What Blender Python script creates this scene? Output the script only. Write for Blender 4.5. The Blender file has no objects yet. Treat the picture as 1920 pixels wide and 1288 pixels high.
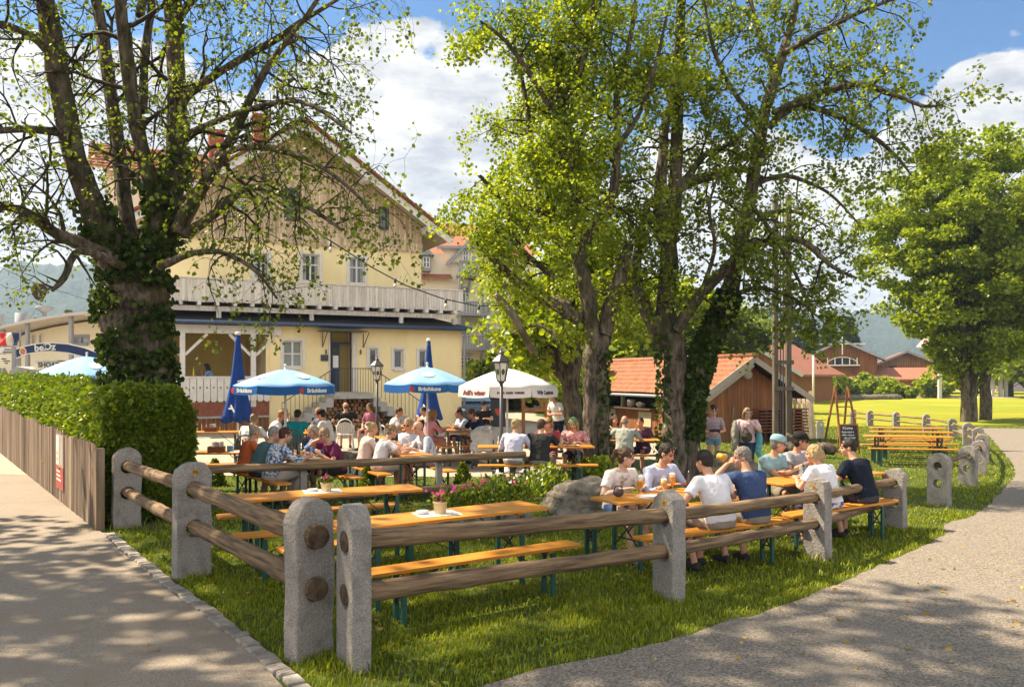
import bpy, math, random
import numpy as np
from mathutils import Vector, Matrix
from mathutils.geometry import delaunay_2d_cdt
sc = bpy.context.scene
COL = sc.collection
R = random.Random(11)
NR = np.random.default_rng(5)
rad = math.radians
# ------------------------------------------------------------------ camera, sky, sun, exposure
EYE, FPX, YH, CX = 2.1, 1560.0, 705.0, 960.0      # eye height, focal length in photo pixels, horizon row, centre column
cam = bpy.data.cameras.new('camera'); camo = bpy.data.objects.new('camera', cam); COL.objects.link(camo)
camo.location = (0, 0, EYE); camo.rotation_euler = (rad(90), 0, 0)
cam.sensor_width = 36; cam.lens = FPX / 1920 * 36; cam.shift_y = (YH - 644) / 1920
cam.clip_start = .05; cam.clip_end = 9000
sc.camera = camo
SUN_DIR = Vector((-0.60, 0.20, 0.775)).normalized()
SUN_EL = math.asin(SUN_DIR.z)
sun = bpy.data.lights.new('sun', 'SUN'); suno = bpy.data.objects.new('sun', sun); COL.objects.link(suno)
sun.energy = 5.0; sun.angle = rad(0.6); sun.color = (1.0, .85, .63)
suno.rotation_euler = (-SUN_DIR).to_track_quat('-Z', 'Y').to_euler(); suno.location = (-20, -20, 30)
sc.view_settings.view_transform = 'Standard'; sc.view_settings.look = 'None'
sc.view_settings.exposure = 1.47; sc.view_settings.gamma = 1.0
w = bpy.data.worlds.new('World'); sc.world = w; w.use_nodes = True
def build_world():
    nt = w.node_tree; N = nt.nodes; L = nt.links; N.clear()
    def nd(t, **k):
        n = N.new(t)
        for a, b in k.items(): setattr(n, a, b)
        return n
    def mth(op, a, b=None, clamp=False):
        n = nd('ShaderNodeMath', operation=op); n.use_clamp = clamp
        for i, s in enumerate((a, b)):
            if s is None: continue
            if isinstance(s, (int, float)): n.inputs[i].default_value = s
            else: L.new(s, n.inputs[i])
        return n.outputs[0]
    out = nd('ShaderNodeOutputWorld'); bg = nd('ShaderNodeBackground'); bg.inputs['Strength'].default_value = .058
    sky = nd('ShaderNodeTexSky', sky_type='NISHITA'); sky.sun_disc = False
    sky.sun_elevation = SUN_EL; sky.sun_rotation = math.atan2(SUN_DIR.x, SUN_DIR.y)
    sky.air_density = 1.0; sky.dust_density = 1.2; sky.ozone_density = 2.0
    tc = nd('ShaderNodeTexCoord'); sep = nd('ShaderNodeSeparateXYZ'); L.new(tc.outputs['Generated'], sep.inputs[0])
    def noise(scale, det, off=(0, 0, 0), sq=(1, 1, 1.5)):
        mp = nd('ShaderNodeMapping'); L.new(tc.outputs['Generated'], mp.inputs[0])
        mp.inputs['Scale'].default_value = sq; mp.inputs['Location'].default_value = off
        n = nd('ShaderNodeTexNoise'); n.inputs['Scale'].default_value = scale; n.inputs['Detail'].default_value = det
        n.inputs['Roughness'].default_value = .58; L.new(mp.outputs[0], n.inputs['Vector']); return n.outputs['Fac']
    n1 = noise(5.5, 9, (1.3, .2, .4)); n2 = noise(9, 6, (2.3, 1.2, .1)); n3 = noise(16, 8, (.3, 5.2, .1), (1, 1, 3))
    # cumulus banks: world directions of their middles, angular size, weight
    def blob(px, py, r, wt):
        d = Vector(((px - CX) / FPX, 1, -(py - YH) / FPX)).normalized()
        v = nd('ShaderNodeVectorMath', operation='DISTANCE'); L.new(tc.outputs['Generated'], v.inputs[0]); v.inputs[1].default_value = d
        mr = nd('ShaderNodeMapRange', interpolation_type='SMOOTHSTEP'); L.new(v.outputs['Value'], mr.inputs[0])
        mr.inputs[1].default_value = r; mr.inputs[2].default_value = r * .25; mr.inputs[3].default_value = 0; mr.inputs[4].default_value = wt
        return mr.outputs[0]
    acc = None
    for b in ((850, 300, .20, .42), (660, 220, .17, .34), (740, 420, .22, .4), (300, 420, .28, .42), (110, 420, .25, .4), (1250, 560, .3, .34), (1620, 430, .24, .3), (1850, 300, .16, .34), (1960, 250, .12, .3),
              (790, 160, .07, -.25), (745, 275, .045, -.16), (520, 90, .16, -.15), (1700, 90, .22, -.2), (1500, 240, .14, -.1), (1820, 150, .05, .16), (1895, 35, .03, .18), (1680, 20, .05, .05)):
        s = blob(*b); acc = s if acc is None else mth('ADD', acc, s)
    low = nd('ShaderNodeMapRange', interpolation_type='SMOOTHSTEP'); L.new(sep.outputs['Z'], low.inputs[0])
    low.inputs[1].default_value = .20; low.inputs[2].default_value = .02; low.inputs[3].default_value = 0; low.inputs[4].default_value = .20
    def ramp(sock, a, b, wt):                                        # extra white cloud, unseen behind and above the view, added to lift the shade
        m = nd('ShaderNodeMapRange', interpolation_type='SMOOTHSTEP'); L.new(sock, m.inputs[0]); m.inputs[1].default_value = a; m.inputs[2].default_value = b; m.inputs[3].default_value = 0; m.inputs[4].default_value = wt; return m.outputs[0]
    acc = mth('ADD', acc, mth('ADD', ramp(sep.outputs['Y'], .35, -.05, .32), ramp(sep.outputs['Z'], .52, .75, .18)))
    tot = mth('ADD', mth('ADD', mth('MULTIPLY', n1, .75), mth('MULTIPLY', n2, .25)), mth('ADD', acc, low.outputs[0]))
    mask = nd('ShaderNodeMapRange', interpolation_type='SMOOTHSTEP'); L.new(tot, mask.inputs[0])
    mask.inputs[1].default_value = .665; mask.inputs[2].default_value = .72
    shade = nd('ShaderNodeMapRange'); L.new(mth('ADD', mth('MULTIPLY', n3, .6), mth('MULTIPLY', n2, .4)), shade.inputs[0]); shade.inputs[1].default_value = .38; shade.inputs[2].default_value = .6
    cmix = nd('ShaderNodeMix', data_type='RGBA'); L.new(shade.outputs[0], cmix.inputs['Factor'])
    cmix.inputs['A'].default_value = (3.7, 3.8, 4.3, 1); cmix.inputs['B'].default_value = (7.0, 6.9, 6.6, 1)
    cb = nd('ShaderNodeVectorMath', operation='SCALE'); L.new(cmix.outputs['Result'], cb.inputs[0]); L.new(mth('ADD', mth('MULTIPLY', ramp(sep.outputs['Y'], .25, -.3, 1.15), ramp(sep.outputs['Z'], .85, .25, 1.0)), 1.0), cb.inputs['Scale'])     # unseen low clouds behind the camera, made brighter to light the inn front
    tint = nd('ShaderNodeMix', data_type='RGBA', blend_type='MULTIPLY'); tint.inputs['Factor'].default_value = 1
    L.new(sky.outputs[0], tint.inputs['A']); tint.inputs['B'].default_value = (.34, .70, 1.0, 1)
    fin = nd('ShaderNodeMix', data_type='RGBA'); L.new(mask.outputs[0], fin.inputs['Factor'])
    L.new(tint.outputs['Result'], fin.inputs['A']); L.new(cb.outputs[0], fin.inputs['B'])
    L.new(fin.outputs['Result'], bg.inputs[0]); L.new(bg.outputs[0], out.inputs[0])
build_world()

# ------------------------------------------------------------------ measuring: photo pixel -> place in the world
def sm(t): t = np.clip(t, 0, 1); return t * t * (3 - 2 * t)
def gz(x, y): return -0.3 * sm((np.asarray(y, float) - 13) / 7) * sm((np.asarray(x, float) - 1) / 4)
def at(px, py, D): return Vector(((px - CX) * D / FPX, D, EYE - (py - YH) * D / FPX))
def gp(px, py):
    g = 0.0
    for _ in range(25):
        D = (EYE - g) * FPX / max(py - YH, 6); X = (px - CX) * D / FPX; g = .5 * g + .5 * float(gz(X, D))
    return (X, D)
# ------------------------------------------------------------------ materials
MATS = {}
def nodes(name):
    m = bpy.data.materials.new(name); m.use_nodes = True; nt = m.node_tree; nt.nodes.clear(); MATS[name] = m
    return m, nt.nodes, nt.links
def rgba(c): return (c[0], c[1], c[2], 1)
def nmat(name, c1, c2=None, scale=4, stretch=(1, 1, 1), rough=.75, bump=0, bscale=None, spec=.3, coord='Object', det=5, lo=.35, hi=.65,
         c3=None, s3=1.0, lo3=.48, hi3=.62, metal=0, vor=0, alpha=None, island=0, bdist=.02, trans=0):
    m, N, L = nodes(name)
    o = N.new('ShaderNodeOutputMaterial'); b = N.new('ShaderNodeBsdfPrincipled'); L.new(b.outputs[0], o.inputs[0])
    b.inputs['Roughness'].default_value = rough; b.inputs['Specular IOR Level'].default_value = spec; b.inputs['Metallic'].default_value = metal
    if coord == 'Position': src = N.new('ShaderNodeNewGeometry').outputs['Position']
    else:                                                           # every object gets its own cut of the pattern
        oi = N.new('ShaderNodeObjectInfo'); sc_ = N.new('ShaderNodeMath'); sc_.operation = 'MULTIPLY'; sc_.inputs[1].default_value = 41.0; L.new(oi.outputs['Random'], sc_.inputs[0])
        ad = N.new('ShaderNodeVectorMath'); ad.operation = 'ADD'; L.new(N.new('ShaderNodeTexCoord').outputs[coord], ad.inputs[0]); L.new(sc_.outputs[0], ad.inputs[1]); src = ad.outputs[0]
    mp = N.new('ShaderNodeMapping'); mp.inputs['Scale'].default_value = stretch; L.new(src, mp.inputs[0])
    c2 = c2 or tuple(x * .8 for x in c1)
    def noise(s, d=det):
        n = N.new('ShaderNodeTexNoise'); n.inputs['Scale'].default_value = s; n.inputs['Detail'].default_value = d; n.inputs['Roughness'].default_value = .6
        L.new(mp.outputs[0], n.inputs['Vector']); return n.outputs['Fac']
    if vor:
        v = N.new('ShaderNodeTexVoronoi'); v.inputs['Scale'].default_value = vor; L.new(mp.outputs[0], v.inputs['Vector'])
        sp = N.new('ShaderNodeSeparateColor'); L.new(v.outputs['Color'], sp.inputs[0]); f = sp.outputs[0]
    else: f = noise(scale)
    rp = N.new('ShaderNodeValToRGB'); L.new(f, rp.inputs[0])
    rp.color_ramp.elements[0].position = lo; rp.color_ramp.elements[0].color = rgba(c1)
    rp.color_ramp.elements[1].position = hi; rp.color_ramp.elements[1].color = rgba(c2)
    col = rp.outputs[0]
    if c3 is not None:
        mr = N.new('ShaderNodeMapRange'); L.new(noise(s3), mr.inputs[0]); mr.inputs[1].default_value = lo3; mr.inputs[2].default_value = hi3
        mx = N.new('ShaderNodeMix'); mx.data_type = 'RGBA'; L.new(mr.outputs[0], mx.inputs['Factor']); L.new(col, mx.inputs['A']); mx.inputs['B'].default_value = rgba(c3); col = mx.outputs['Result']
    if island:
        g = N.new('ShaderNodeNewGeometry'); hs = N.new('ShaderNodeHueSaturation'); mr = N.new('ShaderNodeMapRange'); L.new(g.outputs['Random Per Island'], mr.inputs[0])
        mr.inputs[3].default_value = 1 - island; mr.inputs[4].default_value = 1 + island; L.new(mr.outputs[0], hs.inputs['Value']); L.new(col, hs.inputs['Color']); col = hs.outputs[0]
    L.new(col, b.inputs['Base Color'])
    if bump:
        bp = N.new('ShaderNodeBump'); bp.inputs['Strength'].default_value = bump; bp.inputs['Distance'].default_value = bdist
        if vor:
            L.new(v.outputs['Distance'], bp.inputs['Height']); bp.invert = True
        else: L.new(noise(bscale or scale * 2), bp.inputs['Height'])
        L.new(bp.outputs[0], b.inputs['Normal'])
    return m
def leafmat(name, c1, c2, trans=.45, gloss=.06, rough=.45, tcol=None):
    m, N, L = nodes(name)
    o = N.new('ShaderNodeOutputMaterial'); g = N.new('ShaderNodeNewGeometry'); rp = N.new('ShaderNodeValToRGB'); L.new(g.outputs['Random Per Island'], rp.inputs[0])
    rp.color_ramp.elements[0].color = rgba(c1); rp.color_ramp.elements[1].color = rgba(c2)
    d = N.new('ShaderNodeBsdfDiffuse'); t = N.new('ShaderNodeBsdfTranslucent'); gl = N.new('ShaderNodeBsdfGlossy'); gl.inputs['Roughness'].default_value = rough; gl.inputs['Color'].default_value = (.6, .62, .45, 1)
    L.new(rp.outputs[0], d.inputs[0])
    mx = N.new('ShaderNodeMix'); mx.data_type = 'RGBA'; mx.blend_type = 'MULTIPLY'; mx.inputs['Factor'].default_value = 1; L.new(rp.outputs[0], mx.inputs['A']); mx.inputs['B'].default_value = rgba(tcol or (1.5, 1.5, .55)); L.new(mx.outputs['Result'], t.inputs[0])
    a = N.new('ShaderNodeMixShader'); a.inputs[0].default_value = trans; L.new(d.outputs[0], a.inputs[1]); L.new(t.outputs[0], a.inputs[2])
    b = N.new('ShaderNodeMixShader'); b.inputs[0].default_value = gloss; L.new(a.outputs[0], b.inputs[1]); L.new(gl.outputs[0], b.inputs[2]); L.new(b.outputs[0], o.inputs[0])
    return m
def plain(name, c, rough=.6, spec=.3, metal=0, var=.12, scale=6, bump=0):
    if name in MATS: return MATS[name]
    return nmat(name, c, tuple(x * (1 - var) for x in c), scale=scale, rough=rough, spec=spec, metal=metal, bump=bump)
def glassmat(name, c, rough=.06):
    m, N, L = nodes(name); o = N.new('ShaderNodeOutputMaterial'); b = N.new('ShaderNodeBsdfPrincipled'); L.new(b.outputs[0], o.inputs[0])
    b.inputs['Base Color'].default_value = rgba(c); b.inputs['Roughness'].default_value = rough; b.inputs['Specular IOR Level'].default_value = .8
    return m
def clearglass(name, c=(1, 1, 1), mix=.75):
    m, N, L = nodes(name); o = N.new('ShaderNodeOutputMaterial'); t = N.new('ShaderNodeBsdfTransparent'); t.inputs[0].default_value = rgba(c)
    g = N.new('ShaderNodeBsdfGlossy'); g.inputs['Roughness'].default_value = .05; x = N.new('ShaderNodeMixShader'); x.inputs[0].default_value = 1 - mix
    L.new(t.outputs[0], x.inputs[1]); L.new(g.outputs[0], x.inputs[2]); L.new(x.outputs[0], o.inputs[0]); return m
m_granite = nmat('granite', (.375, .34, .305), (.17, .153, .137), vor=210, lo=.15, hi=.95, rough=.9, bump=0, c3=(.19, .17, .148), s3=6, lo3=.5, hi3=.68)
def granite_bump():
    m = m_granite; N = m.node_tree.nodes; L = m.node_tree.links; b = [n for n in N if n.type == 'BSDF_PRINCIPLED'][0]; mp = [n for n in N if n.type == 'MAPPING'][0]
    n1 = N.new('ShaderNodeTexNoise'); n1.inputs['Scale'].default_value = 38; n1.inputs['Detail'].default_value = 6; n1.inputs['Roughness'].default_value = .7; L.new(mp.outputs[0], n1.inputs['Vector'])
    bp = N.new('ShaderNodeBump'); bp.inputs['Strength'].default_value = .85; bp.inputs['Distance'].default_value = .03; L.new(n1.outputs['Fac'], bp.inputs['Height']); L.new(bp.outputs[0], b.inputs['Normal'])
granite_bump()
m_lichen = nmat('lichen', (.42, .26, .05), (.30, .2, .07), scale=30, rough=.95, bump=.4)
m_log = nmat('weathered_log', (.29, .19, .105), (.075, .048, .029), scale=8, stretch=(.22, 3.5, 3.5), rough=.85, bump=.9, bscale=16, c3=(.045, .03, .019), s3=5, lo3=.60, hi3=.68, det=8)
m_logend = nmat('log_end', (.10, .065, .04), (.03, .02, .013), scale=14, rough=.95, bump=.5)
m_hole = plain('hole_shade', (.10, .09, .08), rough=1)
m_board = nmat('fence_boards', (.185, .125, .08), (.095, .064, .042), scale=5, stretch=(2, 2, .25), rough=.9, bump=.4, island=.3, c3=(.24, .175, .12), s3=1.5)
m_table = nmat('varnished_wood', (.60, .255, .035), (.44, .165, .02), scale=4, stretch=(.35, 7, 3), rough=.42, spec=.22, c3=(.40, .16, .03), s3=1.7, lo3=.5, hi3=.8, bump=.05)
m_green = plain('green_steel', (.012, .07, .055), rough=.45, spec=.5)
m_greydk = plain('dark_steel', (.028, .03, .034), rough=.5, spec=.4)
m_asphalt = nmat('asphalt', (.33, .275, .215), (.17, .14, .11), vor=130, lo=0, hi=1, rough=.92, coord='Position', c3=(.23, .185, .14), s3=.9, bump=.35, bdist=.01)
m_gravel = nmat('gravel', (.315, .268, .215), (.11, .092, .072), vor=70, lo=0, hi=1, rough=.95, coord='Position', c3=(.205, .178, .148), s3=.6, bump=.6, bdist=.018, lo3=.5, hi3=.7)
m_yard = nmat('yard_gravel', (.44, .375, .29), (.27, .225, .17), vor=26, lo=0, hi=1, rough=.95, coord='Position', c3=(.33, .285, .22), s3=.5, bump=.5)
m_soil = nmat('lawn_ground', (.075, .105, .016), (.052, .075, .012), scale=1.2, rough=1, coord='Position', c3=(.10, .085, .03), s3=.55, lo3=.56, hi3=.72, bump=.6, bscale=60, bdist=.04)
m_meadow = nmat('meadow', (.30, .315, .012), (.21, .245, .012), scale=.35, rough=1, coord='Position', c3=(.34, .32, .02), s3=.09, bump=.8, bscale=22, bdist=.12)
m_stone = nmat('kerb_stone', (.33, .29, .25), (.20, .175, .15), scale=9, rough=.95, coord='Position', island=.25, bump=.6, bscale=40)
m_grass = leafmat('grass_blades', (.09, .135, .007), (.31, .33, .018), trans=.35, gloss=.03, tcol=(1.4, 1.35, .5))
m_bark = nmat('bark', (.20, .155, .115), (.035, .027, .02), scale=7, stretch=(1.6, 1.6, .5), rough=.95, bump=1.0, bscale=11, bdist=.08, coord='Position', c3=(.055, .058, .018), s3=1.1, lo3=.5, hi3=.62)
m_barkpale = nmat('pale_bark', (.30, .25, .20), (.16, .13, .10), scale=6, stretch=(1.6, 1.6, .5), rough=.95, bump=.7, bscale=12, bdist=.04, coord='Position', c3=(.09, .085, .03), s3=1.2, lo3=.55, hi3=.68)
m_twig = nmat('twig', (.055, .040, .026), (.028, .021, .014), scale=3, rough=.95, coord='Position', c3=(.055, .058, .012), s3=2, lo3=.5, hi3=.6)
m_leafA = leafmat('leaf_young', (.055, .10, .006), (.24, .285, .016), trans=.5)
m_leafB = leafmat('leaf_mid', (.10, .165, .006), (.37, .41, .018), trans=.5)
m_leafC = leafmat('leaf_deep', (.035, .07, .008), (.115, .145, .014), trans=.4)
m_leafT = leafmat('leaf_maple', (.075, .13, .006), (.31, .36, .018), trans=.5)
m_hedge = leafmat('leaf_hedge', (.06, .115, .010), (.19, .23, .018), trans=.38, gloss=.045, rough=.35)
m_ivy = leafmat('leaf_ivy', (.018, .042, .008), (.06, .085, .014), trans=.2, gloss=.03, rough=.4)
m_far = leafmat('leaf_far', (.035, .065, .010), (.11, .13, .016), trans=.35, gloss=.03)
m_con = leafmat('needles', (.018, .040, .014), (.045, .075, .022), trans=.15, gloss=.02)

# ------------------------------------------------------------------ mesh building
class MB:
    def __init__(s): s.v = []; s.f = []; s.sm = []
    def add(s, vs, fs, smooth=False):
        o = len(s.v); s.v.extend(tuple(p) for p in vs)
        for f in fs: s.f.append(tuple(i + o for i in f)); s.sm.append(smooth)
    def box(s, c, size, rz=0, M=None):
        x, y, z = (t / 2 for t in size); P = [(-x, -y, -z), (x, -y, -z), (x, y, -z), (-x, y, -z), (-x, -y, z), (x, -y, z), (x, y, z), (-x, y, z)]
        T = Matrix.Translation(c) @ Matrix.Rotation(rz, 4, 'Z')
        if M is not None: T = M @ T
        s.add([T @ Vector(p) for p in P], [(3, 2, 1, 0), (4, 5, 6, 7), (0, 1, 5, 4), (1, 2, 6, 5), (2, 3, 7, 6), (3, 0, 4, 7)])
    def bb(s, x0, x1, y0, y1, z0, z1): s.box(((x0 + x1) / 2, (y0 + y1) / 2, (z0 + z1) / 2), (abs(x1 - x0), abs(y1 - y0), abs(z1 - z0)))
    def bar(s, a, b, wd, ht=None, up=(0, 0, 1)):
        a = Vector(a); b = Vector(b); d = b - a; L = d.length; d.normalize(); ht = ht or wd
        u = Vector(up)
        if abs(d.dot(u)) > .99: u = Vector((0, 1, 0))
        sx = d.cross(u).normalized(); uu = sx.cross(d)
        P = []
        for q in (a, b):
            for i, j in ((-1, -1), (1, -1), (1, 1), (-1, 1)): P.append(q + sx * (i * wd / 2) + uu * (j * ht / 2))
        s.add(P, [(0, 1, 2, 3), (7, 6, 5, 4), (1, 0, 4, 5), (2, 1, 5, 6), (3, 2, 6, 7), (0, 3, 7, 4)])
    def tube(s, pts, rads, n=8, caps=True, smooth=True, ell=None):
        pts = [Vector(p) for p in pts]; k = len(pts)
        if isinstance(rads, (int, float)): rads = [rads] * k
        rings = []; pu = None
        for i in range(k):
            d = (pts[min(i + 1, k - 1)] - pts[max(i - 1, 0)])
            if d.length < 1e-9: d = Vector((0, 0, 1))
            d.normalize()
            if pu is None: pu = d.cross(Vector((0, 0, 1) if abs(d.z) < .9 else (0, 1, 0))).normalized()
            else:
                pu = pu - d * pu.dot(d)
                pu.normalize()
            w_ = d.cross(pu)
            rings += [pts[i] + (pu * math.cos(2 * math.pi * j / n) + w_ * math.sin(2 * math.pi * j / n)) * rads[i] for j in range(n)]
        fs = [(i * n + j, i * n + (j + 1) % n, (i + 1) * n + (j + 1) % n, (i + 1) * n + j) for i in range(k - 1) for j in range(n)]
        if caps: fs += [tuple(range(n - 1, -1, -1)), tuple(range((k - 1) * n, k * n))]
        s.add(rings, fs, smooth)
    def rings(s, R_, caps=True, smooth=True):                       # list of rings with the same number of points
        n = len(R_[0]); vs = [p for r in R_ for p in r]; k = len(R_)
        fs = [(i * n + j, i * n + (j + 1) % n, (i + 1) * n + (j + 1) % n, (i + 1) * n + j) for i in range(k - 1) for j in range(n)]
        if caps: fs += [tuple(range(n - 1, -1, -1)), tuple(range((k - 1) * n, k * n))]
        s.add(vs, fs, smooth)
    def lathe(s, prof, c=(0, 0, 0), n=16, smooth=True, caps=True):
        s.rings([[(c[0] + r * math.cos(2 * math.pi * j / n), c[1] + r * math.sin(2 * math.pi * j / n), c[2] + z) for j in range(n)] for r, z in prof], caps, smooth)
    def ball(s, c, r, n=10, k=7, M=None):
        c = Vector(c); r = (r, r, r) if isinstance(r, (int, float)) else r
        Rr = []
        for i in range(k + 1):
            th = math.pi * (.03 + .94 * i / k)
            Rr.append([(math.sin(th) * math.cos(2 * math.pi * j / n) * r[0] + c.x, math.sin(th) * math.sin(2 * math.pi * j / n) * r[1] + c.y, -math.cos(th) * r[2] + c.z) for j in range(n)])
        if M is not None: Rr = [[M @ Vector(p) for p in q] for q in Rr]
        s.rings(Rr)
    def plate(s, outline, holes, y0, y1, M=None):                   # outline in local x-z, thickness along y
        pts = []; edges = []
        for loop in [outline] + holes:
            o = len(pts); pts += [Vector(p) for p in loop]; edges += [(o + i, o + (i + 1) % len(loop)) for i in range(len(loop))]
        V, E, Fc, *_ = delaunay_2d_cdt(pts, edges, [], 0, 1e-6)
        def inside(p, poly):
            c = False; j = len(poly) - 1
            for i in range(len(poly)):
                (xi, yi), (xj, yj) = poly[i], poly[j]
                if (yi > p[1]) != (yj > p[1]) and p[0] < (xj - xi) * (p[1] - yi) / (yj - yi) + xi: c = not c
                j = i
            return c
        tris = []
        for f in Fc:
            cx = sum(V[i][0] for i in f) / 3; cy = sum(V[i][1] for i in f) / 3
            if inside((cx, cy), outline) and not any(inside((cx, cy), h) for h in holes): tris.append(tuple(f))
        T = M or Matrix.Identity(4); n = len(V)
        vs = [T @ Vector((p[0], y0, p[1])) for p in V] + [T @ Vector((p[0], y1, p[1])) for p in V]
        fs = list(tris) + [tuple(n + i for i in reversed(f)) for f in tris]
        cnt = {}
        for f in tris:
            for a, b in ((f[0], f[1]), (f[1], f[2]), (f[2], f[0])): cnt[(a, b)] = 1
        for a, b in cnt:
            if (b, a) not in cnt: fs.append((b, a, a + n, b + n))
        s.add(vs, fs)
    def build(s, name, mat, parent=None, loc=None):
        me = bpy.data.meshes.new(name); me.from_pydata(s.v, [], s.f); me.polygons.foreach_set('use_smooth', s.sm)
        for m in (mat if isinstance(mat, (list, tuple)) else [mat]): me.materials.append(m)
        o = bpy.data.objects.new(name, me); COL.objects.link(o)
        if parent is not None: o.parent = parent
        if loc is not None: o.location = loc
        return o
def npmesh(name, V, Q, mat, parent=None, smooth=False, tri=False):
    me = bpy.data.meshes.new(name); n = len(V); k = Q.shape[1]; nf = len(Q)
    me.vertices.add(n); me.vertices.foreach_set('co', np.ascontiguousarray(V, dtype=np.float32).ravel())
    me.loops.add(nf * k); me.loops.foreach_set('vertex_index', np.ascontiguousarray(Q, dtype=np.int32).ravel())
    me.polygons.add(nf); me.polygons.foreach_set('loop_start', np.arange(0, nf * k, k, dtype=np.int32)); me.polygons.foreach_set('loop_total', np.full(nf, k, dtype=np.int32))
    if smooth: me.polygons.foreach_set('use_smooth', np.ones(nf, dtype=bool))
    me.materials.append(mat); me.update(calc_edges=True); me.validate()
    o = bpy.data.objects.new(name, me); COL.objects.link(o)
    if parent is not None: o.parent = parent
    return o
def tag(o, label=None, cat=None, group=None, kind=None):
    if label: o['label'] = label
    if cat: o['category'] = cat
    if group: o['group'] = group
    if kind: o['kind'] = kind
    return o
def thing(name, label, cat, loc=(0, 0, 0), rz=0, group=None):
    o = bpy.data.objects.new(name, None); COL.objects.link(o); o.location = loc; o.rotation_euler = (0, 0, rz); o.empty_display_size = .2
    return tag(o, label, cat, group)
def copy_tree(o, parent=None):
    c = o.copy(); COL.objects.link(c)
    if parent is not None: c.parent = parent
    for ch in list(o.children): copy_tree(ch, c)
    return c
def bevel(o, wd=.01, seg=2):
    m = o.modifiers.new('bevel', 'BEVEL'); m.width = wd; m.segments = seg; m.limit_method = 'ANGLE'; m.angle_limit = rad(35); return o
def text(body, size, mat, parent, M, name='lettering', extrude=.003, bold=0.0, shear=0):
    cu = bpy.data.curves.new(name, 'FONT'); cu.body = body; cu.size = size; cu.extrude = extrude; cu.align_x = 'CENTER'; cu.align_y = 'CENTER'; cu.offset = bold; cu.shear = shear
    cu.resolution_u = 3
    t = bpy.data.objects.new(name, cu); me = bpy.data.meshes.new_from_object(t); bpy.data.objects.remove(t); me.materials.clear(); me.materials.append(mat)
    o = bpy.data.objects.new(name, me); COL.objects.link(o); o.parent = parent; o.matrix_local = M; return o
def frame(o, xd, nd):                                               # text frame: x along xd, face looking along nd
    xd = Vector(xd).normalized(); nd = Vector(nd); nd = (nd - xd * nd.dot(xd)).normalized(); up = nd.cross(xd)
    M = Matrix((xd, up, nd)).transposed().to_4x4(); M.translation = Vector(o); return M
def pip(X, Y, poly):
    c = np.zeros(X.shape, bool); n = len(poly); j = n - 1
    for i in range(n):
        xi, yi = poly[i]; xj, yj = poly[j]
        if yi != yj: c ^= ((yi > Y) != (yj > Y)) & (X < (xj - xi) * (Y - yi) / (yj - yi) + xi)
        j = i
    return c
m_paper = plain('paper', (.72, .70, .66), rough=.8)
USE_HAZE = True
# ------------------------------------------------------------------ ground sheets
def dense(poly, step=.35, jit=.05, closed=True):
    out = []
    n = len(poly)
    for i in range(n if closed else n - 1):
        a = Vector(poly[i]); b = Vector(poly[(i + 1) % n]); k = max(1, min(60, int((b - a).length / step)))
        for j in range(k):
            p = a.lerp(b, j / k); out.append((p.x + R.gauss(0, jit), p.y + R.gauss(0, jit)))
    return out
def sheet(name, poly, mat, lift, grid=1.0):
    P = np.array(poly); x0, y0 = P.min(0); x1, y1 = P.max(0)
    gx, gy = np.meshgrid(np.arange(x0, x1, grid), np.arange(y0, y1, grid)); gx = gx.ravel() + .013; gy = gy.ravel() + .017
    ins = pip(gx, gy, poly); pts = [Vector(p) for p in poly] + [Vector((a, b)) for a, b in zip(gx[ins], gy[ins])]
    n = len(poly); V, E, Fc, *_ = delaunay_2d_cdt(pts, [(i, (i + 1) % n) for i in range(n)], [], 0, 1e-6)
    A = np.array([(p[0], p[1]) for p in V]); T = np.array([f for f in Fc if len(f) == 3]); c = A[T].mean(1); T = T[pip(c[:, 0], c[:, 1], poly)]
    e1 = A[T[:, 1]] - A[T[:, 0]]; e2 = A[T[:, 2]] - A[T[:, 0]]; flip = (e1[:, 0] * e2[:, 1] - e1[:, 1] * e2[:, 0]) < 0; T[flip] = T[flip][:, ::-1]
    Z = gz(A[:, 0], A[:, 1]) + lift
    o = npmesh(name, np.column_stack([A, Z]), T, mat, smooth=True); tag(o, kind='structure'); return o
def grid_ground():
    xs = np.unique(np.concatenate([np.arange(-30, 31, .5), np.linspace(-800, -30, 40), np.linspace(31, 800, 40)]))
    ys = np.unique(np.concatenate([np.arange(-8, 46, .5), np.linspace(-200, -8, 12), np.linspace(46, 900, 60)]))
    gx, gy = np.meshgrid(xs, ys); Z = gz(gx, gy); nx = len(xs)
    i = np.arange((len(ys) - 1) * nx).reshape(len(ys) - 1, nx)[:, :-1].ravel()
    o = npmesh('ground', np.column_stack([gx.ravel(), gy.ravel(), Z.ravel()]), np.column_stack([i, i + 1, i + nx + 1, i + nx]), m_soil, smooth=True); tag(o, kind='structure')
grid_ground()
strip = [gp(*p) for p in ((195, 1003), (300, 1095), (400, 1167), (470, 1228), (540, 1288))]
sa, sb = Vector(strip[-2]), Vector(strip[-1]); strip.append(tuple(sb + (sb - sa) * 2.5))
FE0, FE1 = Vector((-5.66, 11.35)), Vector((-14.1, 22.9))            # board fence: near end, far end in the photo
fdir = (FE1 - FE0).normalized(); FE2 = FE0 + fdir * 26
asph = [tuple(p) for p in strip[::-1]] + [(-5.5, 11.15), tuple(FE0), tuple(FE2), (-48, 30), (-48, -6), (1.5, -6)]
sheet('left_path', dense(asph, .4, .02), m_asphalt, .012, 1.5)
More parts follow.
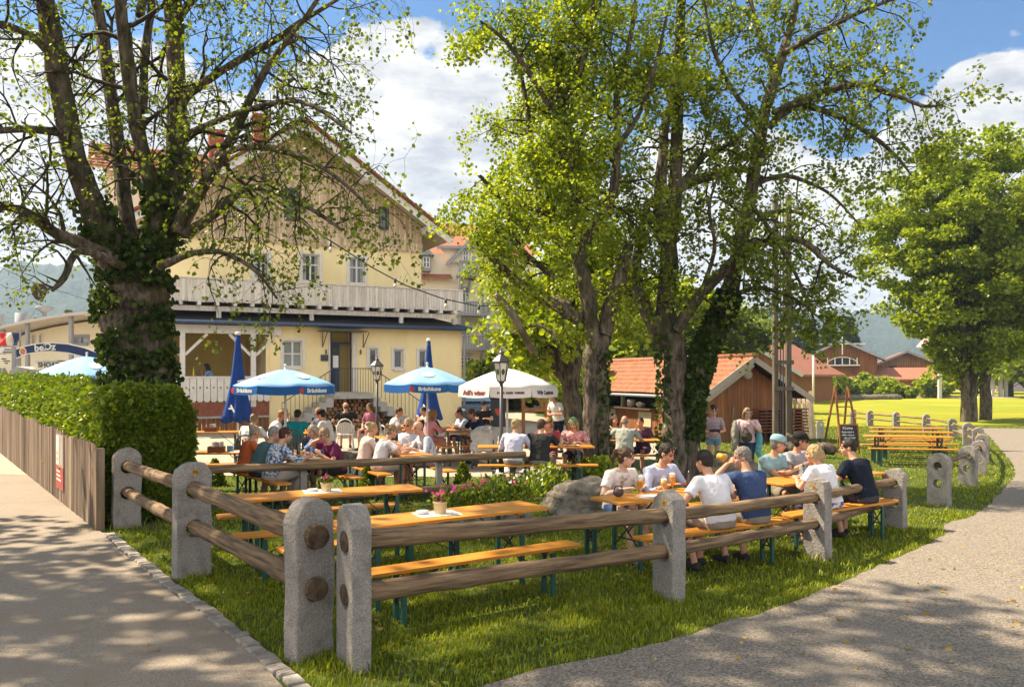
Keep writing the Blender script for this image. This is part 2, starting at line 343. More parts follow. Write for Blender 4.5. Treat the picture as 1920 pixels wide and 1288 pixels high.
inner = [gp(*p) for p in ((720, 1345), (880, 1296), (1010, 1258), (1187, 1219), (1300, 1190), (1345, 1172), (1430, 1150), (1500, 1126), (1640, 1066), (1730, 1026), (1772, 1004), (1768, 990), (1775, 981), (1815, 973), (1855, 948), (1893, 906), (1904, 890), (1898, 868), (1872, 838), (1854, 817), (1840, 808), (1800, 812), (1794, 806), (1850, 803))]
outer = [gp(*p) for p in ((1920, 804), (2100, 812))] + [(60, 44), (60, -6), (-1.0, -6), (-1.2, 3.2)]
grav = inner + outer
GRAV = dense(grav, .16, .018)
sheet('right_path', GRAV, m_gravel, .014, 1.5)
yard = [(-13, 17.8), (-8, 17.4), (-5, 17.6), (-2, 17.3), (.3, 17.2), (1.0, 18.2), (1.6, 20.5), (3.2, 22.5), (5.6, 24), (5.6, 28), (1.2, 44), (2.5, 70), (-3, 80), (-30, 60), (-30, 40), (-20, 26)]
YARD = dense(yard, .4, .08)
sheet('gravel_yard', YARD, m_yard, .013, 1.0)
walk = [(3.2, 18.9), (4.4, 18.4), (7.0, 19.3), (7.6, 20.5), (5.2, 20.8), (3.6, 21.2)]
sheet('trodden_path', dense(walk, .3, .06), m_yard, .012, .5)
mead = [(13.5, 39), (60, 46), (160, 70), (160, 91), (20, 90), (10.5, 42), (10.8, 36)]
sheet('meadow', dense(mead, 2, .1), m_meadow, .012, 3)
sheet('far_meadow', dense([(8, 96), (200, 98), (260, 300), (-60, 300), (4, 130)], 5, .2), m_meadow, .014, 12)
sheet('meadow_road', dense([(8, 90.5), (20, 90.5), (180, 92), (180, 96.5), (20, 95.5), (8, 95)], 2, .1), nmat('road_dust', (.55, .50, .42), (.46, .41, .34), scale=.8, coord='Position', rough=.95), .02, 4)
def kerb():
    mb = MB(); acc = 0.0
    pts = [Vector(p) for p in strip]
    for a, b in zip(pts[:-1], pts[1:]):
        L = (b - a).length; d = (b - a) / L; nrm = Vector((-d.y, d.x)); nrm = nrm if nrm.x > 0 else -nrm; t = .06
        ang = math.atan2(d.y, d.x)
        while t < L:
            ln = R.uniform(.10, .17); c = a + d * (t + ln / 2) + nrm * R.uniform(.045, .065); z = .012 + R.uniform(-.004, .006)
            hw = R.uniform(.055, .07); P = [(-ln / 2 + .008, -hw), (ln / 2 - .008, -hw), (ln / 2 - .008, hw), (-ln / 2 + .008, hw)]
            cs, sn = math.cos(ang + R.uniform(-.08, .08)), math.sin(ang + R.uniform(-.05, .05)); vs = []
            for zz, k in ((-.03, 1.0), (z + .012, 1.0), (z + .022, .82)):
                for x, y in P: vs.append((c.x + (x * cs - y * sn) * k + R.gauss(0, .004), c.y + (x * sn + y * cs) * k + R.gauss(0, .004), zz))
            mb.add(vs, [(0, 1, 5, 4), (1, 2, 6, 5), (2, 3, 7, 6), (3, 0, 4, 7), (4, 5, 9, 8), (5, 6, 10, 9), (6, 7, 11, 10), (7, 4, 8, 11), (8, 9, 10, 11)]); t += ln
    tag(mb.build('kerb_strip', m_stone), kind='structure')
kerb()
# grass blades
POSTXY = []
def grass():
    ASPH = np.array(asph)
    def scatter(n, x0, x1, y0, y1, test):
        x = NR.uniform(x0, x1, n); y = NR.uniform(y0, y1, n); k = test(x, y); return x[k], y[k]
    off = [(p[0] + .13, p[1] + .05) for p in strip[::-1]] + [(-5.4, 11.2), (-6.1, 11.6), tuple(FE2), (-48, 30), (-48, -6), (1.5, -6)]
    def lawn(x, y):
        nz = .5 + .5 * np.sin(x * 3.1 + 1.7 * np.sin(y * 2.3)) * np.sin(y * 2.7 + 1.3 * np.sin(x * 1.9))
        k = ~pip(x, y, off) & ~pip(x, y, YARD) & (np.abs(x) < y * .66 + .6) & (NR.random(len(x)) < .35 + .65 * nz)
        k &= ~pip(x, y, [(p[0], p[1]) for p in grav])
        k &= (x > -4.6 + (y - 11) * -.35) | (y < 11.2)
        return k
    X = []; Y = []; S = []
    for n, y0, y1, hh, ww in ((150000, 4.8, 8.5, 1.0, .8), (120000, 8.5, 13, 1.0, 1.1), (60000, 13, 20, 1.05, 1.5)):
        x, y = scatter(n, -y1 * .62, y1 * .66, y0, y1, lawn); X.append(x); Y.append(y); S.append(np.column_stack([np.full(len(x), hh), np.full(len(x), ww)]))
    def far(x, y): return ~pip(x, y, [(p[0], p[1]) for p in grav]) & (x < y * .64) & ~pip(x, y, YARD) & ((x > 4.2) | (y < 19))
    x, y = scatter(60000, 3, 25, 19.5, 40, far); X.append(x); Y.append(y); S.append(np.column_stack([np.full(len(x), 1.0), np.full(len(x), 2.6)]))
    # tufts that grow at the feet of posts, rocks and the fence
    for (px, py, rr, n) in POSTXY:
        a = NR.uniform(0, 6.28, n); r = rr * (.6 + .5 * np.abs(NR.normal(0, 1, n))); X.append(px + r * np.cos(a)); Y.append(py + r * np.sin(a) * .8); S.append(np.column_stack([NR.uniform(1.2, 2.4, n), np.full(n, .9)]))
    x = np.concatenate(X); y = np.concatenate(Y); S = np.concatenate(S); n = len(x); z = gz(x, y)
    cl = .5 + .5 * np.sin(x * 5.3 + 2.0 * np.sin(y * 4.1)) * np.sin(y * 6.1 + np.sin(x * 3.7))
    h = S[:, 0] * (.016 + .03 * NR.random(n) + .032 * cl * NR.random(n)); wd = S[:, 1] * NR.uniform(.0035, .0075, n)
    a = NR.uniform(0, 6.28, n); ln = NR.uniform(.15, .95, n) * h; dx = np.cos(a); dy = np.sin(a); b = a + NR.uniform(1.1, 2.0, n)
    lx, ly = np.cos(b) * ln, np.sin(b) * ln; B = np.column_stack([x, y, z + .0]); W = np.column_stack([dx * wd, dy * wd, np.zeros(n)])
    M1 = B + np.column_stack([lx * .35, ly * .35, h * .62]); T = B + np.column_stack([lx, ly, h])
    V = np.stack([B - W, B + W, M1 + W * .75, M1 - W * .75, T], 1).reshape(-1, 3); i = np.arange(n)[:, None] * 5
    tri = np.concatenate([i + np.array([[0, 1, 2]]), i + np.array([[0, 2, 3]]), i + np.array([[3, 2, 4]])])
    o = npmesh('grass', V, tri, m_grass); tag(o, kind='stuff')
# ------------------------------------------------------------------ granite posts and log rails
def arc_outline(wd, h, jit=.006):
    r = wd / 2; pts = [(-r, 0), (r, 0)]
    for k in range(1, 5): pts.append((r + R.gauss(0, jit), (h - r * .95) * k / 4))
    for k in range(1, 12):
        a = math.pi * k / 12; pts.append((r * math.cos(a) + R.gauss(0, jit), h - r * .95 + r * .95 * math.sin(a) + R.gauss(0, jit)))
    for k in range(4, 0, -1): pts.append((-r + R.gauss(0, jit), (h - r * .95) * k / 4))
    return pts
def circ(x, z, r, n=18): return [(x + r * math.cos(2 * math.pi * i / n), z + r * math.sin(2 * math.pi * i / n)) for i in range(n)]
def post(x, y, h, ang, label, wd=.36, th=.15, hr=.088, lichen=False):
    """granite slab, broad face across the rail; ang = heading of the rail through its holes"""
    g = float(gz(x, y)); root = thing('granite_post', label, 'stone post', (x, y, g - .02), ang - math.pi / 2, 'granite posts of the log fence')
    root.rotation_euler = (R.gauss(0, .006), R.gauss(0, .012), ang - math.pi / 2)
    mb = MB(); mb.plate(arc_outline(wd, h + .02), [circ(0, h * .775, hr), circ(0, h * .45, hr)], -th / 2, th / 2)
    o = bevel(mb.build('stone', m_granite, root), .016, 2)
    if lichen:
        lb = MB()
        for _ in range(7):
            cx, cz = R.gauss(0, .022), h * .93 + R.gauss(0, .018); lb.add([(cx + .022 * math.cos(a * 1.05) * R.uniform(.6, 1.2), (th / 2 + .003) * lichen, cz + .022 * math.sin(a * 1.05) * R.uniform(.6, 1.2)) for a in range(6)], [(0, 1, 2, 3, 4, 5)])
        lb.build('lichen_patch', m_lichen, root)
    POSTXY.append((x, y, wd * .5, 260 if y < 9 else 110))
    return (x, y, g, h)
def log(a, b, r, label, knots=True, name='log_rail'):
    a = Vector(a); b = Vector(b); d = b - a; L = d.length
    root = thing(name, label, 'log rail', a, 0, 'round log rails of the granite post fence')
    root.rotation_euler = d.to_track_quat('X', 'Z').to_euler()
    n = 14; k = 24; Rr = []; ph = R.uniform(0, 6); bow = R.uniform(-.03, .03)
    for i in range(k):
        t = i / (k - 1); cr = r * (1.05 - .1 * t) * (1 + .04 * math.sin(5 * t + ph) + R.uniform(-.018, .018)) + (r * .10 if R.random() < .10 else 0); oy = bow * math.sin(math.pi * t); oz = R.gauss(0, .002)
        Rr.append([(t * L, oy + cr * math.cos(2 * math.pi * j / n) * (1 + R.gauss(0, .014)), oz + cr * math.sin(2 * math.pi * j / n) * (1 + R.gauss(0, .014))) for j in range(n)])
    mb = MB(); mb.rings(Rr, caps=False); mb.build('log', m_log, root)
    for s_, ri in ((-1, Rr[0]), (1, Rr[-1])):
        e = MB(); q = [(p[0] + s_ * .001, p[1], p[2]) for p in ri]; c = (ri[0][0] + s_ * .012, 0, 0); e.add(q + [c], [(j, (j + 1) % n, n) if s_ > 0 else ((j + 1) % n, j, n) for j in range(n)])
        e.build('end_grain', m_logend, root)
    return root
def dirang(p, q): return math.atan2(q[1] - p[1], q[0] - p[0])
gA, gA2, gB, gC, gD, gE, gF = [gp(*p) for p in ((580, 1230), (663, 1250), (360, 1083), (237, 988), (1254, 1123), (1533, 1047), (1677, 991))]
gG, gH, gI, gJ, gK, gL, gMm, gN, gO, gP, gQ = [gp(*p) for p in ((1761, 949), (1815, 911), (1836, 890), (1841, 870), (1834, 850), (1815, 836), (1786, 824), (1737, 811), (1680, 804), (1631, 799), (1599, 795))]
aAB = dirang(gA, gB)
aR = dirang(gA2, gD)
pA = post(*gA, 1.19, aAB + rad(16), 'corner granite post with two dark log ends poking out towards the path', wd=.355, th=.16, lichen=0)
pA2 = post(*gA2, 1.18, aR - rad(4), 'corner granite post seen half edge-on with two log ends flush in its holes', wd=.33, th=.15)
pB = post(*gB, 1.21, aAB + rad(6), 'granite post with orange lichen beside the asphalt path, between two log spans', wd=.37, th=.15, lichen=-1)
pC = post(*gC, 1.11, aAB, 'granite post with a chipped top next to the end of the board fence', wd=.36, th=.15)
pD = post(*gD, 1.02, aR - rad(6), 'granite post in front of the table with wheat beer glasses', wd=.30, th=.16, hr=.078, lichen=-1)
pE = post(*gE, .925, dirang(gD, gE) - rad(3), 'granite post in front of the blonde woman in the white top', wd=.29, th=.15, hr=.07, lichen=-1)
pF = post(*gF, .835, dirang(gE, gF) - rad(3), 'last granite post of the near row, beside the gap to the gravel path', wd=.29, th=.15, hr=.068)
ring = [gG, gH, gI, gJ, gK, gL, gMm, gN, gO, gP, gQ]
rl = ['granite post starting the curved row, an empty lower hole showing grass', 'second granite post of the curved row with a sunlit lower hole', 'third granite post of the curved row at its bend by the gravel path', 'fourth granite post of the curved row, mostly hidden behind the bend',
      'fifth granite post of the curved row, peeping out above its neighbours', 'granite post where the curved row turns back towards the meadow', 'granite post at the end of the empty benches', 'granite post directly behind the end of the empty tables', 'granite post behind the middle of the empty tables', 'slim granite post between chalkboard and empty tables', 'granite post half hidden behind the chalkboard and ladder']
rp = []
for i, q in enumerate(ring):
    a = dirang(ring[max(i - 1, 0)], ring[min(i + 1, len(ring) - 1)])
    if i == 0: a = dirang(ring[0], ring[1])
    if i in (0, 1): a += rad(-18)
    rp.append(post(*q, .86 - .012 * i, a, rl[i], wd=.34 if i < 6 else .3, th=.15, hr=.07))
def span(p, q, fr, r, lab, e0=.1, e1=.1):
    P = Vector((p[0], p[1], p[2] + p[3] * fr)); Q = Vector((q[0], q[1], q[2] + q[3] * fr)); d = (Q - P).normalized()
    log(P - d * e0, Q + d * e1, r, lab)
span(pA, pB, .775, .080, 'upper log rail running from the corner post along the asphalt path', .17, -.02)
span(pA, pB, .45, .078, 'lower log rail running from the corner post along the asphalt path', .16, -.02)
span(pB, pC, .775, .072, 'upper log rail ending next to the hedge', .02, .02)
span(pB, pC, .45, .066, 'lower log rail ending next to the hedge', .02, .02)
span(pA2, pD, .775, .071, 'dark upper log rail in front of the empty orange tables', .074, .02)
span(pA2, pD, .45, .069, 'cracked pale lower log rail in front of the empty orange bench', .074, .02)
span(pD, pE, .775, .060, 'upper log rail behind which two men sit with their backs turned', -.02, .02)
span(pD, pE, .45, .058, 'lower log rail under the backs of two sitting men', -.02, .02)
span(pE, pF, .775, .055, 'upper log rail behind the blonde woman and the man in black', -.02, .02)
span(pE, pF, .45, .055, 'lower log rail below the blonde woman and the man in black', -.02, .02)
span(rp[0], rp[1], .775, .045, 'single dark log rail at the start of the curved row', .02, .02)
cl = ['between the second and third post', 'round the outer bend', 'past the bend', 'on the far side of the bend', 'running back towards the meadow', 'by the ends of the empty benches', 'behind the ends of the empty tables', 'behind the empty tables', 'between chalkboard and tables', 'behind the chalkboard']
for i in range(1, 10):
    span(rp[i], rp[i + 1], .775, .042, 'upper thin log rail of the curved row ' + cl[i], 0, 0)
    if i >= 3: span(rp[i], rp[i + 1], .45, .036, 'lower thin log rail of the curved row ' + cl[i], 0, 0)
# ------------------------------------------------------------------ board fence with poster, hedge
def board_fence():
    root = thing('board_fence', 'weathered grey brown board fence with a wavy top beside the asphalt path', 'fence', (FE0.x, FE0.y, 0), math.atan2(fdir.y, fdir.x))
    mb = MB(); t = .0
    while t < 25.5:
        wd = R.uniform(.085, .125); h = 1.12 + .14 * min(t / 14, 1) + .03 * math.sin(t * 2.1) + R.uniform(-.02, .02); y = R.uniform(-.006, .006)
        mb.box((t + wd / 2, y + .012, h / 2 + .02), (wd - .012, .026, h)); t += wd
    mb.build('boards', m_board, root)
    b = MB()
    for z in (.3, .9): b.bb(0, 25.5, -.09, -.03, z, z + .09)
    b.build('rail', m_board, root)
    p = MB()
    p.bb(-.11, -.006, -.075, .03, 0, 1.12); p.build('end_post', m_board, root)
    # poster fixed to the boards
    def pos(t): return FE0 + fdir * t
    P = thing('poster', 'red and white event poster fixed to the board fence', 'poster', tuple(pos(3.1)) + (0,), math.atan2(fdir.y, fdir.x))
    s = MB(); s.bb(-.40, .40, .034, .040, .22, 1.13); s.build('panel', plain('poster_grey', (.32, .25, .20), rough=.5), P)
    s = MB(); s.bb(.06, .37, .0402, .0435, .62, 1.10); s.build('white_field', plain('poster_white', (.62, .58, .52), rough=.5), P)
    s = MB(); s.bb(-.395, .395, .0402, .0432, .23, .60); s.build('red_field', plain('poster_red', (.36, .05, .035), rough=.5), P)
    s = MB(); s.bb(-.30, -.12, .0402, .043, .64, 1.0); s.build('photo_field', plain('poster_photo', (.38, .33, .27), rough=.5), P)
    s = MB()
    for i in range(3): s.bb(-.05 - .06 * i, .30, .0436, .045, .50 - .07 * i, .53 - .07 * i)
    s.build('text_line', plain('poster_ink', (.7, .6, .5)), P)
    s = MB(); s.bb(.15, .29, .044, .0455, .68, .74); s.bb(.15, .29, .044, .0455, .78, .84); s.build('logo', plain('poster_orange', (.6, .3, .1)), P)
board_fence()
def leafmesh(P, A, S, mat, name, parent, spread=.42, fold=.18, flat=0):
    n = len(P); A = A / np.linalg.norm(A, axis=1)[:, None]; q = NR.normal(size=(n, 3)) + np.array([0, 0, flat]); s = np.cross(A, q); s /= np.linalg.norm(s, axis=1)[:, None]; nn = np.cross(s, A)
    S = np.asarray(S).reshape(-1, 1) * np.ones((n, 1)); A = A * S; s = s * S; nn = nn * S
    V = np.stack([P, P + .28 * A + spread * s + fold * nn, P + .68 * A + spread * .85 * s + fold * .8 * nn, P + A - nn * .06, P + .68 * A - spread * .85 * s + fold * .8 * nn, P + .28 * A - spread * s + fold * nn], 1).reshape(-1, 3)
    i = np.arange(n)[:, None] * 6
    return npmesh(name, V, np.concatenate([i + np.array([[0, 1, 2, 3]]), i + np.array([[0, 3, 4, 5]])]), mat, parent)
def upish(P, k):                                                    # leaf axes: horizontal-ish, a bit drooping, random heading
    a = NR.uniform(0, 6.283, len(P)); return np.column_stack([np.cos(a), np.sin(a), NR.normal(k, .45, len(P))])
def hedge():
    hp0 = Vector((-5.55, 12.05)); nrm = Vector((-fdir.y, fdir.x)); nrm = nrm if nrm.x > 0 else -nrm    # across the hedge, away from the path
    base = FE0 + nrm * .16 + fdir * .25
    root = thing('hedge', 'dense clipped green hedge behind the board fence', 'hedge', (base.x, base.y, 0), math.atan2(fdir.y, fdir.x))
    L, Wd = 22.0, 1.18
    def top(t): return 1.85 + .16 * np.clip(t / 12, 0, 1) + .05 * np.sin(t * 1.9) + .04 * np.sin(t * 4.3)
    n = 60000; t = np.abs(NR.random(n)) ** 1.6 * L; w_ = NR.uniform(0, Wd, n); face = NR.random(n)
    P = np.zeros((n, 3)); dn = np.abs(NR.normal(0, .06, n)); lump = .06 * np.sin(t * 3.1) * np.sin(w_ * 5)
    f1 = face < .34; P[f1] = np.column_stack([t, dn - .03 + .05 * np.sin(t * 5) * 0, NR.uniform(.15, 1, n) * top(t)])[f1]
    f2 = (face >= .34) & (face < .68); P[f2] = np.column_stack([t, w_, top(t) - dn * 1.2 + lump * .5])[f2]
    f3 = (face >= .68) & (face < .92); zz = NR.uniform(.05, 1, n); P[f3] = np.column_stack([dn - .02 + .12 * (1 - zz) * 0 - .10 * np.sin(zz * 3.1) * np.sin(np.pi * w_ / Wd), w_, zz * top(t * 0)])[f3]
    f4 = face >= .92; P[f4] = np.column_stack([t, Wd - dn, NR.uniform(.2, 1, n) * top(t)])[f4]
    # rounded shoulders, and a few shoots that stick out
    zt = P[:, 2] / top(P[:, 0]); k = zt > .8; P[k, 0] += (P[k, 0] < .4) * (zt[k] - .8) ** 1.5 * 3.2; P[k, 1] += np.where(P[k, 1] < .3, (zt[k] - .86) * .8, 0) - np.where(P[k, 1] > Wd - .3, (zt[k] - .86) * .8, 0)
    sh = NR.random(n) < .03; P[sh] += np.column_stack([NR.normal(0, .06, n), NR.normal(0, .06, n), np.abs(NR.normal(0, .07, n))])[sh]
    A = NR.normal(0, .55, (n, 3)); A[f1, 1] -= .7; A[f2, 2] += .6; A[f3, 0] -= .7; A[:, 2] -= .1; P[:, 1] *= -1; A[:, 1] *= -1
    S = NR.uniform(.055, .105, n) * (1 + .03 * P[:, 0])
    leafmesh(P, A, S, m_hedge, 'foliage', root, .33, .1)
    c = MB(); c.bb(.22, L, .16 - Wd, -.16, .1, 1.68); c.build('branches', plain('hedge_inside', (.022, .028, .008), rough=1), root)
    POSTXY.append((-5.2, 11.6, .5, 200))
hedge()
def mid_fence():
    a = Vector((-4.7, 11.85)); b = Vector((.18, 14.45)); d = b - a; L = d.length
    root = thing('rail_fence', 'old wooden rail fence behind the empty tables, in front of the flowers', 'fence', (a.x, a.y, 0), math.atan2(d.y, d.x))
    for z, r, x0, x1 in ((.735, .065, 0, L + .05), (.235, .06, 2.0, L)):
        mb = MB(); mb.tube([(x0 + (x1 - x0) * i / 9, R.gauss(0, .012), z + R.gauss(0, .008)) for i in range(10)], [r * R.uniform(.92, 1.06) for _ in range(10)], 10); mb.build('rail', m_log, root)
    for t in (1.75, 4.0):
        mb = MB(); mb.box((t, .10, .36), (.10, .10, .74)); bevel(mb.build('post', plain('grey_post', (.22, .2, .18), rough=.9), root), .008)
mid_fence()
# ------------------------------------------------------------------ buildings
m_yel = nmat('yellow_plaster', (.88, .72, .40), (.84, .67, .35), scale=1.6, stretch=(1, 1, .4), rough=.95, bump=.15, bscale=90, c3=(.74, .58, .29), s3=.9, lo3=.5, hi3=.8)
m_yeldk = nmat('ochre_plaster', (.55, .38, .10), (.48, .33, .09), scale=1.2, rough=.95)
m_clad = nmat('bleached_cladding', (.68, .53, .35), (.52, .40, .25), scale=2.2, stretch=(4, 4, .35), rough=.9, island=.26, c3=(.36, .26, .15), s3=1.8, lo3=.52, hi3=.7, bump=.2)
m_wht = nmat('white_paint', (.70, .67, .62), (.62, .58, .52), scale=5, rough=.65)
m_grayw = nmat('weathered_white_boards', (.66, .61, .55), (.50, .455, .40), scale=3, stretch=(4, 4, .4), rough=.9, island=.14, c3=(.24, .20, .165), s3=5, lo3=.6, hi3=.68)
m_tile = nmat('roof_tile', (.35, .14, .07), (.22, .085, .045), scale=3.5, rough=.85, c3=(.22, .11, .07), s3=1.1, lo3=.5, hi3=.7, coord='Position', bump=.3, bscale=30)
m_tile2 = nmat('old_roof_tile', (.34, .135, .08), (.25, .10, .06), scale=2, rough=.85, coord='Position')
m_darkroof = nmat('tarred_roof', (.03, .028, .028), (.02, .018, .018), scale=3, rough=.6)
m_gut = plain('blue_gutter', (.035, .06, .12), rough=.35, spec=.5); m_concrete = nmat('concrete', (.42, .39, .35), (.32, .295, .265), scale=4, rough=.95, bump=.2)
m_pane = glassmat('window_glass', (.035, .042, .045)); m_paneL = glassmat('window_glass_curtain', (.22, .25, .24), .1); m_blued = plain('blue_door_paint', (.018, .03, .075), rough=.4)
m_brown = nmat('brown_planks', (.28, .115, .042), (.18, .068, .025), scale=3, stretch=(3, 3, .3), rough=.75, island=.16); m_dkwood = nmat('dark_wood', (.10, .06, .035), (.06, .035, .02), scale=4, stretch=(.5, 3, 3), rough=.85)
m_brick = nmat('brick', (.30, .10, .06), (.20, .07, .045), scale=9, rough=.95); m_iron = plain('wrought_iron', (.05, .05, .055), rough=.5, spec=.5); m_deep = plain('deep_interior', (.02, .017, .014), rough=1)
m_cream = nmat('cream_plaster', (.76, .67, .50), (.70, .61, .45), scale=.8, rough=.95); m_bluegrey = plain('blue_grey_paint', (.28, .29, .31), rough=.7)
HD = Vector((.902, .433)).normalized(); HM_ = Vector((-HD.y, HD.x)); HO = Vector((-2.1, 34.7)); HANG = math.atan2(HD.y, HD.x)
def fac(px, py, v, O=HO, d=HD):
    m = Vector((-d.y, d.x)); dx = (px - CX) / FPX; den = dx * m.x + m.y; t = (v + O.x * m.x + O.y * m.y) / den
    return ((dx * t - O.x) * d.x + (t - O.y) * d.y, EYE - (py - YH) / FPX * t)
def rect(u0, u1, z0, z1): return [(u0, z0), (u1, z0), (u1, z1), (u0, z1)]
def window(root, u0, u1, z0, z1, v, bars=(1, 1), surround=.09, pane=None, depth=.14, fm=None, fw=.055, name='window', cross=.5, curtain=False):
    """set into a hole of the wall whose outer face is at v (outside is towards -y)"""
    fm = fm or m_wht; mb = MB()
    if surround:
        s = surround; y0, y1 = v - .03, v - .002
        mb.bb(u0 - s, u0, y0, y1, z0 - s * .6, z1 + s); mb.bb(u1, u1 + s, y0, y1, z0 - s * .6, z1 + s); mb.bb(u0, u1, y0, y1, z1, z1 + s); mb.bb(u0, u1, y0 - .05, y1, z0 - s * .9, z0)
    d = v + depth
    mb.bb(u0, u0 + fw, d - .05, d, z0, z1); mb.bb(u1 - fw, u1, d - .05, d, z0, z1); mb.bb(u0 + fw, u1 - fw, d - .05, d, z0, z0 + fw); mb.bb(u0 + fw, u1 - fw, d - .05, d, z1 - fw, z1)
    for i in range(1, bars[0] + 1):
        c = u0 + (u1 - u0) * i / (bars[0] + 1); mb.bb(c - .035, c + .035, d - .055, d - .001, z0 + fw, z1 - fw)
    for i in range(1, bars[1] + 1):
        c = z0 + (z1 - z0) * (cross if bars[1] == 1 else i / (bars[1] + 1)); mb.bb(u0 + fw, u1 - fw, d - .045, d - .003, c - .03, c + .03)
    o = mb.build(name, fm, root); p = MB(); p.bb(u0 + .01, u1 - .01, d + .001, d + .02, z0 + .01, z1 - .01); p.build('pane', pane or m_pane, o)
    if curtain:
        c = MB(); cw = (u1 - u0) * .2; c.bb(u0 + fw, u0 + fw + cw, d - .0045, d + .0005, z0 + fw, z1 - fw); c.bb(u1 - fw - cw * .8, u1 - fw, d - .0045, d + .0005, z0 + fw, z1 - fw); c.build('curtain', plain('curtain', (.34, .34, .31), rough=.9), o)
    return o
def boards(mb, u0, u1, z0, z1, y, wd=.13, th=.02, gap=.012, jit=.0, zf=None):
    t = u0
    while t < u1 - .02:
        w_ = min(wd * R.uniform(.85, 1.15), u1 - t); a = z0 + R.uniform(-jit, jit); b = zf(t + w_ / 2) if zf else z1
        if b > a: mb.bb(t + gap / 2, t + w_ - gap / 2, y - th / 2, y + th / 2, a, b)
        t += w_
def tiled(P0, U_, V_, lu, lv, tw=.22, th=.34, amp=.028, step=.035, nu=6, nv=3):
    U_ = Vector(U_).normalized(); V_ = Vector(V_).normalized(); Nn = U_.cross(V_).normalized()
    if Nn.z < 0: Nn = -Nn
    a = np.arange(0, lu + 1e-6, tw / nu); ncol = len(a); rows = []
    k = max(1, int(round(lv / th))); hh = lv / k
    for i in range(k):
        for f in (0.0, .5, 1.0): rows.append((i * hh + f * hh * .999, step * (1 - f) if False else step * (1 - f)))
    V = []
    for (b, s) in rows:
        wob = .006 * np.sin(a * 1.7 + b * 3); z = amp * np.abs(np.sin(np.pi * a / tw)) + s + wob
        V.append(np.array(P0)[None, :] + np.outer(a, U_) + np.array(V_)[None, :] * b + np.outer(z, Nn))
    n = len(rows); V = np.concatenate(V); i = (np.arange(n - 1)[:, None] * ncol + np.arange(ncol - 1)[None, :]).ravel(); return V, np.column_stack([i, i + 1, i + ncol + 1, i + ncol])
def inn():
    root = thing('inn', 'yellow inn with wooden gable, long weathered balcony and an open loggia', 'building', (HO.x, HO.y, 0), HANG); inv = Matrix.Rotation(-HANG, 4, 'Z') @ Matrix.Translation((-HO.x, -HO.y, 0))
    uL = fac(505, 700, 0)[0]; uLL = fac(262, 700, 0)[0]; zg = 4.02
    def rc(x0, x1, y0, y1, v=0): a = fac(x0, y1, v); b = fac(x1, y0, v); return (a[0], b[0], a[1], b[1])
    W1 = rc(531, 567, 639, 688); D1 = rc(619, 660, 623, 735); S1 = rc(692, 708, 653, 688); S2 = rc(738, 756, 655, 691); S3 = rc(785, 801, 656, 690)
    mb = MB(); mb.plate([(uL, 0), (0, 0), (0, zg), (uL, zg)], [rect(*W1), rect(*D1), rect(*S1), rect(*S2), rect(*S3)], 0, .35); mb.build('wall', m_yel, root)
    mb = MB(); mb.bb(uL + .004, -.004, .36, 14, 0, zg); mb.build('wall', m_yel, root)
    window(root, *W1, 0, (1, 1), .10, m_paneL, cross=.5)
    for s in (S1, S2, S3): window(root, *s, 0, (0, 0), .10, m_pane, fw=.07)
    # entrance: dark blue door leaf, open half with yellow hall behind it, transom
    u0, u1, z0, z1 = D1; um = u0 + (u1 - u0) * .46; zt = z0 + (z1 - z0) * .80
    mb = MB(); mb.bb(u0, u0 + .06, .06, .14, z0, z1); mb.bb(u1 - .06, u1, .06, .14, z0, z1); mb.bb(u0 + .06, u1 - .06, .06, .14, zt, zt + .07); dr = mb.build('door', m_blued, root)
    mb = MB(); mb.bb(u0 + .06, um, .10, .15, z0, zt); mb.build('door_leaf', m_blued, dr)
    mb = MB(); mb.bb(u0 + .13, um - .05, .093, .098, z0 + .95, z0 + 1.42); mb.build('notice', m_paper, dr); mb = MB(); mb.bb(u0 + .12, um - .06, .090, .0985, z0 + 1.5, zt - .12); mb.build('pane', m_pane, dr)
    mb = MB(); mb.bb(u0 + .06, u1 - .06, .30, .33, z0, z1 - .01); mb.build('hall', plain('hall_yellow', (.28, .20, .05)), dr)
    mb = MB(); mb.bb(u1 + .03, u1 + .20, -.035, -.003, z0, z1 + .05); mb.bb(u0 - .05, u0 - .001, -.035, -.003, z0, z1 + .05); mb.bb(u0 - .05, u1 + .03, -.036, -.002, z1 + .05, z1 + .13); mb.build('door_surround', m_wht, root)
    mb = MB(); a = fac(604, 619, -.9); b = fac(690, 619, -.9); mb.bb(a[0], b[0], -.95, -.04, zg - .22, zg - .19)
    for u in (u0 - .3, u1 + .45): mb.bar((u, -.02, zg - .8), (u, -.85, zg - .24), .025); mb.bar((u, -.02, zg - .8), (u, -.02, zg - .24), .025)
    mb.build('door_canopy', m_iron, root)
    for px, py, w_, h_, m in ((608, 671, .28, .24, m_iron), (611, 660, .05, .18, m_iron), (676, 660, .05, .18, m_iron)):
        u, z = fac(px, py, 0); mb = MB(); mb.bb(u - w_ / 2, u + w_ / 2, -.05, -.003, z - h_ / 2, z + h_ / 2); mb.build('wall_plaque' if w_ > .1 else 'wall_lamp', m, root)
    u, z = fac(519, 619, 0); mb = MB(); mb.bb(u - .14, u + .14, -.16, -.004, z - .2, z + .16); mb.build('floodlight', m_wht, root)
    # loggia
    zf = fac(420, 748, 0)[1]; zr = fac(420, 707, 0)[1]
    mb = MB(); mb.bb(uLL, uL - .01, 2.3, 2.45, zf, zg); mb.bb(uLL - .12, uLL, 0, 2.45, 0, zg); mb.build('loggia_wall', m_yeldk, root); mb = MB(); mb.bb(uL - .12, uL - .003, .02, 2.295, zf, zg - .01); mb.build('loggia_wall', m_yel, root)
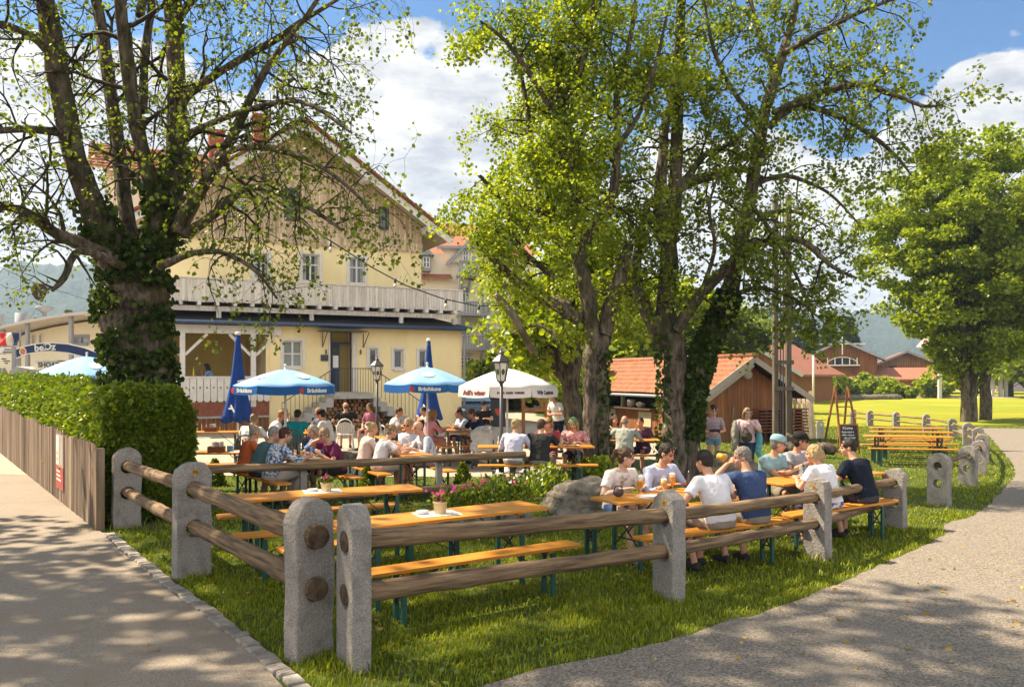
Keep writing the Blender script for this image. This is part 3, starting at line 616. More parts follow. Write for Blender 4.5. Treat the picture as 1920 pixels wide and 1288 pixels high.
    mb = MB(); mb.bb(uLL, uL - .13, .06, 2.29, zf - .12, zf); mb.bb(uLL, uL - .13, .02, 2.29, zg - .05, zg); mb.build('loggia_floor', m_dkwood, root)
    mb = MB(); mb.bb(uLL, uL - .01, -.04, .10, zg - .36, zg - .055)
    for px in (342, 475):
        u = fac(px, 660, 0)[0]; mb.bb(u - .09, u + .09, -.06, .12, zf - .3, zg - .36)
        for s in (-1, 1): mb.bar((u + s * .09, .03, zg - 1.15), (u + s * .85, .03, zg - .38), .10, .08, up=(0, 1, 0))
    mb.build('loggia_post', m_wht, root)
    bal = MB(); t = uLL
    while t < uL - .1:
        bal.plate([(t + .01, zf - .05), (t + .06, zf - .1), (t + .175, zf - .1), (t + .225, zf - .05), (t + .225, zr - .04), (t + .01, zr - .04)], [circ(t + .117, zf + .42, .035, 8)] , -.11, -.085); t += .235
    bal.bb(uLL, uL - .02, -.13, -.02, zr - .035, zr + .03); bal.build('balustrade', m_wht, root)
    mb = MB(); mb.bb(uLL, uL - .02, -.03, .05, zf - .62, zf - .13); mb.build('brick_band', m_brick, root); mb = MB(); mb.bb(uLL, uL - .02, -.10, .06, zf - .70, zf - .625); mb.build('ledge', m_concrete, root)
    cd = MB(); boards(cd, uLL, uL - .02, .0, zf - .71, -.01, .16); cd.build('cellar_door', m_brown, root); u, z = fac(492, 676, 2.2); mb = MB(); mb.bb(u - .62, u + .3, 2.18, 2.28, z - .6, z + .75); mb.build('wooden_board', nmat('ply', (.45, .25, .10), (.38, .2, .08), scale=3, rough=.8), root)
    u, z = fac(394, 622, 1.2); mb = MB(); mb.lathe([(.02, .35), (.03, .12), (.30, .03), (.31, 0), (.02, .02)], (u, 1.2, z), 14); mb.build('hanging_lamp', m_iron, root)
    # lean-to roof, gutter, balcony
    mb = MB(); ue = .30; mb.add([(uLL - .3, -.38, zg + .02), (ue, -.38, zg + .02), (ue - 1.6, 1.49, zg + .62), (uLL - .3, 1.49, zg + .62), (uLL - .3, -.38, zg + .08), (ue, -.38, zg + .08), (ue - 1.6, 1.49, zg + .68), (uLL - .3, 1.49, zg + .68)], [(3, 2, 1, 0), (4, 5, 6, 7), (0, 1, 5, 4), (1, 2, 6, 5), (2, 3, 7, 6), (3, 0, 4, 7)])
    mb.add([(ue, -.38, zg + .08), (ue, 12, zg + .08), (ue - 1.6, 12, zg + .68), (ue - 1.6, 1.49, zg + .68)], [(0, 1, 2, 3)]); mb.build('lean_to_roof', m_darkroof, root)
    mb = MB(); mb.tube([(uLL - .3, -.45, zg + .03), (ue + .05, -.45, zg + .01)], .085, 10); mb.build('gutter', m_gut, root); mb = MB(); mb.tube([(.08, -.38, zg - .02), (.10, -.1, zg - .35), (.09, -.06, zg - .6), (.09, -.06, 0)], .055, 8); mb.build('downpipe', plain('grey_zinc', (.33, .33, .34), rough=.4, spec=.5), root)
    zb0 = fac(600, 572, 0)[1]; zb1 = fac(600, 534, 0)[1]; ub0 = uLL - .2; ub1 = fac(866, 560, -.05)[0]
    bal = MB(); t = ub0
    while t < ub1 - .05:
        w_ = R.uniform(.105, .13); o = R.uniform(-.006, .006); h = []
        if int(t * 7.7) % 3 == 0: h = [circ(t + w_ / 2, (zb0 + zb1) / 2 + .02, .028, 8)]
        bal.plate([(t + .006, zb0 - .04 + R.uniform(-.02, .02)), (t + w_ - .006, zb0 - .04 + R.uniform(-.02, .02)), (t + w_ - .006, zb1), (t + .006, zb1)], h, -.085 + o, -.06 + o); t += w_
    bal.build('balcony_boards', m_grayw, root)
    mb = MB(); mb.bb(ub0, ub1 + .03, -.12, -.02, zb1 + .002, zb1 + .05); mb.bb(ub1 - .03, ub1, -.05, 1.45, zb0 - .04, zb1); mb.build('balcony_rail', m_grayw, root)
    mb = MB(); mb.bb(ub0, ub1 - .035, -.02, 1.48, zb0 - .02, zb0 + .05); mb.bb(ub0, ub1 - .5, .05, .2, zb0 - .36, zb0 - .18); t = ub0 + .3
    while t < ub1: mb.bb(t - .06, t + .06, -.28, 1.4, zb0 - .175, zb0 - .025); t += .62
    for u in (-13.0, -9.6, -6.2, -2.6, -.3): mb.bb(u - .08, u + .08, .05, .2, zg + .1, zb0 - .365)
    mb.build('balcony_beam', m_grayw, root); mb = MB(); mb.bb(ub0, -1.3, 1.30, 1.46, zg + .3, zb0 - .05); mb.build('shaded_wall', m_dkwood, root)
    # upper storey
    ur, e_ = -6.36, fac(850, 444, .5); ue = e_[0]; ze = e_[1]; zr_ = fac(562, 222, .5)[1]; sl = (zr_ - ze) / (ue - ur); uR = -1.243; uLe = 2 * ur - uR; zc = fac(700, 465, 1.5)[1]
    def rz(u): return zr_ - abs(u - ur) * sl - .22
    H2 = [rc(566, 599, 478, 527, 1.5), rc(655, 684, 484, 531, 1.5), rc(476, 504, 476, 522, 1.5)]
    mb = MB(); mb.plate([(uLe, zg), (uR, zg), (uR, zc + .1), (uLe, zc + .1)], [rect(*h) for h in H2], 1.5, 1.8); mb.build('wall', m_yel, root)
    for h in H2: window(root, *h, 1.5, (1, 1), .10, m_pane, cross=.62, curtain=True)
    A1 = rc(536, 560, 357, 411, 1.44); A2 = rc(712, 727, 392, 428, 1.44); A3 = rc(437, 458, 375, 392, 1.44)
    mb = MB(); mb.plate([(uLe, zc + .105), (uR, zc + .105), (uR, rz(uR)), (ur, rz(ur)), (uLe, rz(uLe))], [rect(*A1), rect(*A2), rect(*A3)], 1.46, 1.8); mb.build('gable_wall', m_clad, root)
    ct = MB(); t = uLe
    while t < uR - .01:
        ok = not any(a[0] - .08 < t < a[1] + .04 for a in (A1, A2, A3)); zt_ = min(rz(t), rz(t + .05))
        if ok: ct.bb(t, t + .055, 1.40, 1.458, zc - .02, zt_)
        else:
            for a in (A1, A2, A3):
                if a[0] - .08 < t < a[1] + .04: ct.bb(t, t + .045, 1.425, 1.458, zc - .02, a[2] - .09); ct.bb(t, t + .045, 1.425, 1.458, a[3] + .09, max(zt_, a[3] + .1))
        ct.plate([(t - .09, zc - .02), (t - .02, zc - .09), (t + .06, zc - .09), (t + .13, zc - .02), (t + .13, zc + .3), (t - .09, zc + .3)], [], 1.40 + (i_ := (int(t * 50) % 2)) * .004, 1.42 + i_ * .004); t += .225
    ct.build('gable_battens', m_clad, root)
    window(root, *A1, 1.44, (1, 3), .06, m_pane, fm=plain('dark_sash', (.06, .065, .08)), depth=.1); window(root, *A2, 1.44, (0, 1), .05, m_pane, fm=plain('dark_sash', (.06, .065, .08)), depth=.1); window(root, *A3, 1.44, (0, 0), .05, m_paneL, depth=.1)
    mb = MB(); mb.bb(uLe + .01, uR - .01, 1.81, 15.5, zg, zc + .1); mb.build('wall', m_yel, root)
    rf = MB(); uE = {1: ue, -1: 2 * ur - ue}
    for s in (1, -1):
        a = Vector((ur, 0, zr_)); b = Vector((uE[s], 0, ze)); P = [(ur, .5, zr_), (uE[s], .5, ze), (uE[s], 17, ze), (ur, 17, zr_)]; dn = Vector((0, 0, -.10)); rf.add([Vector(p) for p in P] + [Vector(p) + dn for p in P], [(0, 1, 2, 3), (7, 6, 5, 4), (0, 4, 5, 1), (1, 5, 6, 2), (2, 6, 7, 3)])
        n = 32
        for i in range(n): c = a.lerp(b, (i + .5) / n); dd = (b - a).normalized(); rf.bar(Vector((c.x, .42, c.z + .035)) - dd * .13, Vector((c.x, .42, c.z + .005)) + dd * .14, .20, .05, up=(0, 0, 1))
    o = rf.build('roof', m_tile, root)
    bg = MB(); so = MB()
    for s in (1, -1):
        b = Vector((uE[s], 0, ze)); a = Vector((ur, 0, zr_)); dd = (b - a); bg.bar(Vector((ur, .52, zr_ - .25)), Vector((uE[s] - s * .05, .52, ze - .22)), .04, .26, up=(0, 0, 1)); so.bar(Vector((ur, 1.0, zr_ - .145)), Vector((uE[s] - s * .05, 1.0, ze - .145)), .90, .04)
        so.bar(Vector((uE[s] - s * .75, 9, ze + .75 * sl - .145)), Vector((uE[s] - s * .04, 9, ze - .14)), 15.0, .04)
    bg.build('barge_board', m_wht, o); so.build('soffit', nmat('soffit', (.50, .42, .31), (.42, .34, .25), scale=3, rough=.9), o)
    for px, py in ((689, 335), (806, 431)):
        u, z = fac(px, py, .75); pb = MB(); pb.bb(u - .16, u + .16, .56, 1.45, z - .13, z + .15); pb.build('purlin', m_wht, root)
    for px, py0, py1, D, w_ in ((405, 290, 255, 37, .62), (488, 258, 226, 35.5, .6)):
        a = inv @ at(px, py1, D); h = (py0 - py1) * D / FPX; c = MB(); c.box((a.x, a.y, a.z - h * .9), (w_, w_, h * 2.0)); c.box((a.x, a.y, a.z + h * .1 + .06), (w_ + .12, w_ + .12, .12)); c.build('chimney', m_brick, o)
    # wing behind with its tiled roof slope
    wl = fac(163, 300, 9)[0]; V, Q = tiled((wl, 9.6, 11.4), (1, 0, 0), (0, .82, .57), uLe + 3 - wl, 3.2); npmesh('wing_roof', V, Q, m_tile, root); mb = MB(); mb.bb(wl + .7, uLe + 2.8, 10, 14, 0, 11.5); mb.build('wing_wall', m_cream, root)
    # landing and the two flights
    v0, v1 = -1.35, -.06; lu0, lz = fac(626, 737, v0); lu1 = fac(701, 737, v0)[0]; st = MB(); st.bb(lu0, lu1, v0, v1, lz - .22, lz); rl_ = MB(); ns = 8; rs = lz / ns; tr = .27
    def rail(a, b, n):
        rl_.bar(a + Vector((0, 0, .92)), b + Vector((0, 0, .92)), .035, .03)
        for i in range(n + 1): p = a.lerp(b, i / n); rl_.bar(p + Vector((0, 0, .02)), p + Vector((0, 0, .90)), .016)
    for s, u in ((-1, lu0), (1, lu1)):
        for k in range(ns - 1):
            z = lz - rs * (k + 1); ua = u + s * tr * k; st.bb(ua + s * .001, ua + s * tr, v0 + .02, v1, z - rs * 1.9, z)
        rail(Vector((u, v0 + .04, lz)), Vector((u + s * tr * (ns - 1), v0 + .04, lz - rs * (ns - 1))), 12)
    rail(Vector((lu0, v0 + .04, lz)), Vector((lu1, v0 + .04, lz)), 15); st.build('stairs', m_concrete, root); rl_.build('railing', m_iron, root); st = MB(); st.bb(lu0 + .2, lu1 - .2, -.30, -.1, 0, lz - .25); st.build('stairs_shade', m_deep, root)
    # stacked firewood under the landing
    src = MB(); src.tube([(0, 0, 0), (0, .36, 0)], .075, 8, smooth=False); me = None; k = 0; lab = 'split log of the firewood stack under the stairs'
    for row in range(8):
        for c in range(17):
            u = lu0 - .65 + (c + .5 * (row % 2)) * .19; z = .085 + row * .150
            if abs(u - (lu0 + lu1) / 2) > 1.75 - row * .12: continue
            p = Matrix.Rotation(HANG, 4, 'Z') @ Vector((u + R.gauss(0, .012), -.72 + R.gauss(0, .03), z))
            if me is None: o = src.build('firewood_log', nmat('split_wood', (.42, .25, .11), (.20, .10, .045), scale=5, rough=.9, island=.3, coord='Position')); me = o
            else: o = me.copy(); COL.objects.link(o)
            o.location = (HO.x + p.x, HO.y + p.y, z + .012); s = R.uniform(.75, 1.25); o.scale = (s, 1, s); o.rotation_euler = (0, R.uniform(0, 3), HANG); tag(o, lab, 'firewood', 'firewood stacked under the stairs')
    P = Matrix.Rotation(HANG, 4, 'Z') @ Vector((fac(396, 690, .75)[0], .75, 0)); return (HO.x + P.x, HO.y + P.y, zf)
LOG = inn()
def villa():
    D = 58; O = Vector(at(790, 705, D)[:2]); d = Vector((.985, .17)).normalized(); ang = math.atan2(d.y, d.x)
    root = thing('villa', 'cream villa with blue grey wooden balconies behind the parking place', 'building', (O.x, O.y, 0), ang)
    def f(px, py, v=0): return fac(px, py, v, O, d)
    def rc(x0, x1, y0, y1, v=0): a = f(x0, y1, v); b = f(x1, y0, v); return (a[0], b[0], a[1], b[1])
    uR = f(1002, 600)[0]; zt = f(900, 478)[1]; HL = [rc(938, 955, 602, 630), rc(864, 881, 600, 629), rc(867, 880, 538, 566), rc(938, 953, 540, 566), rc(857, 883, 669, 690), rc(935, 957, 668, 712)]
    mb = MB(); mb.plate([(-1.5, 0), (uR, 0), (uR, zt), (-1.5, zt)], [rect(*h) for h in HL], 0, .4); mb.build('wall', m_cream, root); mb = MB(); mb.bb(-1.5, uR - .01, .41, 12, 0, zt); mb.build('wall', m_cream, root)
    for h in HL[:4]: window(root, *h, 0, (1, 1), .08, m_pane, cross=.6)
    window(root, *HL[4], 0, (3, 2), .07, m_pane); window(root, *HL[5], 0, (1, 0), .07, m_pane, fm=m_dkwood)
    for h in (HL[4], HL[5]):
        a = MB(); cx = (h[0] + h[1]) / 2; r = (h[1] - h[0]) / 2 + .08; a.plate([(cx - r, h[3] + .02), (cx + r, h[3] + .02)] + [(cx + r * math.cos(q), h[3] + .02 + .45 * r * math.sin(q)) for q in [math.pi * i / 10 for i in range(1, 10)]], [], -.045, -.005); a.build('window_arch', m_pane, root)
    mb = MB(); z = f(930, 656)[1]; mb.bb(f(858, 600)[0], uR + .02, -.08, -.003, z - .1, z + .1); mb.build('string_course', m_cream, root)
    # wooden balconies of the bay
    for y0, y1 in ((567, 590), (631, 655), (490, 515)):
        a = f(846 if y1 > 600 else 860, y1, -1.5); b = f(919 if y0 > 520 else 896, y0, -1.5); bal = MB(); bal.bb(a[0], b[0], -1.5, -.01, a[1] - .05, a[1] + .12); t = a[0]
        while t < b[0]: bal.bb(t, t + .14, -1.5, -1.46, a[1] + .13, b[1] - .05); t += .19
        bal.bb(a[0], b[0], -1.55, -1.43, b[1] - .05, b[1] + .06); bal.bb(b[0] - .05, b[0], -1.45, -.02, a[1] + .13, b[1] - .05)
        for u in (a[0] + .3, b[0] - .5): bal.bar((u, -.01, a[1] - 1.0), (u, -1.3, a[1] - .06), .14)
        bal.build('balcony', m_bluegrey, root)
    mb = MB()
    for px in (862, 905, 917): u = f(px, 600, -1.45)[0]; mb.bb(u - .07, u + .07, -1.44, -1.32, f(px, 655, -1.5)[1], f(px, 520, -1.5)[1])
    mb.build('balcony_post', m_bluegrey, root)
    # roofs: mansard at the left with dormer, big roof, gable bay
    rf = MB(); z0 = zt; a = f(790, 530, -.3); rf.add([(-3, -.6, f(800, 525)[1]), (f(848, 525)[0], -.6, f(848, 525)[1]), (f(838, 497)[0], 1.2, f(838, 493)[1]), (-3, 1.2, f(790, 493)[1])], [(0, 1, 2, 3)]); rf.build('lower_roof', m_tile2, root)
    apex = f(905, 425, -.6); eL = f(838, 492, -.6); eR = f(948, 478, -.6); ri = MB(); ri.add([(apex[0], -.6, apex[1]), (eL[0], -.6, eL[1]), (eL[0], 11, eL[1]), (apex[0], 11, apex[1]), (eR[0], -.6, eR[1]), (eR[0], 11, eR[1])], [(1, 0, 3, 2), (0, 4, 5, 3)])
    ri.add([(apex[0] - 3.4, -.65, apex[1] - 1.45), (apex[0] + 1.5, -.65, apex[1] - 1.3), (apex[0] - .3, 1.8, apex[1] + .15)], [(0, 1, 2)])
    ri.add([(-4, .5, z0 - .2), (uR + .6, -.4, z0), (uR - 1, 6, z0 + 3.2), (-4, 6, z0 + 3.4)], [(0, 1, 2, 3)]); ri.build('roof', m_tile2, root)
    g = MB(); g.add([(eL[0] + .5, -.3, zt - .6), (eR[0] - .5, -.3, zt - .6), (eR[0] - .5, -.3, eR[1] - .2), (apex[0] + 1.2, -.3, apex[1] - 1.35), (apex[0] - 3, -.3, apex[1] - 1.5), (eL[0] + .5, -.3, eL[1] - .1)], [(0, 1, 2, 3, 4, 5)]); g.build('gable', m_cream, root)
    tr = MB(); tr.bar((apex[0] - .2, -.66, apex[1] - .25), (eL[0], -.66, eL[1] - .2), .12, .18); tr.bar((apex[0] + .2, -.66, apex[1] - .25), (eR[0], -.66, eR[1] - .2), .12, .18); tr.bar((apex[0] - 3.2, -.68, apex[1] - 1.55), (apex[0] + 1.4, -.68, apex[1] - 1.42), .12, .2); tr.build('gable_trim', m_bluegrey, root)
    w_ = rc(868, 878, 470, 490, -.3); window(root, *w_, -.36, (1, 1), .08, m_pane, depth=.05); w_ = rc(884, 893, 470, 490, -.3); window(root, *w_, -.36, (1, 1), .08, m_pane, depth=.05)
    dm = MB(); x0, x1, a0, a1 = rc(793, 806, 482, 502, -.8); dm.bb(x0 - .1, x1 + .1, -.75, 1.5, a0 - .2, a1 + .15); dm.add([(x0 - .3, -1, a1 + .1), (x1 + .3, -1, a1 + .1), ((x0 + x1) / 2, -1, a1 + .7), (x0 - .3, 2, a1 + .1), (x1 + .3, 2, a1 + .1), ((x0 + x1) / 2, 2, a1 + .7)], [(0, 1, 2), (0, 2, 5, 3), (2, 1, 4, 5)]); dm.build('dormer', m_bluegrey, root); window(root, x0, x1, a0, a1, -.80, (1, 1), 0, m_pane, depth=.04)
    ch = MB(); [ch.tube([(f(px, 440, 4)[0], 4, f(px, 440, 4)[1]), (f(px, 404, 4)[0], 4, f(px, 404, 4)[1])], .12, 8) for px in (815, 820)]; ch.build('chimney_pipe', m_iron, root)
villa()
def restaurant():
    D = 41; O = Vector(at(10, 705, D)[:2]); d = Vector((.96, -.28)).normalized(); ang = math.atan2(d.y, d.x); root = thing('restaurant', 'cream building with a curved overhanging roof behind the arched sign', 'building', (O.x, O.y, 0), ang)
    def f(px, py, v=0): return fac(px, py, v, O, d)
    uR = f(235, 650)[0]; pts = [(f(px, py)[0], f(px, py)[1]) for px, py in ((225, 588), (180, 591), (140, 597), (100, 604), (60, 613), (28, 623))]
    WN = []
    for x0, x1, y0, y1 in ((60, 66, 628, 644), (74, 79, 628, 644)):
        a = f(x0, y1); b = f(x1, y0); WN.append((a[0], b[0], a[1], b[1]))
    a = f(133, 645); b = f(165, 631); WB = (a[0], b[0], a[1], b[1])
    mb = MB(); mb.plate([(0, 0), (uR, 0)] + [(u, z - .25) for u, z in pts] + [(0, pts[-1][1] - .4)], [rect(*w_) for w_ in WN] + [rect(*WB)], 0, .3); mb.build('wall', m_cream, root)
    for w_ in WN: window(root, *w_, 0, (0, 0), .05, m_pane)
    window(root, *WB, 0, (1, 0), .1, m_paneL, fm=m_bluegrey)
    rf = MB(); top = [(u, z) for u, z in pts] + [(f(14, 632)[0], f(14, 632)[1])]; rf.plate(top + [(u, z - .13) for u, z in reversed(top)], [], -1.6, 9); rf.build('roof', plain('pale_metal', (.50, .46, .42), rough=.5), root)
    p = MB(); [p.bb(f(px, 650)[0] - .08, f(px, 650)[0] + .08, -1.4, -1.25, 0, 5.0 - abs(px - 120) * .0) for px in (50, 95, 175)]; p.build('post', m_bluegrey, root)
    ch = MB(); u, z = f(40, 605, 2); ch.tube([(u, 2, z - 1.5), (u, 2, z + .5)], .3, 8); u, z = f(83, 592, 2); ch.tube([(u, 2, z - 1), (u, 2, z + .15)], .1, 8); ch.lathe([(.1, 0), (.42, .18), (.42, .32), (.1, .34)], (u, 2, z + .15), 12); ch.build('roof_vent', m_bluegrey, root)
    # arched sign over the entrance
    S = thing('arched_sign', 'dark blue arched entrance sign with white lettering and an orange emblem', 'sign', at(100, 705, 30)[:2] + (0,) if False else (at(100, 705, 30).x, 30, 0))
    def g(px, py): q = at(px, py, 30); return (q.x - S.location.x, q.z)
    up = [g(px, py) for px, py in ((31, 655), (50, 649), (75, 644), (100, 643), (130, 645), (160, 652), (192, 664))]; lo = [g(px, py) for px, py in ((33, 672), (52, 664), (75, 660), (100, 659), (130, 662), (158, 669), (190, 684))]
    mb = MB(); mb.plate(up + lo[::-1], [], -.06, .06); mb.build('board', plain('sign_navy', (.010, .028, .10), rough=.5), S); ed = MB(); [ed.bar((a[0], -.065, a[1]), (b[0], -.065, b[1]), .03, .04) for L_ in (up, lo) for a, b in zip(L_[:-1], L_[1:])]; ed.build('border', m_wht, S)
    c = g(45, 659); e = MB(); e.plate([(c[0] + .13 * math.sin(q) * (1 - .12 * math.cos(q)), c[1] + .15 * math.cos(q)) for q in [2 * math.pi * i / 14 for i in range(14)]], [], -.075, -.062); em = e.build('emblem', m_wht, S); e = MB(); e.plate([(c[0] + .09 * math.sin(q), c[1] + .11 * math.cos(q)) for q in [2 * math.pi * i / 12 for i in range(12)]], [], -.085, -.076); e.build('emblem_heart', plain('emblem_orange', (.65, .16, .04)), em)
    for s, px, py, rot in (('bei', 77, 652.5, 5), ('Oz', 95, 650.5, 0)):
        q = g(px, py); text(s, .34, m_wht, S, Matrix.Translation((q[0], -.07, q[1])) @ Matrix.Rotation(rad(90), 4, 'X') @ Matrix.Rotation(rad(rot), 4, 'Z'), bold=.012)
    pp = MB(); [pp.bb(g(px, 700)[0] - .06, g(px, 700)[0] + .06, -.05, .05, 0, g(px, 668)[1]) for px in (33, 190)]; pp.build('pole', m_bluegrey, S)
    B = thing('info_board', 'pale information board at the picture edge below the flag', 'sign', (at(12, 705, 28).x, 28, 0)); k = lambda px, py: (at(px, py, 28).x - B.location.x, at(px, py, 28).z)
    mb = MB(); a = k(-6, 690); b = k(25, 664); mb.bb(a[0], b[0], -.03, .03, a[1], b[1]); mb.build('lower_panel', m_cream, B); mb = MB(); a = k(-6, 662); b = k(27, 651); mb.bb(a[0], b[0], -.03, .03, a[1], b[1]); mb.build('upper_panel', m_wht, B); mb = MB(); a = k(26, 664); mb.bb(a[0] - .05, a[0] + .05, -.04, .04, 0, 3.1); mb.build('pole', m_bluegrey, B)
    ln = MB()
    for x0, x1, y in ((4, 13, 673), (7, 20, 677), (10, 16, 681), (9, 25, 655.5), (6, 24, 660)): a = k(x0, y); b = k(x1, y); ln.bb(a[0], b[0], -.036, -.0305, a[1] - .02, a[1] + .02)
    ln.build('writing', m_iron, B)
    F = thing('flag', 'red, white and blue flag under the roof corner at the picture edge', 'flag', (at(18, 705, 33).x, 33, 0)); tri = []
    for i, (x0, x1, m) in enumerate(((-2, 14, plain('flag_red', (.60, .03, .02))), (14, 24, m_wht), (24, 37, plain('flag_blue', (.03, .06, .14))))):
        rows = []
        for j in range(7):
            t = j / 6; y = 624 + 24 * t
            rows.append([(at(x + 4 * (1 - t) - 2, y + (x - 10) * .05, 33).x - F.location.x, .12 * math.sin(t * 4 + x * .2), at(x, y, 33).z) for x in np.linspace(x0, x1, 5)])
        f_ = MB(); vs = [p for r in rows for p in r]; f_.add(vs, [(a * 5 + b, a * 5 + b + 1, (a + 1) * 5 + b + 1, (a + 1) * 5 + b) for a in range(6) for b in range(4)], True); o = f_.build('stripe', m, F); o.modifiers.new('thickness', 'SOLIDIFY').thickness = .01
    pl = MB(); q = at(38, 626, 33); pl.bar((q.x - F.location.x, 0, 0), (q.x - F.location.x, 0, q.z + .3), .05); pl.build('flagpole', m_bluegrey, F)
    K = thing('boat_planter', 'cream boat shaped stand lettered SHOAT behind the hedge', 'stand', (at(95, 705, 27).x, 27, 0)); k = lambda px, py: (at(px, py, 27).x - K.location.x, at(px, py, 27).z)
    mb = MB(); mb.plate([k(70, 676), k(112, 676), k(112, 692), k(66, 693)], [], -.1, .5); mb.build('hull', m_cream, K); mb = MB(); a = k(69, 677.5); b = k(112, 674.5); mb.bb(a[0], b[0], -.16, .6, a[1], b[1]); mb.build('deck_edge', m_wht, K); mb = MB(); mb.plate([k(28, 696), k(40, 687), k(66, 692), k(110, 696), k(110, 706), k(28, 706)], [], -.3, .6); mb.build('stone_base', m_concrete, K); mb = MB(); mb.bb(*(k(28, 706)[0], k(110, 706)[0]), -.29, .59, 0, k(28, 706)[1] - .003); mb.build('stone_base', m_concrete, K)
    q = k(94.5, 684.5); text('SHOAT', .21, m_iron, K, Matrix.Translation((q[0], -.104, q[1])) @ Matrix.Rotation(rad(90), 4, 'X'), bold=.008)
    W_ = thing('guild_sign', 'dark drop shaped hanging sign with a pale cross emblem, seen through the branches', 'sign', (at(74, 545, 20).x, 20, at(74, 545, 20).z)); mb = MB(); mb.plate([(.19 * math.sin(q) * (1 if math.cos(q) > -.2 else .85), .17 * math.cos(q) if math.cos(q) > 0 else .24 * math.cos(q)) for q in [2 * math.pi * i / 20 for i in range(20)]], [], -.02, .02); mb.build('shield', plain('shield_maroon', (.07, .02, .02), rough=.5), W_)
    mb = MB(); mb.bb(-.15, .15, -.028, -.021, -.005, .03); mb.bb(-.015, .015, -.029, -.0215, -.15, .1); mb.build('emblem', plain('shield_steel', (.3, .33, .42)), W_); mb = MB(); mb.bar((-1.6, 0, .85), (-.05, 0, .16), .012); mb.bar((-.05, 0, .16), (2.2, 0, -.55), .012); mb.build('cable', m_iron, W_)
restaurant()
def hut():
    a0 = Vector((6.88, 30.0)); gd = Vector((.936, .351)).normalized(); ld = Vector((-gd.y, gd.x)); g = -.3; W_ = 3.95; Ln = 12.5; ang = math.atan2(gd.y, gd.x)
    root = thing('hut', 'brown wooden serving hut with a red tiled gable roof', 'hut', (a0.x, a0.y, g), ang)          # local: x across the gable, y along the hut away from us
    ze = EYE - 30 * 30 / FPX - g; zr = EYE + 36 * 30.7 / FPX - g; xr = W_ * .46; ov = .28
    V, Q = tiled((-.35, -.55, ze - .12), (0, 1, 0), (xr + .35, 0, zr - ze + .10), Ln + .8, math.hypot(xr + .35, zr - ze + .1), .24, .34, .035, .045); npmesh('roof', V, Q, m_tile, root)
    V, Q = tiled((W_ + .5, -.55, ze - .25), (0, 1, 0), (xr - W_ - .5, 0, zr - ze + .23), Ln + .8, math.hypot(W_ + .5 - xr, zr - ze + .23), .24, .34, .035, .045); npmesh('roof', V, Q, m_tile, root)
    rd = MB(); rd.tube([(xr, -.6, zr + .03), (xr, Ln + .3, zr + .03)], .10, 8); rd.build('ridge_tiles', m_tile, root)
    us = MB(); us.add([(-.34, -.5, ze - .15), (xr, -.5, zr - .05), (xr, Ln, zr - .05), (-.34, Ln, ze - .15)], [(0, 1, 2, 3)]); us.add([(W_ + .48, -.5, ze - .28), (xr, -.5, zr - .052), (xr, Ln, zr - .052), (W_ + .48, Ln, ze - .28)], [(0, 1, 2, 3)]); us.build('roof_boards', m_dkwood, root)
    m_wht = plain('grey_barge', (.36, .31, .25), rough=.8); bb = MB(); bb.bar((-.36, -.57, ze - .20), (xr, -.57, zr - .10), .04, .20, up=(0, 0, 1)); bb.bar((xr, -.57, zr - .10), (W_ + .52, -.57, ze - .33), .04, .20, up=(0, 0, 1)); bb.bar((-.2, -.50, ze - .33), (xr, -.50, zr - .30), .05, .14); bb.build('barge_board', m_wht, root)
    gw = MB(); boards(gw, 0, W_, 0, 0, 0, .135, .03, .008, zf=lambda x: (ze - .05 + (zr - ze - .1) * x / xr) if x < xr else (zr - .15 - (zr - ze + .05) * (x - xr) / (W_ - xr))); gw.build('gable_boards', m_brown, root)
    # long front with the serving hatch
    h0, h1 = 3.3, 9.5; sw = MB(); sw.bb(0, .08, .02, h0, 0, ze - .02); sw.bb(0, .08, h1, Ln, 0, ze - .02); sw.build('wall', m_brown, root); ct = MB(); t = h0
    while t < h1: ct.bb(-.01, .06, t + .006, t + .19, 0, 1.02); t += .2
    ct.build('counter_front', m_brown, root); ct = MB(); ct.bb(-.28, .3, h0, h1, 1.03, 1.09); ct.build('counter', m_dkwood, root); ct = MB(); ct.bb(.05, .2, h0 + 2.9, h0 + 3.05, 1.09, ze - .05); ct.build('post', m_wht, root)
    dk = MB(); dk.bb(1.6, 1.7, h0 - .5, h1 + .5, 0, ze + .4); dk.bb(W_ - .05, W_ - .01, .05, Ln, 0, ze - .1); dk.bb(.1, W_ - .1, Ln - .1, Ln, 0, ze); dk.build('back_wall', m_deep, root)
    gt = MB(); gt.tube([(-.40, -.4, ze - .2), (-.40, Ln, ze - .2)], .06, 8); gt.build('gutter', plain('grey_gutter', (.30, .30, .31), rough=.45), root)
    cp = MB(); cp.tube([(xr + .9, 3.2, zr - .5), (xr + .9, 3.2, zr + .75)], .12, 10); cp.tube([(xr + .9, 3.2, zr + .85), (xr + .9, 3.2, zr + .92)], .17, 10); cp.build('chimney', plain('grey_zinc', (.33, .33, .34)), root)
    lp = MB(); lp.ball((xr - .1, -.25, zr - .62), (.22, .12, .2), 10, 7); soft(lp.build('lantern', m_wht, root), .03, .1, foldtex_b, 1); pn = MB(); pn.bb(-.06, -.012, h0 + .3, h0 + 1.3, .35, .95); pn.build('price_board', nmat('board_pale', (.5, .42, .28), (.4, .33, .2), scale=3), root); pn = MB(); pn.bb(-.06, -.012, h0 + 3.4, h0 + 4.6, .3, .98); pn.build('price_board', MATS['board_pale'], root)
    T = lambda x, y, z: (a0.x + gd.x * x + ld.x * y, a0.y + gd.y * x + ld.y * y, g + z)
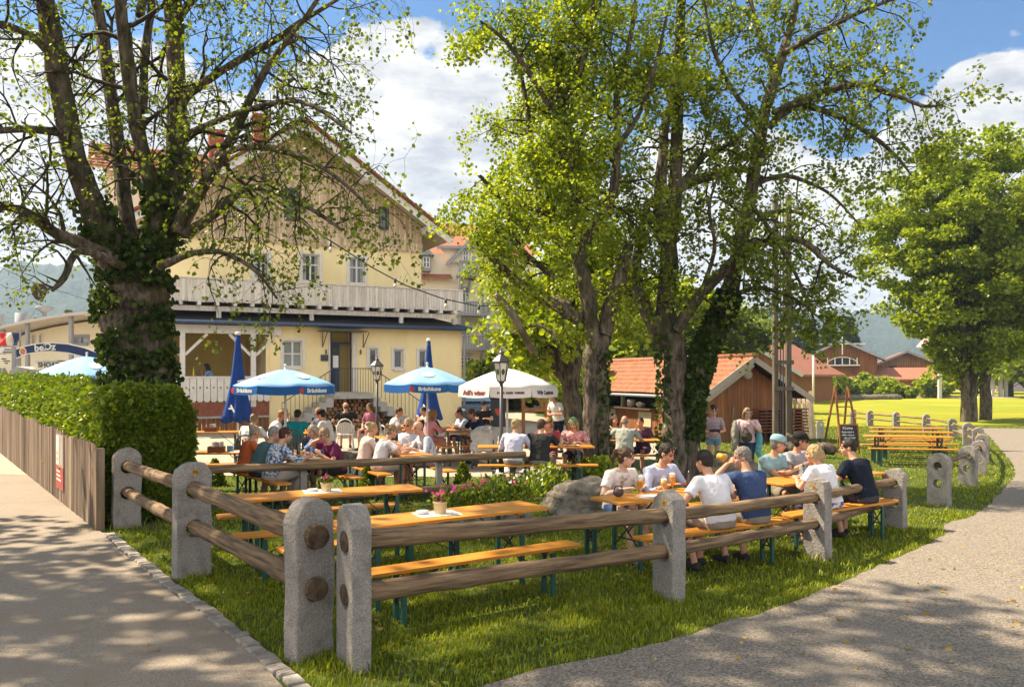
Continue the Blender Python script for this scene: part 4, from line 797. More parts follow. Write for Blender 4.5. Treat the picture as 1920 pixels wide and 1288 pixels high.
    for y, lab in ((h0 + 2.0, 'pale ceramic jug standing on the counter of the hut'), (h0 + 1.2, 'white bowl of bread standing on the counter of the hut')):
        mb = MB(); mb.lathe([(.12, 0), (.2, .12), (.18, .3), (.1, .34)] if 'jug' in lab else [(.1, 0), (.22, .15), (.2, .22), (.02, .26)], n=12); o = mb.build('jug' if 'jug' in lab else 'bread_bowl', m_wht); o.location = T(.0, y, 1.092); tag(o, lab, 'jug' if 'jug' in lab else 'bowl')
    # folded red brown benches leaning in a stack at the gable
    B = thing('bench_stack', 'stack of red brown folded benches against the hut gable', 'bench stack', T(2.95, -.55, 0), ang); mb = MB()
    for i in range(8): mb.bb(-1.05 + R.uniform(-.03, .03), 1.05 + R.uniform(-.03, .03), -.28 + R.uniform(-.02, .02), .2, .35 + .115 * i, .40 + .115 * i)
    mb.build('planks', nmat('red_brown', (.20, .065, .035), (.14, .045, .025), scale=4, rough=.8), B); mb = MB(); [mb.bb(x - .03, x + .03, -.2, .15, 0, 1.2) for x in (-.8, -.4, 0, .4, .8)]; mb.build('legs', m_dkwood, B)
    wd = thing('plank_pile', 'bleached planks leaning behind the wooden mast, at the hut corner', 'plank pile', T(4.45, .2, 0), ang); mb = MB(); [mb.bar((x, -.1 - .02 * i, 0), (x + .25, .35, 1.5 + .08 * i), .12, .025) for i, x in enumerate((-.2, 0, .2, .4, .55))]; mb.build('planks', m_clad, wd)
    return T
foldtex_b = bpy.data.textures.new('paper_folds', 'CLOUDS'); foldtex_b.noise_scale = .15
def soft(o, vox, disp=0, tex=None, it=2, f=.5):
    m = o.modifiers.new('surface', 'REMESH'); m.mode = 'VOXEL'; m.voxel_size = vox; m.use_smooth_shade = True
    if it: s = o.modifiers.new('smooth', 'SMOOTH'); s.iterations = it; s.factor = f
    if disp: d = o.modifiers.new('folds', 'DISPLACE'); d.texture = tex; d.strength = disp; d.mid_level = .5
    return o
HT = hut()
def barn(label, px, D, wd, ln, ze, zr, ang, wallm, roofm, balcony=False, ov=.9, name='barn', lowm=None):
    g = -.3; P = at(px, 705, D); root = thing(name, label, 'barn', (P.x, P.y, g), ang, None)
    mb = MB(); boards(mb, -wd / 2, wd / 2, 0 if not lowm else ze * .45, 0, 0, .3, .05, .02, zf=lambda x: zr - .2 - (zr - ze) * abs(x) / (wd / 2)); mb.build('gable_boards', wallm, root); mb = MB(); mb.bb(-wd / 2 + .05, wd / 2 - .05, .06, ln, 0, ze - .05); mb.build('wall', wallm, root)
    if lowm: mb = MB(); mb.bb(-wd / 2, wd / 2, -.05, .055, 0, ze * .45 - .01); mb.build('base_wall', lowm, root)
    e = wd / 2 + ov; zz = ze - (zr - ze) * ov / (wd / 2); rf = MB()
    for s in (-1, 1): Pq = [Vector((0, -ov, zr)), Vector((s * e, -ov, zz)), Vector((s * e, ln + ov, zz)), Vector((0, ln + ov, zr))]; rf.add(Pq + [p - Vector((0, 0, .18)) for p in Pq], [(0, 1, 2, 3), (7, 6, 5, 4), (0, 4, 5, 1), (1, 5, 6, 2), (2, 6, 7, 3)])
    o = rf.build('roof', roofm, root); bb = MB(); [bb.bar((0, -ov - .05, zr - .12), (s * e, -ov - .05, zz - .12), .06, .28, up=(0, 0, 1)) for s in (-1, 1)]; bb.build('barge_board', m_bluegrey, o)
    if balcony:
        b = MB(); [b.bar((1.7 * math.cos(q), -1.0, ze - 1.2 + .9 * math.sin(q)), (1.7 * math.cos(q + .2), -1.0, ze - 1.2 + .9 * math.sin(q + .2)), .07) for q in [.2 + .2 * i for i in range(14)]]; b.bb(-1.9, 1.9, -1.1, -.05, ze - 1.3, ze - 1.18); [b.bb(x - .05, x + .05, -1.05, -1, ze - 1.15, ze - .4) for x in (-1.6, -.8, 0, .8, 1.6)]; b.build('balcony', m_wht, root); w_ = MB(); w_.bb(-1.1, 1.1, -.08, -.03, ze - 1.1, ze - .35); w_.build('window', m_pane, root)
        b = MB(); b.bb(-.06, .06, -1, -.88, ze, zr + .3); b.bb(-2.5, 2.5, -.98, -.9, ze + 1.2, ze + 1.3); b.build('gable_truss', m_wht, root)
    else:
        w_ = MB(); w_.bb(-2.2, -1.2, -.08, -.03, ze * .75, ze * .75 + .9); w_.bb(1.8, 2.6, -.1, -.06, .6, 1.6); w_.build('window', m_deep, root)
    return root
barn('low brown barn with a wide red roof right behind the hut', 1400, 74, 8.4, 15, 3.1, 5.7, rad(-33), m_brown, m_tile2, lowm=m_concrete)
barn('dark brown barn with a white arched balcony and red roof', 1580, 98, 7.4, 15, 4.9, 6.7, rad(-24), m_brown, m_tile2, True)
barn('long red roofed shed with a yellow board front behind the maples', 1762, 97, 8, 9, 2.3, 3.4, rad(70), nmat('yellow_boards', (.40, .20, .05), (.30, .14, .035), scale=3, stretch=(3, 3, .3), rough=.8, island=.15), m_tile2)
barn('brown barn with a red roof behind the first maple trunk', 1700, 112, 9, 12, 3.8, 5.8, rad(-20), m_brown, m_tile2)
barn('pink washed house with a big pale red roof glimpsed through the maple', 1905, 132, 11, 12, 8, 12, rad(30), plain('pink_wash', (.5, .38, .36)), plain('pale_red_roof', (.55, .30, .28)), name='house')
for i, px in enumerate((1762, 1826, 1861, 1876, 1886)):
    P = at(px, 705, 94 if i else 88); o = MB(); o.bb(-.16, .16, -.16, .16, 0, 2.3 if i else 3.6); o = o.build('stone_pillar', plain('pale_stone', (.48, .46, .43), rough=.9)); o.location = (P.x, P.y, -.3); tag(o, ['slim twin post by the meadow road in front of the yellow shed', 'pale pillar at the end of the red roofed shed', 'first pale pillar right of the maple trunk, across the meadow', 'second pale pillar right of the maple trunk, across the meadow', 'third pale pillar right of the maple trunk, across the meadow'][i], 'pillar')
# hills and the air in front of them
def hills():
    for nm, x0, x1, y0, y1, prof, seed in (('left_hills', -900, 60, 700, 1150, lambda x: 118 * math.exp(-((x + 520) / 330) ** 2) + 30, 1), ('right_mountain', 120, 1150, 950, 1300, lambda x: 70 * math.exp(-((x - 560) / 300) ** 2) + 28 + 18 * math.exp(-((x - 400) / 60) ** 2), 2)):
        nx, ny = 120, 30; rg = np.random.default_rng(seed); X = np.linspace(x0, x1, nx); Y = np.linspace(y0, y1, ny); gx, gy = np.meshgrid(X, Y); b = np.array([prof(x) for x in X])[None, :] * np.sin(np.linspace(.02, 1.6, ny))[:, None]
        b += (rg.normal(0, 1, b.shape) * 5 + 7 * np.sin(gx * .035) * np.sin(gy * .03)) * np.minimum(1, b / 40); i = (np.arange(ny - 1)[:, None] * nx + np.arange(nx - 1)).ravel()
        o = npmesh(nm, np.column_stack([gx.ravel(), gy.ravel(), b.ravel() - 2]), np.column_stack([i, i + 1, i + nx + 1, i + nx]), m_forest, smooth=False); tag(o, kind='structure')
m_forest = nmat('forest_hill', (.032, .055, .022), (.015, .028, .014), scale=.06, rough=1, coord='Position', bump=1, bscale=.12, bdist=8)
hills()
def haze():
    mb = MB(); mb.bb(-1000, 1250, -210, 1320, -3.5, 172); m, N, L = nodes('haze_air'); o = N.new('ShaderNodeOutputMaterial'); v = N.new('ShaderNodeVolumePrincipled'); v.inputs['Color'].default_value = (.60, .78, 1, 1); v.inputs['Density'].default_value = .00038; v.inputs['Anisotropy'].default_value = .2; L.new(v.outputs[0], o.inputs['Volume']); tag(mb.build('haze', m), kind='stuff')
if USE_HAZE: haze()
# ------------------------------------------------------------------ trees
class Tree:
    def __init__(s, seed): s.r = random.Random(seed); s.big = []; s.tw = []; s.lp = []; s.ld = []
    def vec(s): return Vector((s.r.gauss(0, 1), s.r.gauss(0, 1), s.r.gauss(0, 1)))
    def limb(s, pts, radii, sub=True, nseg=4, wob=.02):             # smooth limb through given points; returns samples
        P = [Vector(p) for p in pts]; out = []; rr = []
        for i in range(len(P) - 1):
            p0 = P[max(i - 1, 0)]; p1 = P[i]; p2 = P[i + 1]; p3 = P[min(i + 2, len(P) - 1)]
            for k in range(nseg):
                t = k / nseg; q = .5 * ((2 * p1) + (p2 - p0) * t + (2 * p0 - 5 * p1 + 4 * p2 - p3) * t * t + (3 * p1 - p0 - 3 * p2 + p3) * t ** 3)
                r = radii[i] * (1 - t) + radii[i + 1] * t; out.append(q + s.vec() * r * wob * 3); rr.append(r * s.r.uniform(.94, 1.08))
        out.append(P[-1]); rr.append(radii[-1]); s.big.append((out, rr)); return out, rr
    def spawn(s, line, n, t0, t1, L, levels, drop=-.1, spread=1.0, bias=None, leaf=3, lsp=.10, rmul=.45, wander=.22, kids=(5, 4, 3)):
        out, rr = line; k = len(out) - 1
        for i in range(n):
            t = t0 + (t1 - t0) * (i + s.r.random()) / n; j = min(int(t * k), k - 1); p = out[j].lerp(out[j + 1], t * k - j); d = (out[j + 1] - out[j]).normalized(); v = s.vec(); v = (v - d * v.dot(d)).normalized()
            if bias is not None: v = (v + Vector(bias)).normalized()
            dd = (d * s.r.uniform(.15, .7) + v * spread).normalized()
            s.grow(p, dd, L * s.r.uniform(.6, 1.25) * (1.1 - .45 * t), min(rr[j] * rmul, .045 * L / 2 + .006), levels, drop, leaf, lsp, wander, kids)
    def grow(s, p, d, L, r, lev, drop, leaf, lsp, wander, kids):
        n = max(3, min(9, int(L / .16))) if lev > 0 else 3; seg = L / n; pts = [p.copy()]; rads = [r]; q = p.copy(); d = d.copy()
        for i in range(n):
            d = (d + s.vec() * wander + Vector((0, 0, drop * (i + 1) / n))).normalized(); q = q + d * seg; pts.append(q.copy()); rads.append(max(r * (1 - .8 * (i + 1) / n), .0022))
            if lev > 0 and i >= 1:
                for _ in range(1 if s.r.random() < kids[min(lev, len(kids)) - 1] / n * 1.2 else 0):
                    v = s.vec(); v = (v - d * v.dot(d)).normalized(); s.grow(q, (d * s.r.uniform(.3, .9) + v * .9).normalized(), L * s.r.uniform(.35, .6), rads[-1] * .7, lev - 1, drop, leaf, lsp, wander, kids)
        s.tw.append((pts, rads))
        if lev <= 1:
            m = leaf if lev == 0 else max(1, leaf // 2)
            for _ in range(m):
                t = s.r.uniform(.4, 1.0); j = min(int(t * n), n - 1); c = pts[j].lerp(pts[j + 1], t * n - j); s.lp.append(c + s.vec() * lsp); s.ld.append((d + s.vec() * .9).normalized())
            s.lp.append(q.copy()); s.ld.append(d)
    def mesh(s, lines, sides, name, mat, parent, caps=False, flare=None, base=Vector((0, 0, 0))):
        V = []; Q = []; o = 0
        for pts, rads in lines:
            n = len(pts); A = np.array([p[:] for p in pts]) - np.array(base[:]); T = np.gradient(A, axis=0); T /= np.linalg.norm(T, axis=1)[:, None] + 1e-9
            u = np.cross(T, np.array([.31, .17, .93])); u /= np.linalg.norm(u, axis=1)[:, None] + 1e-9; w_ = np.cross(T, u); k = sides
            a = np.arange(k) * 2 * np.pi / k; rr = np.array(rads)[:, None]
            if k > 6: rr = rr * (1 + .07 * np.sin(3 * a + 1.1 * o)[None, :] + .05 * NR.normal(0, 1, (n, k)))
            ring = A[:, None, :] + (u[:, None, :] * np.cos(a)[None, :, None] + w_[:, None, :] * np.sin(a)[None, :, None]) * rr[:, :, None]
            V.append(ring.reshape(-1, 3)); i = np.arange(n - 1)[:, None] * k; j = np.arange(k)[None, :]; jj = (j + 1) % k
            Q.append(np.stack([i + j, i + jj, i + k + jj, i + k + j], -1).reshape(-1, 4) + o); o += n * k
        return npmesh(name, np.concatenate(V), np.concatenate(Q), mat, parent, smooth=True)
    def finish(s, label, base, bark, leafm, lsize, name='tree', cat='tree', group=None, twig=None, extra=None):
        b = Vector(base); root = thing(name, label, cat, b, 0, group)
        s.mesh(s.big, 14, 'trunk', bark, root, base=b)
        if s.tw: s.mesh(s.tw, 4, 'branches', twig or m_twig, root, base=b)
        if s.lp:
            P = np.array([p[:] for p in s.lp]) - np.array(b[:]); D = np.array([p[:] for p in s.ld]); D[:, 2] -= .25
            leafmesh(P, D, NR.uniform(lsize[0], lsize[1], len(P)), leafm, 'crown', root, .46, .16, 1.6)
        print(label, 'leaves', len(s.lp), 'twigs', len(s.tw)); return root
def PX(lst, D0=None): return [at(a[0], a[1], a[2] if len(a) > 3 else D0) for a in lst]
def RD(lst, D0=None): return [a[-1] * (a[2] if len(a) > 3 else D0) / FPX for a in lst]
def ivy_on(root, pts, rads, n, size, sp=.04, mat=None):
    A = np.array([p[:] for p in pts]); k = len(A) - 1; t = NR.random(n) * k; j = np.minimum(t.astype(int), k - 1); f = (t - j)[:, None]; C = A[j] * (1 - f) + A[j + 1] * f; r = np.array(rads)[j]
    T = A[j + 1] - A[j]; T /= np.linalg.norm(T, axis=1)[:, None]; v = NR.normal(size=(n, 3)); v -= T * (v * T).sum(1)[:, None]; v /= np.linalg.norm(v, axis=1)[:, None]
    P = C + v * (r * (1.0 + .05) + np.abs(NR.normal(0, sp, n)))[:, None] - np.array(root.location[:]); Dd = v * .5 + NR.normal(0, .35, (n, 3)) + np.array([0, 0, -.75])
    return leafmesh(P, Dd, NR.uniform(size[0], size[1], n), mat or m_ivy, 'ivy', root, .5, .12)
def left_tree():
    t = Tree(3); D = 14.0
    trunk = [(266, 800, 56), (265, 740, 54), (260, 680, 51), (256, 600, 52), (252, 520, 55), (250, 455, 57)]
    t.limb(PX(trunk, D), RD(trunk, D), wob=.03)
    L = []
    def lb(l): o = t.limb(PX(l), [.88 * q for q in RD(l)]); L.append(o); return o
    a1 = lb([(225, 500, 14, 34), (185, 415, 13.8, 27), (143, 300, 13.5, 24), (110, 133, 13.2, 22), (85, 0, 13, 19), (60, -160, 12.8, 15), (40, -330, 12.6, 9)])
    a2 = lb([(245, 480, 14.2, 24), (238, 400, 14.3, 16), (217, 250, 14.5, 14), (197, 100, 14.8, 13), (178, -20, 15, 11), (160, -180, 15.2, 7)])
    a3 = lb([(300, 470, 13.9, 24), (296, 385, 13.8, 18), (262, 270, 13.6, 15), (240, 133, 13.4, 14), (225, 0, 13.2, 12), (205, -200, 13, 8)])
    a4 = lb([(305, 460, 14, 28), (325, 360, 14, 21), (331, 200, 14, 20), (326, 0, 14, 18), (318, -170, 14, 13), (310, -320, 14, 8)])
    a5 = lb([(335, 430, 13.8, 17), (367, 372, 13.6, 14), (433, 262, 13.2, 11), (480, 165, 12.9, 8), (513, 110, 12.7, 7), (575, 30, 12.4, 5), (620, -40, 12.2, 3)])
    a6 = lb([(335, 205, 14, 10), (360, 175, 13.8, 9), (417, 133, 13.5, 8), (520, 73, 13.2, 7), (567, 40, 13, 5.5), (650, -10, 12.8, 3)])
    a7 = lb([(350, 440, 13.6, 12), (410, 395, 13.2, 9), (470, 352, 12.8, 7), (560, 380, 12.4, 5), (640, 430, 12.2, 3)])
    a8 = lb([(340, 420, 13.5, 10), (420, 290, 13, 7), (540, 285, 12.4, 5.5), (640, 340, 12, 4), (700, 400, 11.8, 2.5)])
    a9 = lb([(225, 490, 13.6, 16), (110, 440, 13, 12), (40, 395, 12.6, 9), (-60, 380, 12.2, 7)])
    a10 = lb([(150, 260, 13.6, 10), (80, 245, 13, 8), (0, 245, 12.5, 7), (-80, 260, 12, 5)])
    a11 = lb([(110, 120, 13.2, 10), (60, 70, 13, 8), (0, 45, 12.6, 7), (-70, 30, 12.2, 5)])
    a12 = lb([(262, 30, 14.5, 9), (282, -60, 14.8, 8), (300, -160, 15, 6)]); a13 = lb([(268, 210, 14.3, 9), (272, 100, 14.6, 9), (285, 0, 14.8, 8), (300, -120, 15, 5)])
    a14 = lb([(230, 500, 13.4, 9), (150, 470, 12.8, 8), (120, 520, 12.4, 7), (98, 545, 12.2, 4)])
    a15 = lb([(330, 40, 13.8, 9), (420, -70, 13.4, 7), (520, -150, 13, 4)]); a16 = lb([(345, 255, 13.8, 7), (440, 215, 13, 6), (560, 190, 12.4, 4.5), (660, 250, 12, 2.5)])
    a17 = lb([(300, 500, 13.2, 9), (390, 470, 12.6, 6), (470, 500, 12.3, 4), (520, 560, 12.2, 2.5)])
    K = (8, 12, 6)
    for o, n, Ln in ((a1, 9, 2.0), (a2, 9, 1.7), (a3, 8, 1.7), (a4, 10, 1.9), (a13, 5, 1.3), (a12, 4, 1.4)): t.spawn(o, int(n * 1.05), .25, 1, Ln, 2, drop=-.10, leaf=3, lsp=.05, kids=K)
    for o, n, Ln in ((a5, 16, 1.5), (a6, 13, 1.5), (a7, 15, 1.35), (a8, 16, 1.5), (a15, 9, 1.6), (a16, 13, 1.3), (a17, 9, 1.1)): t.spawn(o, int(n * 1.05), .2, 1, Ln, 2, drop=-.26, leaf=3, lsp=.05, kids=K)
    for o, n, Ln in ((a9, 13, 1.5), (a10, 11, 1.5), (a11, 10, 1.5), (a14, 5, .9)): t.spawn(o, int(n * 1.05), .2, 1, Ln, 2, drop=-.22, leaf=3, lsp=.05, kids=K)
    root = t.finish('big gnarled maple with many stems and an ivy clad trunk behind the hedge', (-6.26, 14, 0), m_bark, m_leafA, (.04, .078))
    P, Rr = t.big[0]; ivy_on(root, P, [r * 1.0 for r in Rr], 4600, (.065, .115), .06)
    for l in (L[0], L[2], L[3]): ivy_on(root, l[0][:7], l[1][:7], 350, (.07, .13), .05)
left_tree()
def twin_tree():
    t = Tree(8); D = 17.0
    def lb(l): return t.limb(PX(l, D), RD(l, D))
    lb([(1107, 905, 21), (1107, 840, 16), (1110, 760, 15), (1109, 690, 15), (1112, 640, 16), (1105, 575, 15), (1088, 500, 14)])
    t.limb(PX([(1131, 905, 18), (1130, 840, 14), (1127, 740, 13), (1126, 670, 12), (1135, 630, 12)], D), RD([(1131, 905, 18), (1130, 840, 14), (1127, 740, 13), (1126, 670, 12), (1135, 630, 12)], D))
    s1 = lb([(1088, 500, 14), (1080, 430, 12), (1062, 350, 10), (1052, 250, 10), (1050, 170, 9), (1046, 70, 7), (1040, -60, 5), (1035, -180, 3)])
    s2 = lb([(1135, 630, 15), (1148, 560, 14), (1162, 520, 12), (1180, 455, 10)])
    s3 = t.limb([at(1090, 460, 17), at(1128, 405, 16.8), at(1151, 350, 16.6), at(1158, 250, 16.4), at(1158, 171, 16.2), at(1185, 60, 16), at(1200, -80, 16)], [.11, .10, .09, .075, .06, .045, .03])
    s4 = t.limb([at(1085, 600, 17), at(1020, 560, 16.6), at(960, 520, 16.2), at(895, 455, 15.8)], [.14, .11, .08, .04]); s5 = t.limb([at(1075, 570, 17), at(1010, 555, 17.5), at(950, 540, 18), at(870, 520, 18.3)], [.08, .07, .05, .03])
    s6 = t.limb([at(1055, 460, 17.2), at(1020, 400, 17), at(1000, 300, 17.2), at(985, 180, 17.2), at(960, 60, 17)], [.09, .08, .07, .05, .03])
    s7 = t.limb([at(1060, 420, 17), at(1000, 390, 16), at(940, 370, 15.4), at(900, 330, 15)], [.07, .06, .05, .03]); s8 = t.limb([at(1052, 240, 17), at(1000, 150, 16.4), at(950, 80, 16), at(900, 40, 15.8)], [.06, .05, .04, .02])
    s9 = t.limb([at(1050, 200, 17), at(1090, 130, 16.2), at(1110, 20, 15.8), at(1120, -120, 15.6)], [.07, .06, .045, .02]); s10 = t.limb([at(1054, 300, 17), at(1090, 260, 18), at(1110, 170, 18.8), at(1120, 60, 19.2)], [.07, .06, .045, .02])
    s11 = t.limb([at(1156, 280, 16.4), at(1200, 210, 16), at(1230, 120, 15.6), at(1250, 30, 15.4)], [.05, .045, .035, .02]); s12 = t.limb([at(1040, 520, 16.8), at(990, 480, 16), at(930, 420, 15.6)], [.06, .05, .03]); s13 = t.limb([at(1050, 640, 17.2), at(1010, 610, 17.4), at(960, 625, 17.6)], [.05, .035, .02])
    K = (7, 10, 5)
    for o, n, Ln in ((s1, 24, 1.45), (s3, 16, 1.3), (s4, 9, .8), (s5, 3, .5), (s6, 17, 1.3), (s7, 12, 1.15), (s8, 12, 1.2), (s9, 11, 1.2), (s10, 10, 1.2), (s11, 9, 1.1), (s12, 10, 1.0), (s2, 6, .8)): t.spawn(o, n, .15, 1, Ln, 2, drop=-.05, leaf=24, lsp=.11, kids=K)
    root = t.finish('twin trunked tree with dense yellow green leaves rising beside the boulder', (1.71, 17, 0), m_bark, m_leafB, (.048, .088))
    P, Rr = t.big[1]; ivy_on(root, P[2:14], [r * .9 for r in Rr[2:14]], 420, (.06, .11), .03)
    d = MB(); pts = [at(1000, 660, 16.6), at(985, 632, 16.4), at(962, 590, 16.1), at(945, 572, 16), at(930, 552, 15.9)]; d.tube([p - root.location for p in pts], [.07, .075, .08, .085, .06], 9); d.build('cut_limb', m_barkpale, root)
twin_tree()
def back_tree():
    t = Tree(21); D = 22.0
    def lb(l): return t.limb(PX(l, D), RD(l, D))
    lb([(1078, 838, 19), (1076, 790, 17), (1071, 740, 16), (1065, 700, 16)])
    s1 = lb([(1062, 705, 12), (1050, 680, 9), (1046, 640, 8), (1048, 600, 8), (1046, 540, 6), (1035, 470, 4)]); s2 = lb([(1070, 720, 15), (1080, 660, 12), (1080, 600, 12), (1075, 520, 9), (1060, 420, 6), (1050, 330, 4)])
    s3 = lb([(1062, 715, 9), (1040, 690, 7), (1034, 660, 6), (1020, 640, 4)])
    for o, n, Ln in ((s1, 12, 1.5), (s2, 20, 1.8), (s3, 5, 1.0)): t.spawn(o, n, .3, 1, Ln, 2, drop=-.05, leaf=12, lsp=.14, kids=(6, 9, 5))
    t.finish('leafy tree with a pale forked stem behind the white parasol', (1.64, 22, 0), m_bark, m_leafB, (.12, .20))
back_tree()
def ivy_tree():
    t = Tree(14); D = 17.6
    def lb(l, D0=D): return t.limb(PX(l, D0), RD(l, D0))
    lb([(1270, 905, 30), (1266, 840, 24), (1264, 760, 21), (1266, 690, 22), (1262, 630, 23)])
    m1 = lb([(1250, 650, 16), (1224, 602, 15), (1203, 566, 13), (1193, 520, 10), (1200, 450, 8), (1215, 380, 6)])
    m2 = lb([(1258, 640, 20), (1246, 597, 18), (1252, 524, 17), (1252, 460, 17), (1240, 428, 16), (1238, 380, 13), (1242, 310, 10), (1246, 250, 8), (1262, 170, 6), (1270, 60, 5), (1275, -80, 3)])
    m3 = lb([(1250, 460, 15), (1264, 395, 13), (1268, 303, 12), (1270, 230, 10), (1274, 143, 9), (1278, 40, 7), (1285, -110, 5), (1290, -240, 3)])
    m4 = lb([(1250, 410, 11), (1275, 352, 10), (1326, 333, 9), (1365, 322, 8), (1395, 318, 6), (1430, 335, 4)]); m5 = lb([(1255, 372, 8), (1290, 330, 7), (1319, 293, 6), (1350, 280, 4), (1400, 250, 3)])
    m6 = t.limb([at(1268, 619, 17.4), at(1305, 563, 17.2), at(1358, 507, 17), at(1405, 468, 16.8), at(1436, 454, 16.6), at(1500, 450, 16.2), at(1560, 500, 15.9), at(1607, 522, 15.7)], [.12, .12, .11, .10, .08, .06, .04, .02])
    iv = lb([(1290, 895, 17), (1296, 820, 16), (1302, 740, 16), (1320, 660, 18), (1345, 600, 18), (1368, 545, 16), (1393, 440, 13), (1414, 330, 12), (1430, 230, 11), (1452, 150, 10), (1480, 60, 7), (1505, -50, 5), (1520, -180, 3)])
    r1 = t.limb([at(1450, 215, 17.4), at(1500, 190, 17), at(1556, 170, 16.6), at(1610, 158, 16.3), at(1680, 180, 16), at(1735, 200, 15.8), at(1770, 195, 15.6)], [.10, .085, .075, .06, .045, .03, .015])
    r2 = t.limb([at(1440, 240, 17.4), at(1495, 200, 17.2), at(1587, 225, 17), at(1669, 282, 16.8), at(1710, 330, 16.6)], [.08, .07, .055, .035, .015]); r3 = t.limb([at(1470, 100, 17.5), at(1540, 60, 17), at(1620, 20, 16.6), at(1700, -10, 16.3)], [.07, .055, .04, .02])
    r4 = t.limb([at(1410, 350, 17.6), at(1470, 330, 17.8), at(1550, 360, 18), at(1610, 420, 18.2)], [.06, .05, .035, .015]); r5 = t.limb([at(1395, 440, 17.6), at(1440, 400, 18.4), at(1500, 400, 19), at(1560, 430, 19.4)], [.06, .05, .035, .015]); r6 = t.limb([at(1430, 240, 17.6), at(1380, 180, 17.2), at(1340, 100, 16.8), at(1320, 0, 16.5)], [.06, .05, .04, .02])
    x2 = t.limb([at(1405, 380, 17.6), at(1450, 440, 17), at(1500, 530, 16.6), at(1530, 610, 16.4)], [.06, .045, .03, .012]); x3 = t.limb([at(1310, 560, 17.2), at(1340, 470, 16.6), at(1330, 390, 16.2), at(1350, 320, 16)], [.05, .04, .03, .012])
    r7 = t.limb([at(1362, 560, 17.6), at(1420, 540, 17.2), at(1490, 560, 16.8), at(1540, 600, 16.6)], [.06, .05, .03, .015]); r8 = t.limb([at(1455, 140, 17.6), at(1420, 60, 18), at(1400, -40, 18.4)], [.06, .05, .03])
    K = (6, 9, 5)
    for o, n, Ln in ((m1, 9, 1.1), (m2, 16, 1.15), (m3, 16, 1.2), (m4, 9, 1.1), (m5, 8, 1.0), (r6, 8, 1.2), (r8, 6, 1.3)): t.spawn(o, int(n * 1.6), .3, 1, Ln, 2, drop=-.14, leaf=9, lsp=.08, kids=K)
    for o, n, Ln in ((iv, 14, 1.3), (m6, 13, 1.1), (r1, 14, 1.15), (r2, 12, 1.15), (r3, 12, 1.15), (r4, 9, 1.1), (r5, 8, 1.0), (r7, 12, 1.0), (x2, 14, 1.0), (x3, 10, .9)): t.spawn(o, int(n * 1.6), .45 if o is iv else .15, 1, Ln, 2, drop=-.2, leaf=6, lsp=.075, kids=K)
    root = t.finish('tall tree whose leaning second stem is wrapped in dark ivy', (3.50, 17.6, -.08), m_bark, m_leafA, (.05, .10))
    P, Rr = iv; ivy_on(root, P[4:21], [r * .92 for r in Rr[4:21]], 3000, (.08, .13), .035); P, Rr = t.big[0]; ivy_on(root, [p + Vector((-.22, -.05, 0)) for p in P[3:17]], [r * .45 for r in Rr[3:17]], 420, (.06, .11), .04)
    ivy_on(root, P, Rr, 160, (.05, .09), .02)
ivy_tree()
# crowns of clumped leaves for trees farther off
def clump_tree(name, label, x, y, h, w_, n, size, mat, z0=0.25, seed=1, trunk=.35, group=None, stems=1, lean=0, nclump=60, cat='tree', bark=None, flat=.5, bz=None, dense=.5, cs=1.0):
    rg = np.random.default_rng(seed); t = Tree(seed); g = float(gz(x, y)) if bz is None else bz; lines = []
    for k in range(stems):
        ox = (k - (stems - 1) / 2) * trunk * 1.6; tp = Vector((x + ox * 3 + lean, y, g + h * .86)); lines.append(t.limb([Vector((x + ox, y, g - .1)), Vector((x + ox * 1.1, y, g + h * .22)), Vector((x + ox * 1.8 + lean * .4, y + .2, g + h * .5)), tp], [trunk * 1.15, trunk * .85, trunk * .5, trunk * .08], nseg=5))
    C = []
    for i in range(nclump):
        v = rg.normal(size=3); v /= np.linalg.norm(v); rr = rg.random() ** .45; zz = z0 + (1 - z0) * (.5 + .5 * v[2] * rr); wf = .55 + .45 * math.sin(math.pi * min(1, (1 - (zz - z0) / (1 - z0)) ** .8 * .93 + .05))
        C.append((x + lean * zz + v[0] * rr * w_ / 2 * wf * 1.25, y + v[1] * rr * w_ / 2 * wf * 1.25, g + h * zz * .97))
    C = np.array(C)
    for c in C:
        o, r = lines[rg.integers(len(lines))]; tz = c[2] - rg.uniform(.05, .2) * h; j = int(np.argmin([abs(p.z - tz) for p in o])); t.tw.append(([o[j], o[j].lerp(Vector(c), .5) + Vector((0, 0, .03 * h)), Vector(c)], [max(r[j] * .15, .015), max(r[j] * .09, .012), .008]))
    k = rg.integers(nclump, size=n); cr = (.10 + .09 * rg.random(nclump)) * (w_ + h) / 2 * cs; v = rg.normal(size=(n, 3)); v /= np.linalg.norm(v, axis=1)[:, None]; P = C[k] + v * (cr[k] * rg.random(n) ** dense)[:, None] * np.array([1, 1, flat])
    Dd = rg.normal(0, .6, (n, 3)) + v * .6 + np.array([0, 0, .1]); b = Vector((x, y, g)); root = thing(name, label, cat, b, 0, group)
    t.mesh(t.big, 10, 'trunk', bark or m_bark, root, base=b); t.mesh(t.tw, 4, 'branches', m_twig, root, base=b)
    leafmesh(P - np.array(b[:]), Dd, rg.uniform(size[0], size[1], n), mat, 'crown', root, .5, .16, 1.6); return root
clump_tree('maple_tree', 'broad maple with two stems on the meadow, nearer the empty tables', 23.9, 43.5, 15.6, 8.2, 52000, (.12, .22), m_leafT, .13, 31, .22, 'maples on the meadow', 2, -.5, 270, flat=.5, dense=.6, cs=.44)
clump_tree('maple_tree', 'tall single stemmed maple on the meadow beside the gravel path', 25.9, 45.5, 16.6, 8.8, 52000, (.12, .22), m_leafT, .17, 32, .29, 'maples on the meadow', 1, .6, 270, flat=.5, dense=.6, cs=.44)
